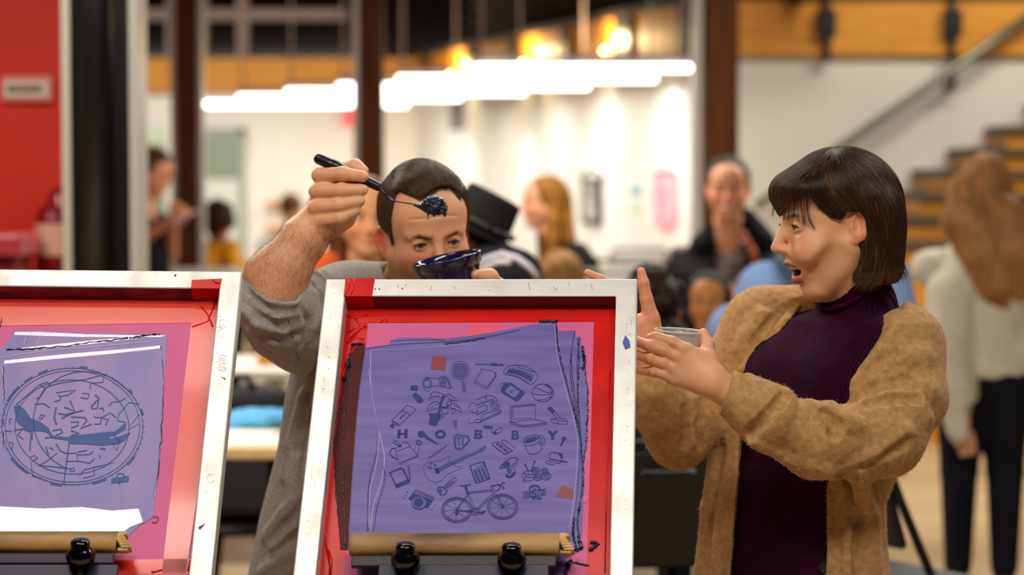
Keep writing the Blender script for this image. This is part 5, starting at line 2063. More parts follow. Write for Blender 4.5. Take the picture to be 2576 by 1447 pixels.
S.rc(P(1830, 986, Yh), P(1790, 955, Yh), .0215, .0205, .02)
S.rc(P(1790, 950, Yh + .002), P(1722, 884, Yh + .002), .019, .0120, .02)
S.rc(P(1788, 955, Yh), P(1708, 905, Yh), .018, .0115, .02)
S.rc(P(1786, 962, Yh), P(1696, 932, Yh), .017, .0110, .02)
S.rc(P(1786, 970, Yh), P(1694, 955, Yh), .016, .0100, .02)
hand_px(S, [[(1722, 880, Yh, .0115), (1690, 860, Yh - .004, .0098), (1650, 850, Yh + .006, .0098), (1638, 852, Yh + .026, .0088), (1648, 858, Yh + .044, .0075)],
            [(1706, 902, Yh, .0112), (1668, 881, Yh - .008, .0094), (1632, 869, Yh - .006, .0098), (1600, 858, Yh + .012, .0085), (1572, 850, Yh + .03, .0072)],
            [(1694, 930, Yh, .0108), (1668, 914, Yh - .007, .0090), (1634, 903, Yh - .005, .0095), (1604, 893, Yh + .012, .0082), (1577, 886, Yh + .028, .0070)],
            [(1692, 954, Yh, .0098), (1670, 942, Yh - .005, .0082), (1642, 936, Yh - .003, .0085), (1612, 931, Yh + .010, .0074), (1588, 928, Yh + .024, .0064)]])
# web and thumb on the far side of the cup
S.rc(P(1785, 938, Yh + .006), P(1776, 905, Yh + .018), .0150, .0125, .018)
S.rc(P(1776, 905, Yh + .018), P(1781, 868, Yh + .030), .0125, .0108, .012)
S.rc(P(1781, 868, Yh + .030), P(1769, 838, Yh + .040), .0108, .0082, .006)
S.rc(P(1782, 905, Yh + .012), P(1735, 888, Yh + .004), .010, .009, .02)
for kx, ky in ((1718, 876), (1703, 897), (1691, 926)):
    S.el(P(kx, ky, Yh - .010), (.006, .004, .006), k=.008)
for kx, ky in ((1632, 869), (1634, 903), (1642, 936)):
    S.el(P(kx, ky, Yh - .014), (.0055, .003, .005), k=.006)
# her right hand (farther), open behind the screen
Yr = 4.0
S.rc(RWR, P(1640, 905, Yr), .0225, .021, .02)
S.rc(P(1640, 905, Yr), P(1598, 820, Yr - .01), .024, .020, .02)
S.rc(P(1640, 890, Yr), P(1560, 800, Yr + .01), .022, .013, .02)
S.rc(P(1628, 900, Yr), P(1545, 850, Yr + .01), .020, .012, .02)
S.rc(P(1646, 860, Yr - .005), P(1638, 800, Yr - .012), .0195, .0150, .02)
hand_px(S, [[(1638, 802, Yr - .012, .0150), (1626, 752, Yr - .016, .0112), (1618, 712, Yr - .016, .0102), (1613, 683, Yr - .014, .0072)],
            [(1572, 800, Yr + .01, .0110), (1540, 738, Yr, .0094), (1510, 703, Yr - .006, .0086), (1478, 687, Yr - .008, .0066)],
            [(1556, 815, Yr + .015, .0110), (1510, 770, Yr + .01, .0094), (1474, 745, Yr + .004, .0086), (1440, 732, Yr, .0068)],
            [(1548, 838, Yr + .015, .0105), (1500, 806, Yr + .012, .0090), (1464, 788, Yr + .008, .0082), (1434, 778, Yr + .004, .0066)],
            [(1545, 858, Yr + .014, .0095), (1504, 842, Yr + .012, .0080), (1476, 834, Yr + .01, .0072), (1452, 830, Yr + .008, .0058)]])


def w_paint(V_):
    c = face_paint(V_, wo, wR, ws, (228, 172, 130), (196, 100, 92), (58, 36, 24), (222, 116, 88), GAP, browz=.0175)
    px, py = proj(V_)
    # rosy knuckles and the flushed right palm
    for kx, ky, r in ((1718, 876, 9), (1632, 869, 9), (1634, 903, 9), (1642, 936, 8), (1703, 897, 8), (1640, 850, 14)):
        w = np.exp(-((px - kx) ** 2 + (py - ky) ** 2) / r ** 2) * .3 * (V_[:, 1] < 3.9)
        c += w[:, None] * (lin3((232, 130, 104)) - c)
    w = ((px < 1720) & (V_[:, 1] > 3.93) & (py > 600)) * .45
    c += w[:, None] * (lin3((232, 134, 98)) - c)
    return c


S.line([(1996, 630), (2020, 644), (2040, 664)], 3.5, .0024, .006, 's', 0, 4.05)
S.line([(2004, 640), (2030, 640), (2056, 628)], 3.5, .010, .02, 'u', .85, 4.05)
S.el(wo + wR @ np.array([.076, -.028, -.062]), (.012, .026, .024), wR, .02, 's')
S.el(wo + wR @ np.array([-.076, -.028, -.062]), (.012, .026, .024), wR, .02, 's')
S.line([(1994, 584), (2008, 588), (2022, 582)], 3.5, .0016, .004, 's', 0, 4.05)

w_body = sculpt('body', S, .0021, skin_m, w_root, w_paint)
w_skin = S
add_eyes(wo, wR, ws, w_root, (66, 54, 44), look=(0, -.12))
# teeth and tongue
S2 = SDF()
for k in range(-5, 6):
    a = k * .0048
    S2.el(wo + wR @ np.array([a, -.0835 + a * a * 22, -.0685 - abs(k) * .0002 - .0012]), (.0026, .0026, .0046), wR, k=.0008)
sculpt('teeth', S2, .0009, tooth_m, w_root)
S2 = SDF()
S2.el(wo + wR @ np.array([0, -.052, -.093]), (.016, .022, .007), wR)
sculpt('tongue', S2, .002, mat('tongue', (176, 60, 62), .3), w_root)

# ---- plum turtleneck
plum = mat('plum_rib_knit', (56, 7, 40), .85, noise=(44, 5, 32), noise_scale=40, wave=(62, (0, 0, -byaw), .9, .35), spec=.12)
S = SDF()
S.loft([row(775, 2140, 4.03, .085, .064), row(805, 2112, 4.035, .135, .080), row(838, 2102, 4.035, .158, .090), row(900, 2088, 4.03, .158, .108), row(1000, 2062, 4.02, .158, .116), row(1150, 2035, 4.03, .138, .102), row(1300, 2005, 4.03, .146, .108), row(1447, 1990, 4.03, .160, .118), row(1560, 1985, 4.03, .165, .12)], byaw, .04)
S.el(P(2030, 960, 3.985) + bR[:, 0] * .06, (.062, .05, .06), bR, .05)
S.el(P(1985, 955, 3.99) - bR[:, 0] * .03, (.062, .05, .06), bR, .05)
cb, ct = P(2165, 800, 4.025), P(2140, 716, 4.0)
S.rc(cb, ct, .066, .060, .02)
S.rc(P(2150, 790, 4.02), P(2160, 770, 4.02), .069, .068, .012)
S.rc(ct, P(2110, 690, 3.99), .052, .05, .01, 's')
S.half(ct + np.array([0, 0, .014]), nrm(np.array([-.36, -.1, 1.0])))
w_top = sculpt('turtleneck', S, .003, plum, w_root)
S_top = S
plum2 = mat('plum_collar_knit', (66, 12, 50), .8, wave=(60, (0, 0, 0), .8, .3))
mb = MB()
for u in range(40):
    th = 2 * math.pi * u / 40
pts = []
axn = nrm(ct - cb)
ca = nrm(np.cross(axn, [0, 1, 0]))
cc = np.cross(axn, ca)
for u in range(41):
    th = 2 * math.pi * u / 40
    q = ct + np.array([0, 0, .006]) + ca * .061 * math.cos(th) + cc * .061 * math.sin(th)
    q[2] += .36 * (q[0] - ct[0]) + .1 * (q[1] - ct[1]) + .0014 * math.sin(u * 2.4)
    pts.append(q)
mb.tube(pts, .0048, 8)
mb.build('collar_edge', plum, w_root)

# ---- camel cardigan
camel = mat('camel_wool', (190, 148, 98), .9, noise=(168, 126, 78), noise_scale=90, bump=.45, bump_scale=330, sheen=.12, bump_dist=.002, spec=.15)
S = SDF()
S.loft([row(760, 2150, 4.06, .10, .06), row(800, 2110, 4.05, .175, .085), row(880, 2085, 4.05, .196, .125), row(1000, 2050, 4.04, .188, .140), row(1150, 2035, 4.04, .186, .132), row(1250, 2005, 4.04, .176, .128), row(1350, 1995, 4.04, .186, .134),
        row(1447, 1990, 4.04, .198, .140), row(1700, 1985, 4.04, .205, .15)], byaw, .04)
S.rc(P(2120, 800, 4.09), P(1930, 815, 4.13), .062, .070, .05)
S.rc(P(2140, 800, 4.07), P(2255, 870, 3.97), .066, .072, .05)
# far (right) sleeve
S.chain([P(1905, 842, 4.12), P(1800, 1000, 4.10), P(1708, 1098, 4.05)], [.066, .058, .050], .04)
S.chain([P(1708, 1092, 4.05), P(1668, 1030, 4.02), P(1645, 985, 4.0)], [.052, .054, .046], .04)
S.rc(P(1690, 1120, 4.05), P(1706, 1140, 4.05), .022, .018, .03)
S.line([(1640, 990), (1625, 1040), (1640, 1090)], 3.7, .006, .012)
# opening in front, along the body
S.carve([(2042, 735), (1968, 830), (1900, 925), (1872, 1010), (1862, 1110), (1852, 1280), (1838, 1460), (1836, 1800), (2074, 1800), (2078, 1460), (2084, 1250), (2098, 1100), (2133, 985), (2180, 900), (2240, 822), (2286, 785), (2262, 680), (2100, 680)], 3.6, 4.055, .010)
# near (left) sleeve, in front of the body
S.chain([P(2272, 878, 3.965), P(2292, 1000, 3.90), P(2226, 1102, 3.84)], [.070, .062, .062], .03)
S.chain([P(2226, 1102, 3.84), P(2070, 1108, 3.80), P(1940, 1050, 3.79)], [.062, .059, .044], .03)
S.rc(P(2180, 1120, 3.84), P(2040, 1130, 3.81), .050, .050, .02)
S.rc(P(1932, 1048, 3.79), P(1850, 992, 3.795), .0590, .0430, .003)          # turned-back cuff
S.rc(P(1850, 992, 3.795), P(1800, 958, 3.795), .030, .0275, .004, 's')
S.carve([(1700, 860), (1846, 922), (1834, 980), (1811, 1034), (1780, 1060), (1700, 1000)], 3.5, 3.875, .004)
base = S
L = S.line
# folds of the near sleeve
L([(2158, 968), (2200, 940), (2270, 905), (2320, 900)], 3.6, 0.0186, 0.0178)
L([(2172, 998), (2215, 982), (2270, 965), (2335, 985)], 3.6, 0.0169, 0.0162)
L([(2182, 1024), (2240, 1010), (2300, 1015), (2325, 1050)], 3.6, 0.0151, 0.0162)
L([(2196, 922), (2208, 908), (2240, 885)], 3.6, 0.0131, 0.0060, 's', -.15)
L([(2184, 978), (2215, 962), (2290, 950)], 3.6, 0.0131, 0.0060, 's', -.15)
L([(2184, 1010), (2230, 1000), (2310, 1000)], 3.6, 0.0131, 0.0060, 's', -.15)
L([(2090, 1032), (2120, 1062), (2150, 1072)], 3.6, 0.0169, 0.0130)
L([(2040, 1026), (2070, 1040), (2085, 1052)], 3.6, 0.0151, 0.0130)
L([(2075, 1040), (2105, 1068), (2100, 1090)], 3.6, 0.0131, 0.0060, 's', -.15)
L([(2100, 1190), (2190, 1150), (2280, 1085)], 3.6, 0.0135, 0.0146)
L([(2110, 1205), (2200, 1172), (2285, 1112)], 3.6, 0.0111, 0.0060, 's', -.15)
L([(1900, 1110), (1980, 1150), (2080, 1180)], 3.6, 0.0119, 0.0130)
L([(1975, 992), (1935, 1040), (1880, 1098)], 3.6, 0.0111, 0.0060, 's', -.15)
# falling folds below and on the far sleeve
L([(2110, 1230), (2122, 1330), (2120, 1446)], 3.6, 0.0169, 0.0162)
L([(2160, 1190), (2185, 1300), (2200, 1446)], 3.6, 0.0169, 0.0162)
L([(2095, 1220), (2104, 1330), (2100, 1446)], 3.6, 0.0131, 0.0060, 's', -.15)
L([(2142, 1200), (2158, 1320), (2160, 1446)], 3.6, 0.0111, 0.0060, 's', -.15)
L([(1800, 1120), (1780, 1280), (1762, 1446)], 3.6, 0.0119, 0.0130)
L([(1815, 1130), (1790, 1280), (1776, 1446)], 3.6, 0.0111, 0.0060, 's', -.15)
L([(1740, 1010), (1752, 1060), (1748, 1110)], 3.6, 0.0101, 0.0097)
L([(1770, 1010), (1764, 1070), (1768, 1120)], 3.6, 0.0111, 0.0060, 's', -.15)
L([(1725, 1030), (1730, 1080), (1722, 1120)], 3.6, 0.0088, 0.0060, 's', -.15)
L([(1915, 800), (1885, 850), (1868, 880)], 3.7, 0.0151, 0.0162)
L([(1990, 760), (1930, 830), (1880, 930)], 3.7, 0.0119, 0.0113)
L([(1965, 775), (1900, 860), (1865, 930)], 3.7, 0.0111, 0.0060, 's', -.15)
S.disp = lambda p: .0005 * np.sin(p[:, 0] * 190 + np.sin(p[:, 2] * 130) * 2) * np.sin(p[:, 2] * 170 + np.sin(p[:, 1] * 150))
w_card = sculpt('cardigan', S, .003, camel, w_root, hi=(9, 9, 9))
# wool fuzz
me = w_card.data
n = len(me.vertices)
co = np.zeros(n * 3, np.float32)
me.vertices.foreach_get('co', co)
co = co.reshape(-1, 3)
no = np.zeros(n * 3, np.float32)
me.vertices.foreach_get('normal', no)
no = no.reshape(-1, 3)
wmat = np.array(world_of(w_card))
cow = co @ wmat[:3, :3].T + wmat[:3, 3]
pxs, pys = proj(cow)
vis = np.where((pys < 1500) & (no[:, 1] < .35))[0]
pick = rng.choice(vis, min(20000, len(vis)), replace=False)
r0 = cow[pick] + rng.normal(0, .001, (len(pick), 3))
d = no[pick] * .35 + rng.normal(0, .75, (len(pick), 3))
d /= np.linalg.norm(d, axis=1, keepdims=True)
ln_ = rng.uniform(.002, .0048, (len(pick), 1))
d2 = d + rng.normal(0, .5, d.shape)
fz = np.stack([r0, r0 + d * ln_ * .5, r0 + d * ln_ * .5 + d2 * ln_ * .4], 1)
hair_obj('wool_fuzz', fz, .00022, .0001, mat('camel_fuzz', (206, 164, 110), .8), w_root)['kind'] = 'stuff'

# ---- trousers and shoes (below the frame)
S = SDF()
dark_jeans = mat('dark_jeans', (22, 24, 40), .8, bump=.2, bump_scale=500)
for sx in (-1, 1):
    hip = np.array([P(1990, 1500, 4.04)[0], 4.04, .86]) + bR[:, 0] * .075 * sx
    S.chain([hip, hip + np.array([0, -.02, -.38]), hip + np.array([0, .03, -.78])], [.095, .07, .055], .04)
sculpt('trousers', S, .01, dark_jeans, w_root)
for sx in (-1, 1):
    hip = np.array([P(1990, 1500, 4.04)[0], 4.04, .86]) + bR[:, 0] * .075 * sx
    S = SDF()
    a = np.array([hip[0], hip[1] + .03, .045])
    S.rc(a, a + bf * .15 + np.array([0, 0, -.012]), .043, .033, .02)
    S.half((0, 0, .003), (0, 0, -1))
    sculpt('shoe', S, .006, black_steel, w_root)

# ---- hair: a chin-length bob with a fringe, tucked behind the ear
hair_b = streak_mat('brown_hair_base', (30, 18, 12), (44, 26, 16), (30, 30, 6), .5)
hair_s = hairmat('brown_hair', (34, 20, 13), (84, 54, 30), (70, 44, 24))
hair_g = hairmat('golden_hair', (70, 44, 22), (168, 116, 56), (130, 86, 40))
S = SDF()
Hh = lambda x, y_, z: wo + wR @ np.array([x, y_, z])
S.el(Hh(0, .010, .048), (.088, .104, .089), wR, .01)
S.el(Hh(0, .064, -.015), (.076, .050, .085), wR, .04)
for sx in (-1, 1):
    S.rc(Hh(sx * .062, .052, .02), Hh(sx * .058, .062, -.075), .034, .032, .03)
    S.rc(Hh(sx * .072, .03, .045), Hh(sx * .074, .055, .0), .020, .022, .02)
    S.rc(Hh(sx * .056, .056, -.07), Hh(sx * .050, .028, -.088), .028, .014, .02)
S.rc(Hh(0, .080, -.01), Hh(0, .082, -.075), .036, .036, .03)
# fringe
S.rc(Hh(-.04, -.075, .06), Hh(.04, -.075, .06), .030, .030, .03)
for x in (-.05, -.03, -.01, .01, .03, .05):
    S.rc(Hh(x, -.088 + x * x * 6, .05), Hh(x * 1.05, -.092 + x * x * 8, .030), .014, .007, .012)
# cut the face free
S.carve([(1900, 560), (1950, 548), (1968, 520), (1990, 500), (2026, 478), (2044, 496), (2062, 520), (2092, 544), (2116, 548), (2128, 531), (2154, 524), (2178, 538), (2184, 566), (2174, 596), (2146, 622), (2118, 640), (2098, 652), (2098, 672), (2050, 800), (1900, 800)], 3.5, 3.965, .006)
S.half(Hh(0, 0, -.098), (0, 0, -1), .01)
w_hair = sculpt('hair', S, .003, hair_b, w_root)
S_hair = S
# directions the hair is combed in, as photo vectors
ctl = np.array([(1960, 470, -.35, 1), (1985, 520, -.15, 1), (2010, 440, -.75, .8), (2050, 400, -.9, .35), (2040, 500, .1, 1), (2080, 470, .5, 1), (2110, 420, .35, .9), (2110, 505, .8, .6), (2150, 500, .75, .75), (2160, 400, .7, .8), (2200, 440, .55, .9),
                (2240, 520, .25, 1), (2180, 560, .2, 1), (2200, 620, 0, 1), (2250, 620, .05, 1), (2180, 660, -.35, .9), (2140, 650, -.9, .45), (2250, 680, -.1, 1), (2210, 690, -.3, .9), (2100, 395, -.2, .6), (2130, 385, .4, .6)], float)


def w_field(p):
    px, py = proj(p)
    d2 = (px[:, None] - ctl[:, 0]) ** 2 + (py[:, None] - ctl[:, 1]) ** 2
    w = 1 / (d2 + 300)
    w /= w.sum(1, keepdims=True)
    v = w @ ctl[:, 2:]
    return np.stack([v[:, 0], -.18 * np.sign(p[:, 1] - wo[1]) * -1 * 0 + 0 * v[:, 0], -v[:, 1]], 1).astype(np.float32)


hv = mesh_pts(w_hair)
hx, hy = proj(hv)
cand = np.where(hy < 690)[0]
roots = hv[rng.choice(cand, 21000)] + rng.normal(0, .001, (21000, 3))
st = comb(S_hair, roots, w_field, rng.uniform(.03, .075, 21000), 7, (.0002, .0035), .06)
sub = rng.random(21000)
gx, gy = proj(st[:, 3])
gold = ((sub < .03) | ((sub < .28) & (gy > 600) & (gx < 2170)) | ((sub < .35) & (np.abs((gx - 2085) - (gy - 440) * .55) < 14)) | ((sub < .2) & (gx < 1960)))
hair_obj('hair_strands', st[~gold], .00021, .00014, hair_s, w_hair)
hair_obj('hair_strands', st[gold], .00021, .00014, hair_g, w_hair)
# loose wisps of the fringe and at the nape
wisp = []
for pts in ([(2028, 470), (2032, 530), (2040, 560), (2054, 574)], [(2030, 480), (2034, 540), (2044, 566), (2052, 576)], [(2012, 480), (2018, 530), (2022, 562)], [(2020, 470), (2024, 530), (2024, 565)], [(1998, 490), (1996, 530), (1994, 548)],
            [(2005, 480), (2008, 530), (2009, 556)], [(1985, 490), (1976, 530), (1972, 552)], [(1960, 480), (1946, 520), (1944, 542)], [(1990, 485), (1986, 525), (1984, 550)]):
    pts = smooth(pts, 4)[:12]
    f_ = np.arange(len(pts)) / len(pts)
    for _ in range(11):
        j = rng.normal(0, 2.6, 2)
        q = w_skin.traces([p_[0] + j[0] * (1 - f * .5) for p_, f in zip(pts, f_)], [p_[1] + j[1] for p_ in pts], 3.5, 4.05, .0045 + .004 * (1 - f_))
        q = list(q)
        while len(q) < 12:
            q.append(q[-1] + (q[-1] - q[-2]) * .2)
        wisp.append(q[:12])
hair_obj('fringe_wisps', np.array(wisp), .0002, .00012, hair_s, w_hair)
n = 420
x0, y0 = rng.uniform(2110, 2160, n), rng.uniform(640, 668, n)
a = S_hair.traces(x0, y0, 3.5, 4.1, .001)
dx = (2098 - x0) * rng.uniform(.5, 1.05, n) / 1425
z_ = np.zeros(n)
t1 = np.stack([a, a + np.stack([dx * .5, z_ - .001, -.006 - .01 * rng.random(n)], 1), a + np.stack([dx, z_ + .002, -.006 + .008 * rng.random(n)], 1)], 1)
n = 420
x0 = rng.uniform(2150, 2275, n)
y0 = 700 - np.maximum(0, x0 - 2200) * .35 - np.maximum(0, 2180 - x0) * .3 - rng.uniform(4, 18, n)
a = S_hair.traces(x0, y0, 3.5, 4.1, .001)
z_ = np.zeros(n)
flick = np.where(x0 > 2225, .006, -.006)
t2 = np.stack([a, a + np.stack([flick * rng.random(n), z_, z_ - .010], 1), a + np.stack([flick * 2.2 * rng.random(n), z_ + .002, -.018 - .012 * rng.random(n)], 1)], 1)
hair_obj('hair_ends', t1, .00024, .0001, hairmat('lit_golden_end', (84, 52, 24), (186, 130, 60), (170, 118, 54)), w_hair)  # first set: front tips coloured golden to stand in for light on them
hair_obj('hair_ends', t2, .00026, .0001, hairmat('hair_end_brown', (40, 24, 15), (130, 88, 44), (90, 60, 32)), w_hair)

# ---- the clear cup she holds
cl = mat('clear_plastic', (236, 236, 232), .06, alpha=.14, spec=.8, coat=.6)
ctop = P(1709, 832, 3.85)
cax = nrm([.06, -.03, 1])
t = empty('clear_cup', ctop - cax * .075)
tag(t, 'clear plastic cup held in the fingers of the woman in the camel cardigan', 'cup')
rt, rb, hh = .0418, .031, .075
prof = [(0, -hh), (rb, -hh), (rb + .001, -hh + .004), (rt - .004, -.012), (rt - .003, -.010), (rt - .003, -.003), (rt, -.001), (rt + .0012, .0), (rt + .0008, .0012), (rt - .0036, .0005), (rt - .0042, -.010), (rb, -hh + .002), (0, -hh + .0012)]
MB().lathe(ctop, cax, prof, 40).build('cup_wall', cl, t)
rim_m = mat('plastic_rim', (236, 236, 232), .08, alpha=.55, spec=.8, coat=.6)
MB().lathe(ctop, cax, [(rt - .0006, -.0012), (rt + .0014, -.0004), (rt + .0014, .0008), (rt - .0006, .0014), (rt - .0014, .0002), (rt - .0006, -.0012)], 40).build('rolled_rim', rim_m, t)
# ------------------------------------------------------------------ the man lifting ink out of a tub
m_root = empty('person', (P(900, 1447, 4.3)[0], 4.3, 0))
tag(m_root, 'man in a heather grey shirt peering over the hobby screen with his fist raised', 'person')
ey = P(1099, 613, 4.14)
yaw, pit, roll = math.radians(17), math.radians(13), 5.5
mf = np.array([math.sin(yaw) * math.cos(pit), -math.cos(yaw) * math.cos(pit), -math.sin(pit)])
mR = rotm(Vector(mf), roll) @ frame_dirs(mf)
msc = 1.0
mo = ey + mR @ np.array([0, .085, 0]) * msc
S = SDF()
neck0, neck1 = P(1040, 740, 4.25), P(1010, 850, 4.32)
add_head(S, mo, mR, msc, 0, (neck0, .060, neck1), lid=.0058, ear=(.004, -.016))


def mrow(py, px, Y, rx, ry):
    q = P(px, py, Y)
    return (q[2], q[0], q[1], rx, ry)


MY = 4.30
RS, LS = P(880, 800, 4.24), P(1290, 830, 4.30)
RE, RW = P(690, 752, 4.00), P(808, 545, 4.015)
S.loft([mrow(800, 1060, MY, .13, .08), mrow(900, 1020, MY, .16, .10), mrow(1130, 960, MY, .155, .10), mrow(1447, 900, MY, .16, .11), mrow(1560, 890, MY, .16, .11)], 0, .04)
S.chain([RS, P(770, 790, 4.10), RE], [.055, .046, .040], .03)
S.chain([RE, P(715, 672, 4.0), P(765, 600, 4.005), RW], [.042, .0470, .040, .0300], .03)
S.rc(P(664, 694, 4.0), P(686, 716, 4.0), .034, .040, .03)
LEb, LWm = P(1420, 1010, 4.24), P(1262, 800, 4.04)
S.chain([LS, LEb, LWm], [.055, .044, .029], .03)
for sx in (-1, 1):
    hip = np.array([P(890, 1560, MY)[0] + .09 * sx, MY, .84])
    S.chain([hip, hip + np.array([0, -.02, -.38]), hip + np.array([0, .03, -.79])], [.075, .055, .04], .03)
# right hand closed on the spoon handle
S.rc(RW, P(826, 548, 4.01), .0310, .0300, .02)
S.rc(P(826, 548, 4.01), P(838, 508, 4.012), .0320, .0300, .02)
S.el(P(835, 498, 4.018), (.033, .024, .048), k=.02)
S.rc(P(820, 548, 4.0), P(872, 548, 3.995), .026, .016, .02)
f = [[(822, 462, 4.03, .0140), (803, 441, 3.990, .0128), (862, 437, 3.970, .0122), (914, 444, 3.974, .0100)],
     [(815, 495, 4.03, .0140), (796, 482, 3.985, .0128), (858, 479, 3.964, .0122), (912, 478, 3.968, .0100)],
     [(813, 525, 4.02, .0130), (794, 522, 3.980, .0122), (852, 516, 3.962, .0118), (905, 506, 3.968, .0098)],
     [(818, 552, 4.01, .0120), (806, 556, 3.980, .0112), (856, 548, 3.964, .0108), (896, 530, 3.970, .0090)]]
for g in f:
    S.chain([P(a, b_, c) for a, b_, c, r in g], [r for a, b_, c, r in g], .0055)
S.el(P(826, 500, 3.998), (.026, .022, .050), k=.008)
S.el(P(870, 500, 3.992), (.030, .018, .040), k=.006)
S.chain([P(845, 470, 4.03), P(866, 430, 4.022), P(893, 420, 4.012), P(914, 430, 4.002)], [.017, .0130, .0125, .0098], .012)
S.el(P(850, 545, 3.985), (.018, .014, .014), k=.02)
# left hand holding the tub from below
S.rc(LWm, P(1246, 770, 4.03), .029, .030, .02)
S.rc(P(1246, 770, 4.03), P(1215, 735, 4.035), .032, .028, .02)
S.chain([P(1250, 762, 4.01), P(1252, 722, 3.985), P(1232, 697, 3.965), P(1196, 692, 3.952)], [.018, .0140, .0128, .0098], .012)
for k, (dx, dy) in enumerate([(0, 0), (-16, 20), (-28, 40), (-36, 58)]):
    S.chain([P(1205 + dx * .5, 728 + dy, 4.05), P(1140 + dx, 735 + dy * .9, 4.055), P(1085 + dx * .6, 742 + dy * .8, 4.02), P(1072 + dx * .4, 748 + dy * .7, 3.98)], [.0125, .0112, .0104, .0086], .004)


def m_paint(V_):
    c = face_paint(V_, mo, mR, msc, (230, 172, 132), (196, 104, 88), (86, 54, 34), (220, 118, 88), 0, (150, 96, 62), browz=.0145)
    px, py = proj(V_)
    arm = (px < 900) & (py > 570) & (py < 760)
    w = np.clip((py - 560) / 60, 0, 1) * arm * .35
    c += w[:, None] * (lin3((196, 136, 92)) - c)
    for kx, ky, r in ((803, 441, 12), (796, 482, 12), (794, 522, 12), (808, 556, 11), (905, 440, 8)):
        w = np.exp(-((px - kx) ** 2 + (py - ky) ** 2) / r ** 2) * .4
        c += w[:, None] * (lin3((216, 112, 84)) - c)
    # flushed ears, sideburn beard
    q = (V_ - mo) @ mR / msc
    w = np.clip((np.abs(q[:, 0]) - .073) / .005, 0, 1) * np.exp(-(((q[:, 1] - .018) / .026) ** 4 + ((q[:, 2] + .016) / .038) ** 4)) * .6
    c += w[:, None] * (lin3((220, 92, 72)) - c)
    w = np.clip((-.028 - q[:, 2]) / .02, 0, 1) * np.exp(-((q[:, 1] + .012) / .022) ** 2) * (np.abs(q[:, 0]) > .04) * .55 * (q[:, 2] > -.12)
    c += w[:, None] * (lin3((120, 78, 46)) - c)
    return c


for pts, r in (([(1030, 553), (1075, 549), (1120, 543), (1150, 542)], .0007),):
    S.line(pts, 3.9, r, .004, 's', 0)
S.line([(1090, 598), (1096, 612)], 3.9, .0014, .004, 's', 0)
m_body = sculpt('body', S, .0022, skin_m, m_root, m_paint)
m_skin = S
add_eyes(mo, mR, msc, m_root, (96, 112, 122), look=(.02, .06))
# finger nails
nail_m = mat('nail', (232, 176, 146), .25)
for a, b_, c_, dx, dy in ((908, 425, 3.992, 1, .35), (917, 443, 3.967, 1, .1), (1197, 690, 4.044, -1, .0)):
    S2 = SDF()
    q = m_skin.trace(a, b_, 3.8, 4.2, -.0006)
    S2.el(q, (.0052, .0016, .0046), rotm('Y', -math.degrees(math.atan2(-dy, dx))))
    sculpt('nail', S2, .0008, nail_m, m_root)

# ---- grey shirt with a pushed-up sleeve
heather = mat('heather_grey', (162, 155, 148), .9, noise=(138, 131, 125), noise_scale=220, noise_stretch=(.6, 1, 1), bump=.2, bump_scale=420, spec=.15)
S = SDF()
S.loft([mrow(745, 1040, MY, .115, .07), mrow(800, 1045, MY, .185, .105), mrow(900, 1010, MY, .205, .128), mrow(1000, 985, MY, .203, .130), mrow(1130, 955, MY, .195, .128), mrow(1300, 925, MY, .206, .134), mrow(1447, 905, MY, .214, .142), mrow(1640, 895, MY, .215, .145)], 0, .04)
S.rc(P(1010, 775, 4.30), P(880, 790, 4.24), .085, .088, .05)
S.rc(P(1050, 780, 4.30), P(1280, 830, 4.30), .085, .080, .05)
S.chain([P(880, 795, 4.24), P(770, 800, 4.12), P(682, 768, 4.0)], [.092, .078, .0655], .05)
S.rc(P(700, 840, 4.05), P(790, 870, 4.18), .040, .060, .06)
S.chain([LS, LEb, P(1340, 900, 4.18)], [.08, .062, .052], .04)
S.rc(neck0 + np.array([0, 0, .02]), neck1, .066, .07, .01, 's')
L = S.line
for pts, r in [([(616, 700), (634, 736), (676, 766), (736, 772)], .0065), ([(612, 740), (640, 778), (690, 800), (760, 790)], .0085), ([(612, 775), (650, 815), (710, 838), (780, 820)], .0085), ([(632, 830), (690, 862), (750, 866)], .008),
               ([(770, 700), (800, 740), (800, 800), (770, 850)], .008), ([(790, 690), (830, 730), (840, 800), (810, 870)], .008), ([(815, 690), (860, 740), (872, 800)], .007), ([(745, 765), (760, 800), (748, 850), (735, 905)], .007),
               ([(830, 880), (770, 1000), (735, 1120), (722, 1200)], .012), ([(815, 900), (790, 1050), (770, 1200)], .010), ([(800, 1190), (720, 1290), (672, 1350)], .011), ([(815, 1250), (740, 1330), (690, 1370)], .009), ([(790, 1350), (720, 1400), (660, 1440)], .009)]:
    L(pts, 3.7, r * 1.1, .012)
for pts, r in [([(614, 720), (640, 757), (690, 784), (752, 782)], .0055), ([(612, 757), (645, 796), (700, 820), (770, 806)], .006), ([(640, 850), (690, 850), (760, 842)], .005), ([(780, 700), (815, 740), (820, 800), (790, 860)], .0055),
               ([(805, 690), (845, 735), (856, 800)], .005), ([(760, 770), (776, 810), (762, 870)], .005), ([(815, 890), (778, 1000), (752, 1130)], .008), ([(805, 1215), (735, 1308), (680, 1362)], .007), ([(800, 1290), (730, 1362), (680, 1400)], .006)]:
    L(pts, 3.7, r * 1.25, .010, 's', 0)
# mouth of the sleeve
S.carve([(520, 500), (598, 640), (612, 678), (624, 706), (648, 734), (684, 754), (720, 760), (744, 757), (768, 716), (790, 690), (800, 560)], 3.4, 4.06, .004)
sculpt('shirt', S, .0035, heather, m_root)
mb = MB()
S_shirt = S
mb.tube([S.trace(x, y_, 3.7) for x, y_ in ((722, 790), (728, 815), (738, 850), (746, 890), (752, 905))], .0008, 6)
mb.build('sleeve_seam', mat('seam_dark', (92, 86, 82), .9), m_root)
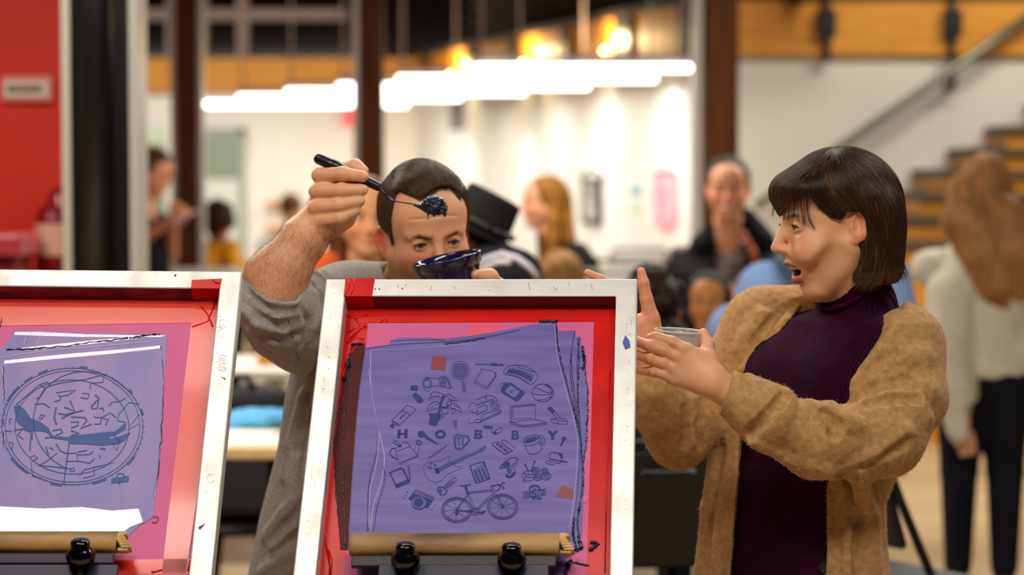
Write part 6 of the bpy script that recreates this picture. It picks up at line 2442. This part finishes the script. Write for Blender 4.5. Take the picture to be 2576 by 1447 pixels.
# ---- trousers, shoes
S = SDF()
for sx in (-1, 1):
    hip = np.array([P(890, 1560, MY)[0] + .08 * sx, MY, .68])
    S.chain([hip, hip + np.array([0, -.02, -.25]), hip + np.array([0, .03, -.61])], [.10, .08, .065], .04)
sculpt('trousers', S, .012, dark_jeans, m_root)
for sx in (-1, 1):
    S = SDF()
    a = np.array([P(890, 1560, MY)[0] + .09 * sx, MY + .04, .05])
    S.rc(a, a + np.array([.02, -.19, -.012]), .048, .038, .02)
    S.half((0, 0, .003), (0, 0, -1))
    sculpt('shoe', S, .007, black_steel, m_root)

# ---- hair combed back, short sides
S = SDF()
Hm = lambda x, y_, z: mo + mR @ (np.array([x, y_, z]) * msc)
S.el(Hm(0, .012, .045), np.array([.0775, .102, .0885]) * msc, mR, .01)
S.el(Hm(.0, -.032, .083), np.array([.055, .049, .040]) * msc, mR, .03)
for sx in (-1, 1):
    S.el(Hm(sx * .060, .01, .03), np.array([.018, .055, .06]) * msc, mR, .02)
    S.rc(Hm(sx * .068, -.012, .03), Hm(sx * .0685, -.006, -.018), .010 * msc, .0075 * msc, .01)
S.carve([(984, 560), (990, 525), (994, 486), (1008, 474), (1034, 486), (1062, 497), (1076, 488), (1092, 474), (1108, 468), (1132, 468), (1148, 480), (1160, 498), (1166, 525), (1170, 560), (1176, 700), (1010, 720), (1002, 640), (988, 600)], 3.6, 4.17, .004)
S.carve([(938, 582), (962, 574), (982, 590), (994, 640), (992, 680), (930, 680)], 3.6, 4.26, .003)
S.half(Hm(0, .05, -.055), -mR[:, 2] + mR[:, 1] * -.6, .004)
m_hair = sculpt('hair', S, .0026, streak_mat('dark_brown_base', (62, 44, 30), (78, 56, 38), (40, 40, 8), .55), m_root)
Sh = S


def m_field(p):
    px, py = proj(p)
    side = np.clip((1000 - px) / 24, 0, 1)
    side2 = np.clip((px - 1158) / 10, 0, 1)
    vx = -.55 - .25 * np.clip((py - 440) / 60, 0, 1)
    vz = .75 * np.clip((py - 430) / 40, -.4, 1)
    vx = vx * (1 - side) + .25 * side
    vz = vz * (1 - side) - 1.0 * side
    vz = vz * (1 - side2) - side2
    vy = np.where(side + side2 > .5, .3, .7)
    return np.stack([vx, vy, vz], 1).astype(np.float32)


hv = mesh_pts(m_hair)
front = np.where(hv[:, 1] < mo[1] + .06)[0]
n = 11000
roots = hv[rng.choice(front, n)] + rng.normal(0, .001, (n, 3))
px, py = proj(roots)
lens = np.where((px < 992) | (px > 1162), rng.uniform(.004, .010, n), rng.uniform(.03, .06, n))
st = comb(Sh, roots, m_field, lens, 7, (.0002, .0026), .10)
hair_obj('hair_strands', st, .00022, .0001, hairmat('dark_brown_hair', (46, 30, 20), (126, 92, 62), (92, 66, 44)), m_hair)
# thin hair at the hairline and hair on the forearm
x0 = 1010 + 150 * rng.random(1500)
y0 = np.interp(x0, [1010, 1062, 1108, 1135, 1160], [476, 500, 470, 470, 500]) + rng.uniform(-6, 10, 1500)
a = m_skin.traces(x0, y0, 3.9, 4.4, .0004)
d = np.array([[-.6, .35, .8]]) + rng.normal(0, .18, (1500, 3))
d = d / np.linalg.norm(d, axis=1, keepdims=True) * rng.uniform(.012, .03, (1500, 1))
g = m_skin.grad(a)
d = d - g * (d * g).sum(1, keepdims=True) + g * .002
thin = np.stack([a, a + d * .5 + g * .001, a + d], 1)
hair_obj('hairline_wisps', np.array(thin), .0002, .0001, hairmat('hairline_hair', (50, 34, 24), (110, 78, 52)), m_hair)
bv = mesh_pts(m_body)
px, py = proj(bv)
cand = np.where((px < 850) & (py > 560) & (py < 770) & (px > 600))[0]
pick = rng.choice(cand, 6500)
a = bv[pick]
g = m_skin.grad(a)
d = nrm(P(690, 720, 4.0) - P(800, 560, 4.0))[None] + rng.normal(0, .45, a.shape) + np.array([[.25, 0, -.35]])
d = d - g * (d * g).sum(1, keepdims=True)
d = d / np.linalg.norm(d, axis=1, keepdims=True) * rng.uniform(.004, .010, (len(a), 1))
hair_obj('forearm_hair', np.stack([a, a + d * .5 + g * .0014, a + d + g * .0016], 1), .00009, .00004, hairmat('arm_hair', (110, 72, 42), (160, 114, 70)), m_body)['kind'] = 'stuff'
# eyebrow hair
n = 800
u = rng.random(n)
sx = np.where(rng.random(n) < .5, -1, 1)
l = np.stack([np.interp(u, [0, .6, 1], [.0135, .032, .045]) * sx, np.full(n, -.12), np.interp(u, [0, .6, 1], [.0145, .0185, .0135]) + rng.normal(0, .0016, n)], 1)
q = mo + (l * msc) @ mR.T
for _i in range(24):
    q = q + mR[:, 1][None] * np.maximum(.0003, m_skin.f(q))[:, None] * .9
d = np.stack([sx * .8, np.zeros(n), .45 - .9 * u + rng.normal(0, .15, n)], 1) @ mR.T * .008
bh = np.stack([q, q + d * .5 - mR[:, 1] * .0008, q + d], 1)
hair_obj('eyebrows', np.array(bh), .00026, .00012, hairmat('brow_hair', (70, 44, 28), (110, 74, 46)), m_root)

# ------------------------------------------------------------------ the ink spoon
t = empty('ink_spoon', P(880, 440, 3.995))
tag(t, 'black-handled palette spoon loaded with dripping navy ink, gripped in his raised fist', 'spoon')
plastic = mat('black_plastic', (20, 18, 22), .3)
h0, h1 = P(803, 400, 4.0), P(952, 470, 3.985)
ax = nrm(h1 - h0)
up = nrm(np.cross(ax, [0, 1, 0]))
S = SDF()
S.rc(h0, h0 + (h1 - h0) * .25, .0098, .0105, .004)
S.rc(h0 + (h1 - h0) * .25, h1, .0102, .0080, .006)
S.half(h1 + ax * .004, ax, .002)
sculpt('handle', S, .0012, plastic, t)
steel = mat('inky_steel', (40, 38, 46), .2, .8)
b0 = P(1058, 516, 3.99)
MB().tube([h1 - ax * .004, P(968, 489, 3.985), P(980, 502, 3.985), P(990, 506, 3.986), b0], [.0022, .0017, .0018, .0013, .0012], 10).build('shank', steel, t)
S = SDF()
S2 = SDF()
S2.el(P(985, 507, 3.985), (.0045, .0035, .005), k=.003)
S2.rc(P(980, 499, 3.985), P(988, 513, 3.985), .0028, .0022, .003)
sculpt('ink_bead', S2, .0009, ink_dark, t)
S.rc(P(1040, 515, 3.989), P(1070, 523, 3.99), .0020, .0052, .004)
S.el(P(1092, 520, 3.99), (.0245, .013, .0150), rotm('Y', 8), .006)
for a, b_, r in ((1072, 506, 7), (1082, 500, 8), (1096, 499, 8), (1108, 503, 8), (1116, 512, 7), (1090, 508, 8), (1104, 512, 8), (1118, 524, 6), (1076, 514, 7), (1098, 522, 8), (1112, 534, 6)):
    S.el(P(a, b_, 3.979 + .004 * rnd.random()), np.array([r, r, r * .8]) / 1430, k=.003)
for pts in ([(1074, 526, 4.2), (1077, 538, 2), (1077, 553, 1.1)], [(1088, 530, 5.5), (1091, 540, 2.6), (1092, 545, 1.1)], [(1104, 530, 5), (1106, 540, 1.8)], [(1118, 528, 6), (1119, 538, 4), (1119, 546, 1.4)], [(1097, 532, 4), (1098, 538, 1.5)], [(1083, 528, 4), (1082, 535, 1.4)]):
    S.chain([P(a, b_, 3.984) for a, b_, r in pts], [r / 1430 for a, b_, r in pts], .003)
S.disp = lambda p: .0006 * np.sin(p[:, 0] * 900) * np.sin(p[:, 2] * 1000 + p[:, 1] * 700)
sculpt('ink_blob', S, .0009, ink_dark, t)

# ------------------------------------------------------------------ the tub of ink
cob = mat('cobalt_plastic', (22, 22, 74), .16, noise=(13, 12, 40), noise_scale=8, coat=.6)
rimL, rimR = P(1036, 668, 3.985), P(1209, 631, 3.975)
rc_ = (rimL + rimR) / 2
xd = nrm(rimR - rimL)
rad = np.linalg.norm(rimR - rimL) / 2
cax = nrm(np.cross(xd, [0, 1, 0]))
if cax[2] < 0:
    cax = -cax
cax = nrm(cax - np.array([0, 1, 0]) * .075)
t = empty('ink_tub', rc_ - cax * .075)
tag(t, 'glossy cobalt ink tub tilted in front of the man\'s nose', 'tub')
h = .075
prof = [(0, -h), (rad * .70, -h), (rad * .72, -h + .003), (rad * .90, -.020), (rad * .905, -.018), (rad * .965, -.016), (rad * .985, -.003), (rad, -.001), (rad * 1.005, .001), (rad * .985, .002), (rad * .955, .0), (rad * .93, -.006), (rad * .86, -.022), (rad * .68, -h + .004), (0, -h + .004)]
MB().lathe(rc_, cax, prof, 48).build('tub_wall', cob, t)
S = SDF()
zr = np.stack([xd, nrm(np.cross(cax, xd)), cax], 1)
S.el(rc_ - cax * .026, (rad * .80, rad * .80, .012), zr, .01)
for k in range(26):
    a = rng.uniform(0, 2 * math.pi)
    S.el(rc_ + zr @ np.array([rad * .70 * math.cos(a), rad * .70 * math.sin(a), -.006 - .012 * rng.random()]), np.array([.008, .008, .005]) * rng.uniform(.6, 1.3), k=.004)
sculpt('ink', S, .0014, ink_dark, t)
# ------------------------------------------------------------------ people further back
def bystander(px, py, Y, facing, label, skin=(222, 164, 126), hair=(60, 40, 28), top=(40, 40, 44), legs=(30, 32, 44), s=1.0, seated=False, hairstyle='long', arms=None, pitch=0, lean=(0, 0),
              shoulder=.185, topname='shirt', top_mat=None, face=True, h=.0055, hair_len=.26, waist=None, lip=(190, 96, 88), gap=0, noskirt=False, extra_hair=()):
    """px, py = the midpoint between the eyes and ears in the photo; facing in degrees, 0 towards the camera, 90 to the photo's right"""
    a = math.radians(facing)
    p_ = math.radians(pitch)
    fw = np.array([math.sin(a) * math.cos(p_), -math.cos(a) * math.cos(p_), -math.sin(p_)])
    bfw = np.array([math.sin(a), -math.cos(a), 0])
    R = frame_dirs(fw)
    B = frame_dirs(bfw)
    o = P(px, py, Y)
    root = empty('person', (o[0] + lean[0] * B[0, 0], o[1], 0))
    tag(root, label, 'person')
    S = SDF()
    nk = o - R[:, 2] * .12 * s + R[:, 1] * .02
    ch = np.array([o[0], o[1], o[2] - .25 * s]) + B[:, 1] * (.05 + lean[1]) + B[:, 0] * lean[0]
    add_head(S, o, R, s, gap, (nk, .05 * s, ch), fem=.5)
    yw = math.atan2(B[1, 0], B[0, 0])
    hipz = .45 + .08 if seated else min(.92, ch[2] * .64)
    hc = np.array([ch[0], ch[1], hipz]) + B[:, 1] * .02

    def rows(gx, gy, top_cut=0):
        out = []
        for u, rx, ry in ((0, .10, .065), (.07, .165, .085), (.2, .172, .105), (.5, .150, .105), (.8, .155, .110), (1.0, .170, .115)):
            q = ch + (hc - ch) * u
            out.append((q[2] - .0, q[0], q[1], (rx * shoulder / .185 + gx) * s, (ry + gy) * s))
        return out
    S.loft(rows(-.03, -.02), yw, .03)
    sh = [ch + B[:, 0] * x * shoulder * s + np.array([0, 0, -.045 * s]) for x in (-1, 1)]
    if arms is None:
        arms = [None, None]
    paths = []
    for i, x in enumerate((-1, 1)):
        if arms[i] is None:
            e = sh[i] + B[:, 0] * x * .05 + np.array([0, 0, -.27]) + B[:, 1] * .02
            w = e + np.array([0, 0, -.23]) - B[:, 1] * .09
        else:
            e, w = P(*arms[i][0]), P(*arms[i][1])
        paths.append((sh[i], e, w))
        S.chain([sh[i], e, w], [.042 * s, .036 * s, .025 * s], .02)
        d = nrm(w - e)
        side = nrm(np.cross(d, [0, 1, 0.2]))
        S.rc(w, w + d * .075, .026, .024, .02)
        for k in range(4):
            q = w + d * .075 + side * (k - 1.5) * .016
            S.chain([q, q + d * .04, q + d * .07 + nrm(np.cross(side, d)) * .012], [.0105, .0095, .008], .006)
        q = w + d * .03 - side * .024
        S.chain([q, q - side * .02 + d * .03, q - side * .022 + d * .055], [.012, .010, .008], .006)
    knees = []
    for x in (-1, 1):
        hp = hc + B[:, 0] * x * .085 * s
        if seated:
            kn = hp - B[:, 1] * .40 + np.array([0, 0, .02])
            an = kn + np.array([0, 0, -kn[2] + .09]) + B[:, 1] * .05
        else:
            kn = hp * .5 + np.array([hp[0], hp[1], .1]) * .5 - B[:, 1] * .02
            an = np.array([hp[0], hp[1], .09]) + B[:, 1] * .02
        knees.append((hp, kn, an))
        S.chain([hp, kn, an], [.07, .05, .035], .03)
    body = sculpt('body', S, h, skin_m, root, (lambda V_: face_paint(V_, o, R, s, skin, lip, tuple(int(v * .8) for v in hair), (min(255, skin[0] + 6), int(skin[1] * .78), int(skin[2] * .76)), gap, browz=.0175)))
    if face:
        add_eyes(o, R, s, root, (60, 44, 34))
    # clothes
    T = SDF()
    T.loft(rows(.012, .014), yw, .03)
    for (a_, e, w), sp in zip(paths, arms):
        T.rc(ch + (a_ - ch) * .4, a_, .062 * s, .064 * s, .04)
        if sp is not None and len(sp) > 2 and sp[2] == 'bare':
            T.rc(a_, a_ + (e - a_) * .3, .064 * s, .06 * s, .02)
        else:
            T.chain([a_, e, w + (e - w) * .08], [.064 * s, .056 * s, .042 * s], .03)
    T.rc(nk, nk + np.array([0, 0, .2]), .056 * s, .06 * s, .01, 's')
    T.disp = lambda p: .004 * np.sin(p[:, 2] * 38 + p[:, 0] * 30) * np.sin(p[:, 0] * 33 + p[:, 1] * 41 + p[:, 2] * 9)
    tm = top_mat or mat(topname + '_cloth', top, .85, bump=.2, bump_scale=200, spec=.2)
    sculpt(topname, T, h * 1.4, tm, root)
    T = SDF()
    for hp, kn, an in knees:
        T.chain([hp, kn, an], [.098 * s, .07 * s, .052 * s], .04)
    T.el(hc, (.165 * s, .115 * s, .09), B, .05)
    sculpt('trousers', T, h * 1.8, mat('trouser_cloth', legs, .85, spec=.2), root)
    for hp, kn, an in knees:
        T = SDF()
        q = np.array([an[0], an[1], .045])
        T.rc(q, q - B[:, 1] * .15 + np.array([0, 0, -.01]), .043, .034, .02)
        T.half((0, 0, .003), (0, 0, -1))
        sculpt('shoe', T, .008, mat('shoe_leather', (70, 44, 32), .5) if 'shoe_leather' not in MATS else MATS['shoe_leather'], root)
    # hair
    H = SDF()
    Hh = lambda x, y_, z: o + R @ (np.array([x, y_, z]) * s)
    H.el(Hh(0, .018, .048), np.array([.085, .105, .088]) * s, R, .01)
    if hairstyle == 'long':
        for x in (-1, 1):
            H.chain([Hh(x * .07, .03, .03), Hh(x * .083, .028, -.07), Hh(x * .088, .02, -.16), Hh(x * .082, .015, -hair_len)], [.026 * s, .032 * s, .034 * s, .022 * s], .03)
        H.chain([Hh(0, .08, .0), Hh(0, .085, -.09), Hh(0, .095, -.17), Hh(0, .10, -hair_len)], [.06 * s, .06 * s, .06 * s, .04 * s], .03)
    elif hairstyle == 'curly':
        for k in range(70):
            v = nrm(rng.normal(0, 1, 3) + np.array([0, .5, .45]))
            q = Hh(*(v * np.array([.088, .10, .105]) + np.array([0, .03, .04])))
            H.el(q, np.full(3, rng.uniform(.018, .032)) * s, k=.012)
        for k in range(30 if seated else 0):
            H.el(Hh(rng.uniform(-.1, .1), rng.uniform(.03, .09), rng.uniform(-.14, 0)), np.full(3, rng.uniform(.022, .034)) * s, k=.015)
    elif hairstyle == 'bun':
        H.el(Hh(0, .10, .06), np.array([.035, .035, .035]) * s, k=.01)
    if face:
        H.el(Hh(0, -.105, -.03), np.array([.060, .085, .100]) * s, R, .012, 's')
        H.el(Hh(0, -.10, .03), np.array([.052, .060, .040]) * s, R, .012, 's')
    for pts, rs in extra_hair:
        H.chain([P(*v) for v in pts], rs, .03)
    H.disp = lambda p: .0022 * np.sin((p @ R[:, 0]) * 420 + np.sin((p @ R[:, 2]) * 40) * 2)
    hm = streak_mat('hair_%d_%d' % (px, py), hair, tuple(min(255, int(v * 1.7 + 8)) for v in hair), (70, 70, 7), .42)
    ho = sculpt('hair', H, .004, hm, root)
    return dict(root=root, R=R, B=B, o=o, ch=ch, hc=hc, paths=paths, yaw=yw, hairS=H, hair=ho, rows=rows)


def wave_cloth(name, col, col2, scale, axis, strength=.8):
    return mat(name, col, .85, noise=col2, noise_scale=60, wave=(scale, axis, strength, .8), spec=.15)


# the woman in the cream sweater, seen from behind
cream = wave_cloth('cream_rib', (228, 220, 194), (212, 202, 176), 34, (0, math.radians(80), 0), 1.0)
w2 = bystander(2478, 478, 8.5, 168, 'woman with long light-brown hair seen from behind in a cream ribbed sweater and dark jeans', hair=(134, 88, 46), top=(228, 220, 194), legs=(18, 19, 28), top_mat=cream, topname='sweater',
               hair_len=.3, extra_hair=[([(2440, 560, 8.37), (2470, 640, 8.34), (2500, 720, 8.33), (2520, 765, 8.35)], [.075, .07, .055, .03]), ([(2530, 540, 8.38), (2555, 640, 8.34), (2560, 735, 8.34)], [.07, .065, .03]), ([(2425, 470, 8.42), (2410, 560, 8.40), (2440, 640, 8.38)], [.05, .055, .04])], arms=[((2385, 840, 8.4), (2420, 1045, 8.35)), ((2640, 830, 8.4), (2650, 1030, 8.3))], face=True, shoulder=.20, h=.006)
# wide sleeve and loose body of the sweater
T = SDF()
B, ch = w2['B'], w2['ch']
q = lambda a, b_, y_=8.45: P(a, b_, y_)
T.chain([q(2452, 640, 8.5), q(2400, 740, 8.42), q(2382, 860, 8.38), q(2400, 980, 8.34), q(2428, 1075, 8.32)], [.10, .105, .092, .078, .066], .05)
T.rc(q(2428, 1078, 8.32), q(2440, 1110, 8.32), .06, .052, .02)
T.rc(q(2510, 665, 8.56), q(2510, 900, 8.52), .15, .20, .08)
T.rc(q(2470, 900, 8.48), q(2560, 890, 8.5), .13, .14, .08)
T.chain([q(2580, 650, 8.5), q(2640, 780, 8.45), q(2660, 960, 8.4)], [.09, .09, .07], .05)
T.rc(q(2440, 1110, 8.30), q(2452, 1160, 8.30), .045, .05, .01, 's')
T.carve([(2437, 1600), (2434, 1030), (2470, 1000), (2510, 968), (2545, 955), (2700, 950), (2700, 1600)], 8.0, 8.9, .01)
T.disp = lambda p: .006 * np.sin(p[:, 2] * 22 + p[:, 0] * 16) * np.sin(p[:, 0] * 19 + p[:, 2] * 7)
sculpt('sweater_drape', T, .008, cream, w2['root'])
n = 9000
hv = mesh_pts(w2['hair'])
vis = hv[hv[:, 1] < w2['o'][1] + .03]
Hs = w2['hairS']


def w2_field(p):
    x, y_ = proj(p)
    return np.stack([.35 * np.sign(x - 2470) * np.clip(1 - (y_ - 400) / 140, 0, 1) + .25 * np.sin(y_ * .035 + x * .02), np.zeros(len(x)), -np.ones(len(x))], 1).astype(np.float32)


st = comb(Hs, vis[rng.choice(len(vis), n)], w2_field, rng.uniform(.08, .2, n), 8, (0, .006), .08)
hair_obj('hair_strands', st, .0006, .0003, hairmat('light_brown_hair', (140, 90, 46), (244, 194, 124), (214, 156, 88)), w2['hair'])

# smiling woman in an open black jacket
w3 = bystander(1832, 478, 9.4, -8, 'smiling woman with dark hair pulled back in an open black jacket before the timber column', skin=(226, 158, 120), hair=(44, 38, 36), top=(58, 48, 58), hairstyle='bun', s=1.06, 
               arms=[((1742, 700, 9.3), (1795, 735, 9.18)), ((1918, 700, 9.3), (1858, 735, 9.18))], lip=(150, 60, 56), topname='blouse',
               top_mat=mat('patterned_blouse', (56, 46, 60), .8, noise=(118, 96, 86), noise_scale=26))
T = SDF()
T.loft(w3['rows'](.03, .03), w3['yaw'], .03)
for a_, e, w in w3['paths']:
    T.chain([a_, e, w + (e - w) * .06], [.074, .066, .05], .03)
T.rc(P(1770, 620, 9.42), P(1800, 580, 9.45), .06, .045, .03)
T.rc(P(1910, 610, 9.42), P(1874, 552, 9.45), .07, .05, .03)
T.rc(w3['o'], w3['ch'], .07, .08, .01, 's')
T.carve([(1806, 545), (1800, 640), (1786, 900), (1884, 900), (1868, 640), (1858, 540)], 8.9, 9.41, .01)
sculpt('jacket', T, .008, mat('black_jacket', (15, 14, 15), .8, spec=.2), w3['root'])
T = SDF()
T.chain([q(1868, 585, 9.24), q(1898, 640, 9.20), q(1906, 730, 9.20)], [.013, .013, .013], .01)
sculpt('bag_strap', T, .005, mat('tan_strap', (150, 70, 22), .6), w3['root'])

T = SDF()
T.el(w3['o'] + w3['R'] @ np.array([0, -.096, -.072]), (.026, .010, .0075), w3['R'])
sculpt('teeth', T, .003, tooth_m, w3['root'])

# man in a light-blue shirt with a backpack strap, behind the woman in camel
m2 = bystander(2046, 590, 7.3, 155, 'grey-haired man seen from behind in a light-blue shirt with a dark strap', skin=(206, 156, 124), hair=(134, 124, 114), top=(134, 166, 206), hairstyle='short', shoulder=.225, topname='blue_shirt',
               arms=[((1890, 930, 7.2), (1905, 1080, 7.1)), ((2275, 900, 7.3), (2265, 1080, 7.2))], s=1.08, top_mat=mat('sky_shirt', (146, 180, 220), .85, spec=.15))
T = SDF()
T.loft(m2['rows'](.026, .03), m2['yaw'], .03)
for (a_, e, w) in m2['paths']:
    T.chain([a_, e, w + (e - w) * .06], [.095, .088, .06], .04)
T.rc(P(1930, 735, 7.25), P(1912, 900, 7.15), .100, .090, .05)
T.rc(P(2225, 700, 7.3), P(2262, 850, 7.3), .085, .075, .05)
sculpt('shirt_drape', T, .009, mat('periwinkle_shirt', (132, 160, 208), .85, spec=.15), m2['root'])
MB().tube([P(1962, 650, 7.2), P(1985, 676, 7.12), P(2000, 730, 7.08), P(2004, 850, 7.08)], .022, 10).build('backpack_strap', mat('dark_strap', (52, 66, 78), .7), m2['root'])

# two seated girls behind the raised hand
g1 = bystander(1782, 762, 8.3, -10, 'seated girl with long black hair looking at the camera beside the raised thumb', skin=(196, 128, 70), hair=(15, 12, 12), top=(18, 17, 20), seated=True, s=.88, hair_len=.2, lip=(140, 70, 64))
g2 = bystander(1655, 800, 7.0, 150, 'seated person with dark curly hair turned away behind the raised thumb', skin=(150, 100, 70), hair=(24, 15, 11), top=(24, 22, 24), seated=True, hairstyle='curly', face=False)
for o_, lab in ((g1, 'low black stool under the seated girl with black hair'), (g2, 'low black stool under the curly-haired seated person')):
    c = o_['hc']
    t = empty('stool', (c[0], c[1], 0))
    tag(t, lab, 'stool', 'low black stools')
    MB().lathe((c[0], c[1], .365), (0, 0, 1), [(0, 0), (.16, 0), (.17, .012), (.16, .03), (0, .03)], 20).build('seat', black_steel, t)
    for a in range(4):
        x, y = math.cos(a * 1.5708 + .78), math.sin(a * 1.5708 + .78)
        MB().tube([(c[0] + .1 * x, c[1] + .1 * y, .37), (c[0] + .15 * x, c[1] + .15 * y, 0)], .012, 8).build('leg', black_steel, t)

# young woman behind the raised arm
g3 = bystander(918, 548, 7.55, 14, 'young woman with long brown hair and a striped top behind the raised forearm', skin=(226, 160, 112), hair=(74, 42, 20), hair_len=.34, topname='striped_top', shoulder=.165,
               top_mat=mat('stripes', (150, 176, 176), .85, noise=(60, 130, 130), noise_scale=1, noise_stretch=(1, 1, 26)), arms=[((806, 800, 7.5), (830, 900, 7.4)), None], s=1.06)
T = SDF()
T.rc(P(822, 668, 7.4), P(790, 700, 7.38), .05, .055, .02)
T.rc(P(790, 700, 7.38), P(775, 820, 7.36), .055, .05, .02)
sculpt('orange_scarf', T, .008, mat('orange_cloth', (214, 84, 26), .8), g3['root'])
mb = MB()
c = g3['ch'] + np.array([0, 0, -.05])
for k, colr in enumerate(((220, 200, 40), (70, 150, 140), (228, 226, 214))):
    pts = []
    for i in range(21):
        a = math.pi * (1.04 + .92 * i / 20) + g3['yaw']
        pts.append(c + np.array([.172 * math.cos(a), .125 * math.sin(a), -.045 * k - .01]))
    MB().tube(pts, .014, 8).build('stripe', mat('stripe_%d' % k, colr, .85), g3['root'])

# person in a black hat, bending to the left
h1_ = bystander(1200, 622, 6.5, -62, 'person in a black hat and black jacket with white shoulder stripes behind the man', skin=(110, 72, 50), hair=(16, 12, 12), top=(24, 24, 30), pitch=28, hairstyle='short', topname='black_jacket', shoulder=.19, lean=(-.10, .0), s=.93)
o_, R_ = h1_['o'], h1_['R']
hat = empty('black_hat', o_ + R_[:, 2] * .06)
tag(hat, 'black brimmed hat worn by the person behind the man with the spoon', 'hat')
T = SDF()
up = nrm(np.array([.10, .0, 1.0]))
hc_ = P(1196, 588, 6.5)
fx = rotm('Y', 30) @ frame_dirs(nrm(np.array([-.9, -.43, -.05])))
T.rc(hc_ + fx[:, 2] * .03, hc_ + fx[:, 2] * .15, .092, .080, .01)
T.half(hc_ + fx[:, 2] * .128, fx[:, 2], .012)
T.half(hc_ + fx[:, 2] * .002, -fx[:, 2], .004)
T.el(hc_ + fx[:, 2] * .140, (.03, .06, .02), fx, .02, 's')
sculpt('crown', T, .005, mat('hat_felt', (17, 16, 16), .75, spec=.3), hat)
T = SDF()
T.el(hc_ + fx[:, 2] * .012, (.118, .128, .010), fx, .01)
T.el(hc_ + fx[:, 2] * .03, (.080, .092, .03), fx, .004, 's')
sculpt('brim', T, .005, MATS['hat_felt'], hat)
mb = MB()
pts = []
for i in range(33):
    a = 2 * math.pi * i / 32
    pts.append(hc_ + fx @ np.array([.091 * math.cos(a), .103 * math.sin(a), .036]))
mb.tube(pts, .010, 8)
mb.build('hat_band', mat('hat_ribbon', (36, 33, 33), .4), hat)
white_stripe = mat('white_stripe', (206, 196, 204), .8)
T = SDF()
T.loft(h1_['rows'](.03, .03), h1_['yaw'], .03)
for a_, e, w in h1_['paths']:
    T.chain([a_, e, w + (e - w) * .06], [.085, .072, .05], .03)
T.rc(P(1235, 665, 6.45), P(1295, 695, 6.4), .07, .08, .05)
S_j = T
sculpt('jacket', T, .008, mat('navy_black_jacket', (26, 27, 33), .8, spec=.2), h1_['root'])
for pts in ([(1198, 668), (1225, 652), (1262, 640), (1300, 650), (1330, 672), (1352, 700)], [(1195, 690), (1218, 676), (1252, 660), (1285, 660)]):
    try:
        MB().tube([T.trace(a, b_, 6.0, 7.2, .002) for a, b_ in pts], .010, 8).build('shoulder_stripe', white_stripe, h1_['root'])
    except Exception:
        pass

# blonde woman in black, in profile
bystander(1368, 512, 10.8, -78, 'woman with long blonde hair in a black top, seen in profile', skin=(224, 160, 128), hair=(100, 66, 26), top=(20, 19, 21), hair_len=.40, lean=(0, .10), topname='black_top', arms=[((1440, 640, 10.8), (1370, 690, 10.6)), ((1455, 640, 10.9), (1380, 700, 10.8))])
# person with the phone
p1 = bystander(388, 435, 12.3, 62, 'person in a black sleeveless top looking down at a phone by the timber column', skin=(214, 150, 116), hair=(50, 30, 24), top=(24, 21, 24), pitch=24, hairstyle='short', topname='black_tank_top',
               arms=[((330, 620, 12.15), (428, 556, 11.9), 'bare'), ((430, 640, 12.4), (438, 552, 12.1), 'bare')])
t = MB().box(P(462, 545, 11.85), (.09, .16, .010), rotm('Z', -60) @ rotm('X', 25)).build('phone', mat('phone_black', (150, 140, 140), .3), None, bevel=.004)
tag(t, 'phone held up by the person in the black sleeveless top', 'phone')
# yellow shirt at the high table and a far head
y1 = bystander(548, 566, 14.6, 190, 'person with dark curly hair in a mustard-yellow shirt at the high white table', skin=(150, 96, 64), hair=(40, 24, 14), top=(222, 150, 18), hairstyle='curly', topname='mustard_shirt', face=False)
T = SDF()
T.rc(P(524, 632, 14.58), P(576, 630, 14.58), .075, .075, .03)
T.rc(P(524, 640, 14.55), P(530, 700, 14.4), .06, .05, .03)
T.rc(P(576, 640, 14.55), P(588, 700, 14.4), .06, .05, .03)
sculpt('shirt_shoulders', T, .009, MATS['mustard_shirt_cloth'], y1['root'])
bystander(734, 528, 17.5, 170, 'small far-off person with brown hair below the wall shelves', skin=(200, 140, 106), hair=(66, 36, 22), top=(222, 214, 200), hairstyle='short', face=False, h=.008)
# brown-haired person sitting low in front of the blonde
b1 = bystander(1405, 715, 8.9, 200, 'seated person with light-brown hair turned away below the blonde woman', skin=(206, 150, 110), hair=(104, 74, 40), top=(120, 40, 44), seated=True, face=False)
c = b1['hc']
t = empty('stool', (c[0], c[1], 0))
tag(t, 'low black stool under the seated light-brown-haired person', 'stool', 'low black stools')
MB().lathe((c[0], c[1], .365), (0, 0, 1), [(0, 0), (.16, 0), (.17, .012), (.16, .03), (0, .03)], 20).build('seat', black_steel, t)
for a in range(4):
    x, y = math.cos(a * 1.5708 + .78), math.sin(a * 1.5708 + .78)
    MB().tube([(c[0] + .1 * x, c[1] + .1 * y, .37), (c[0] + .15 * x, c[1] + .15 * y, 0)], .012, 8).build('leg', black_steel, t)
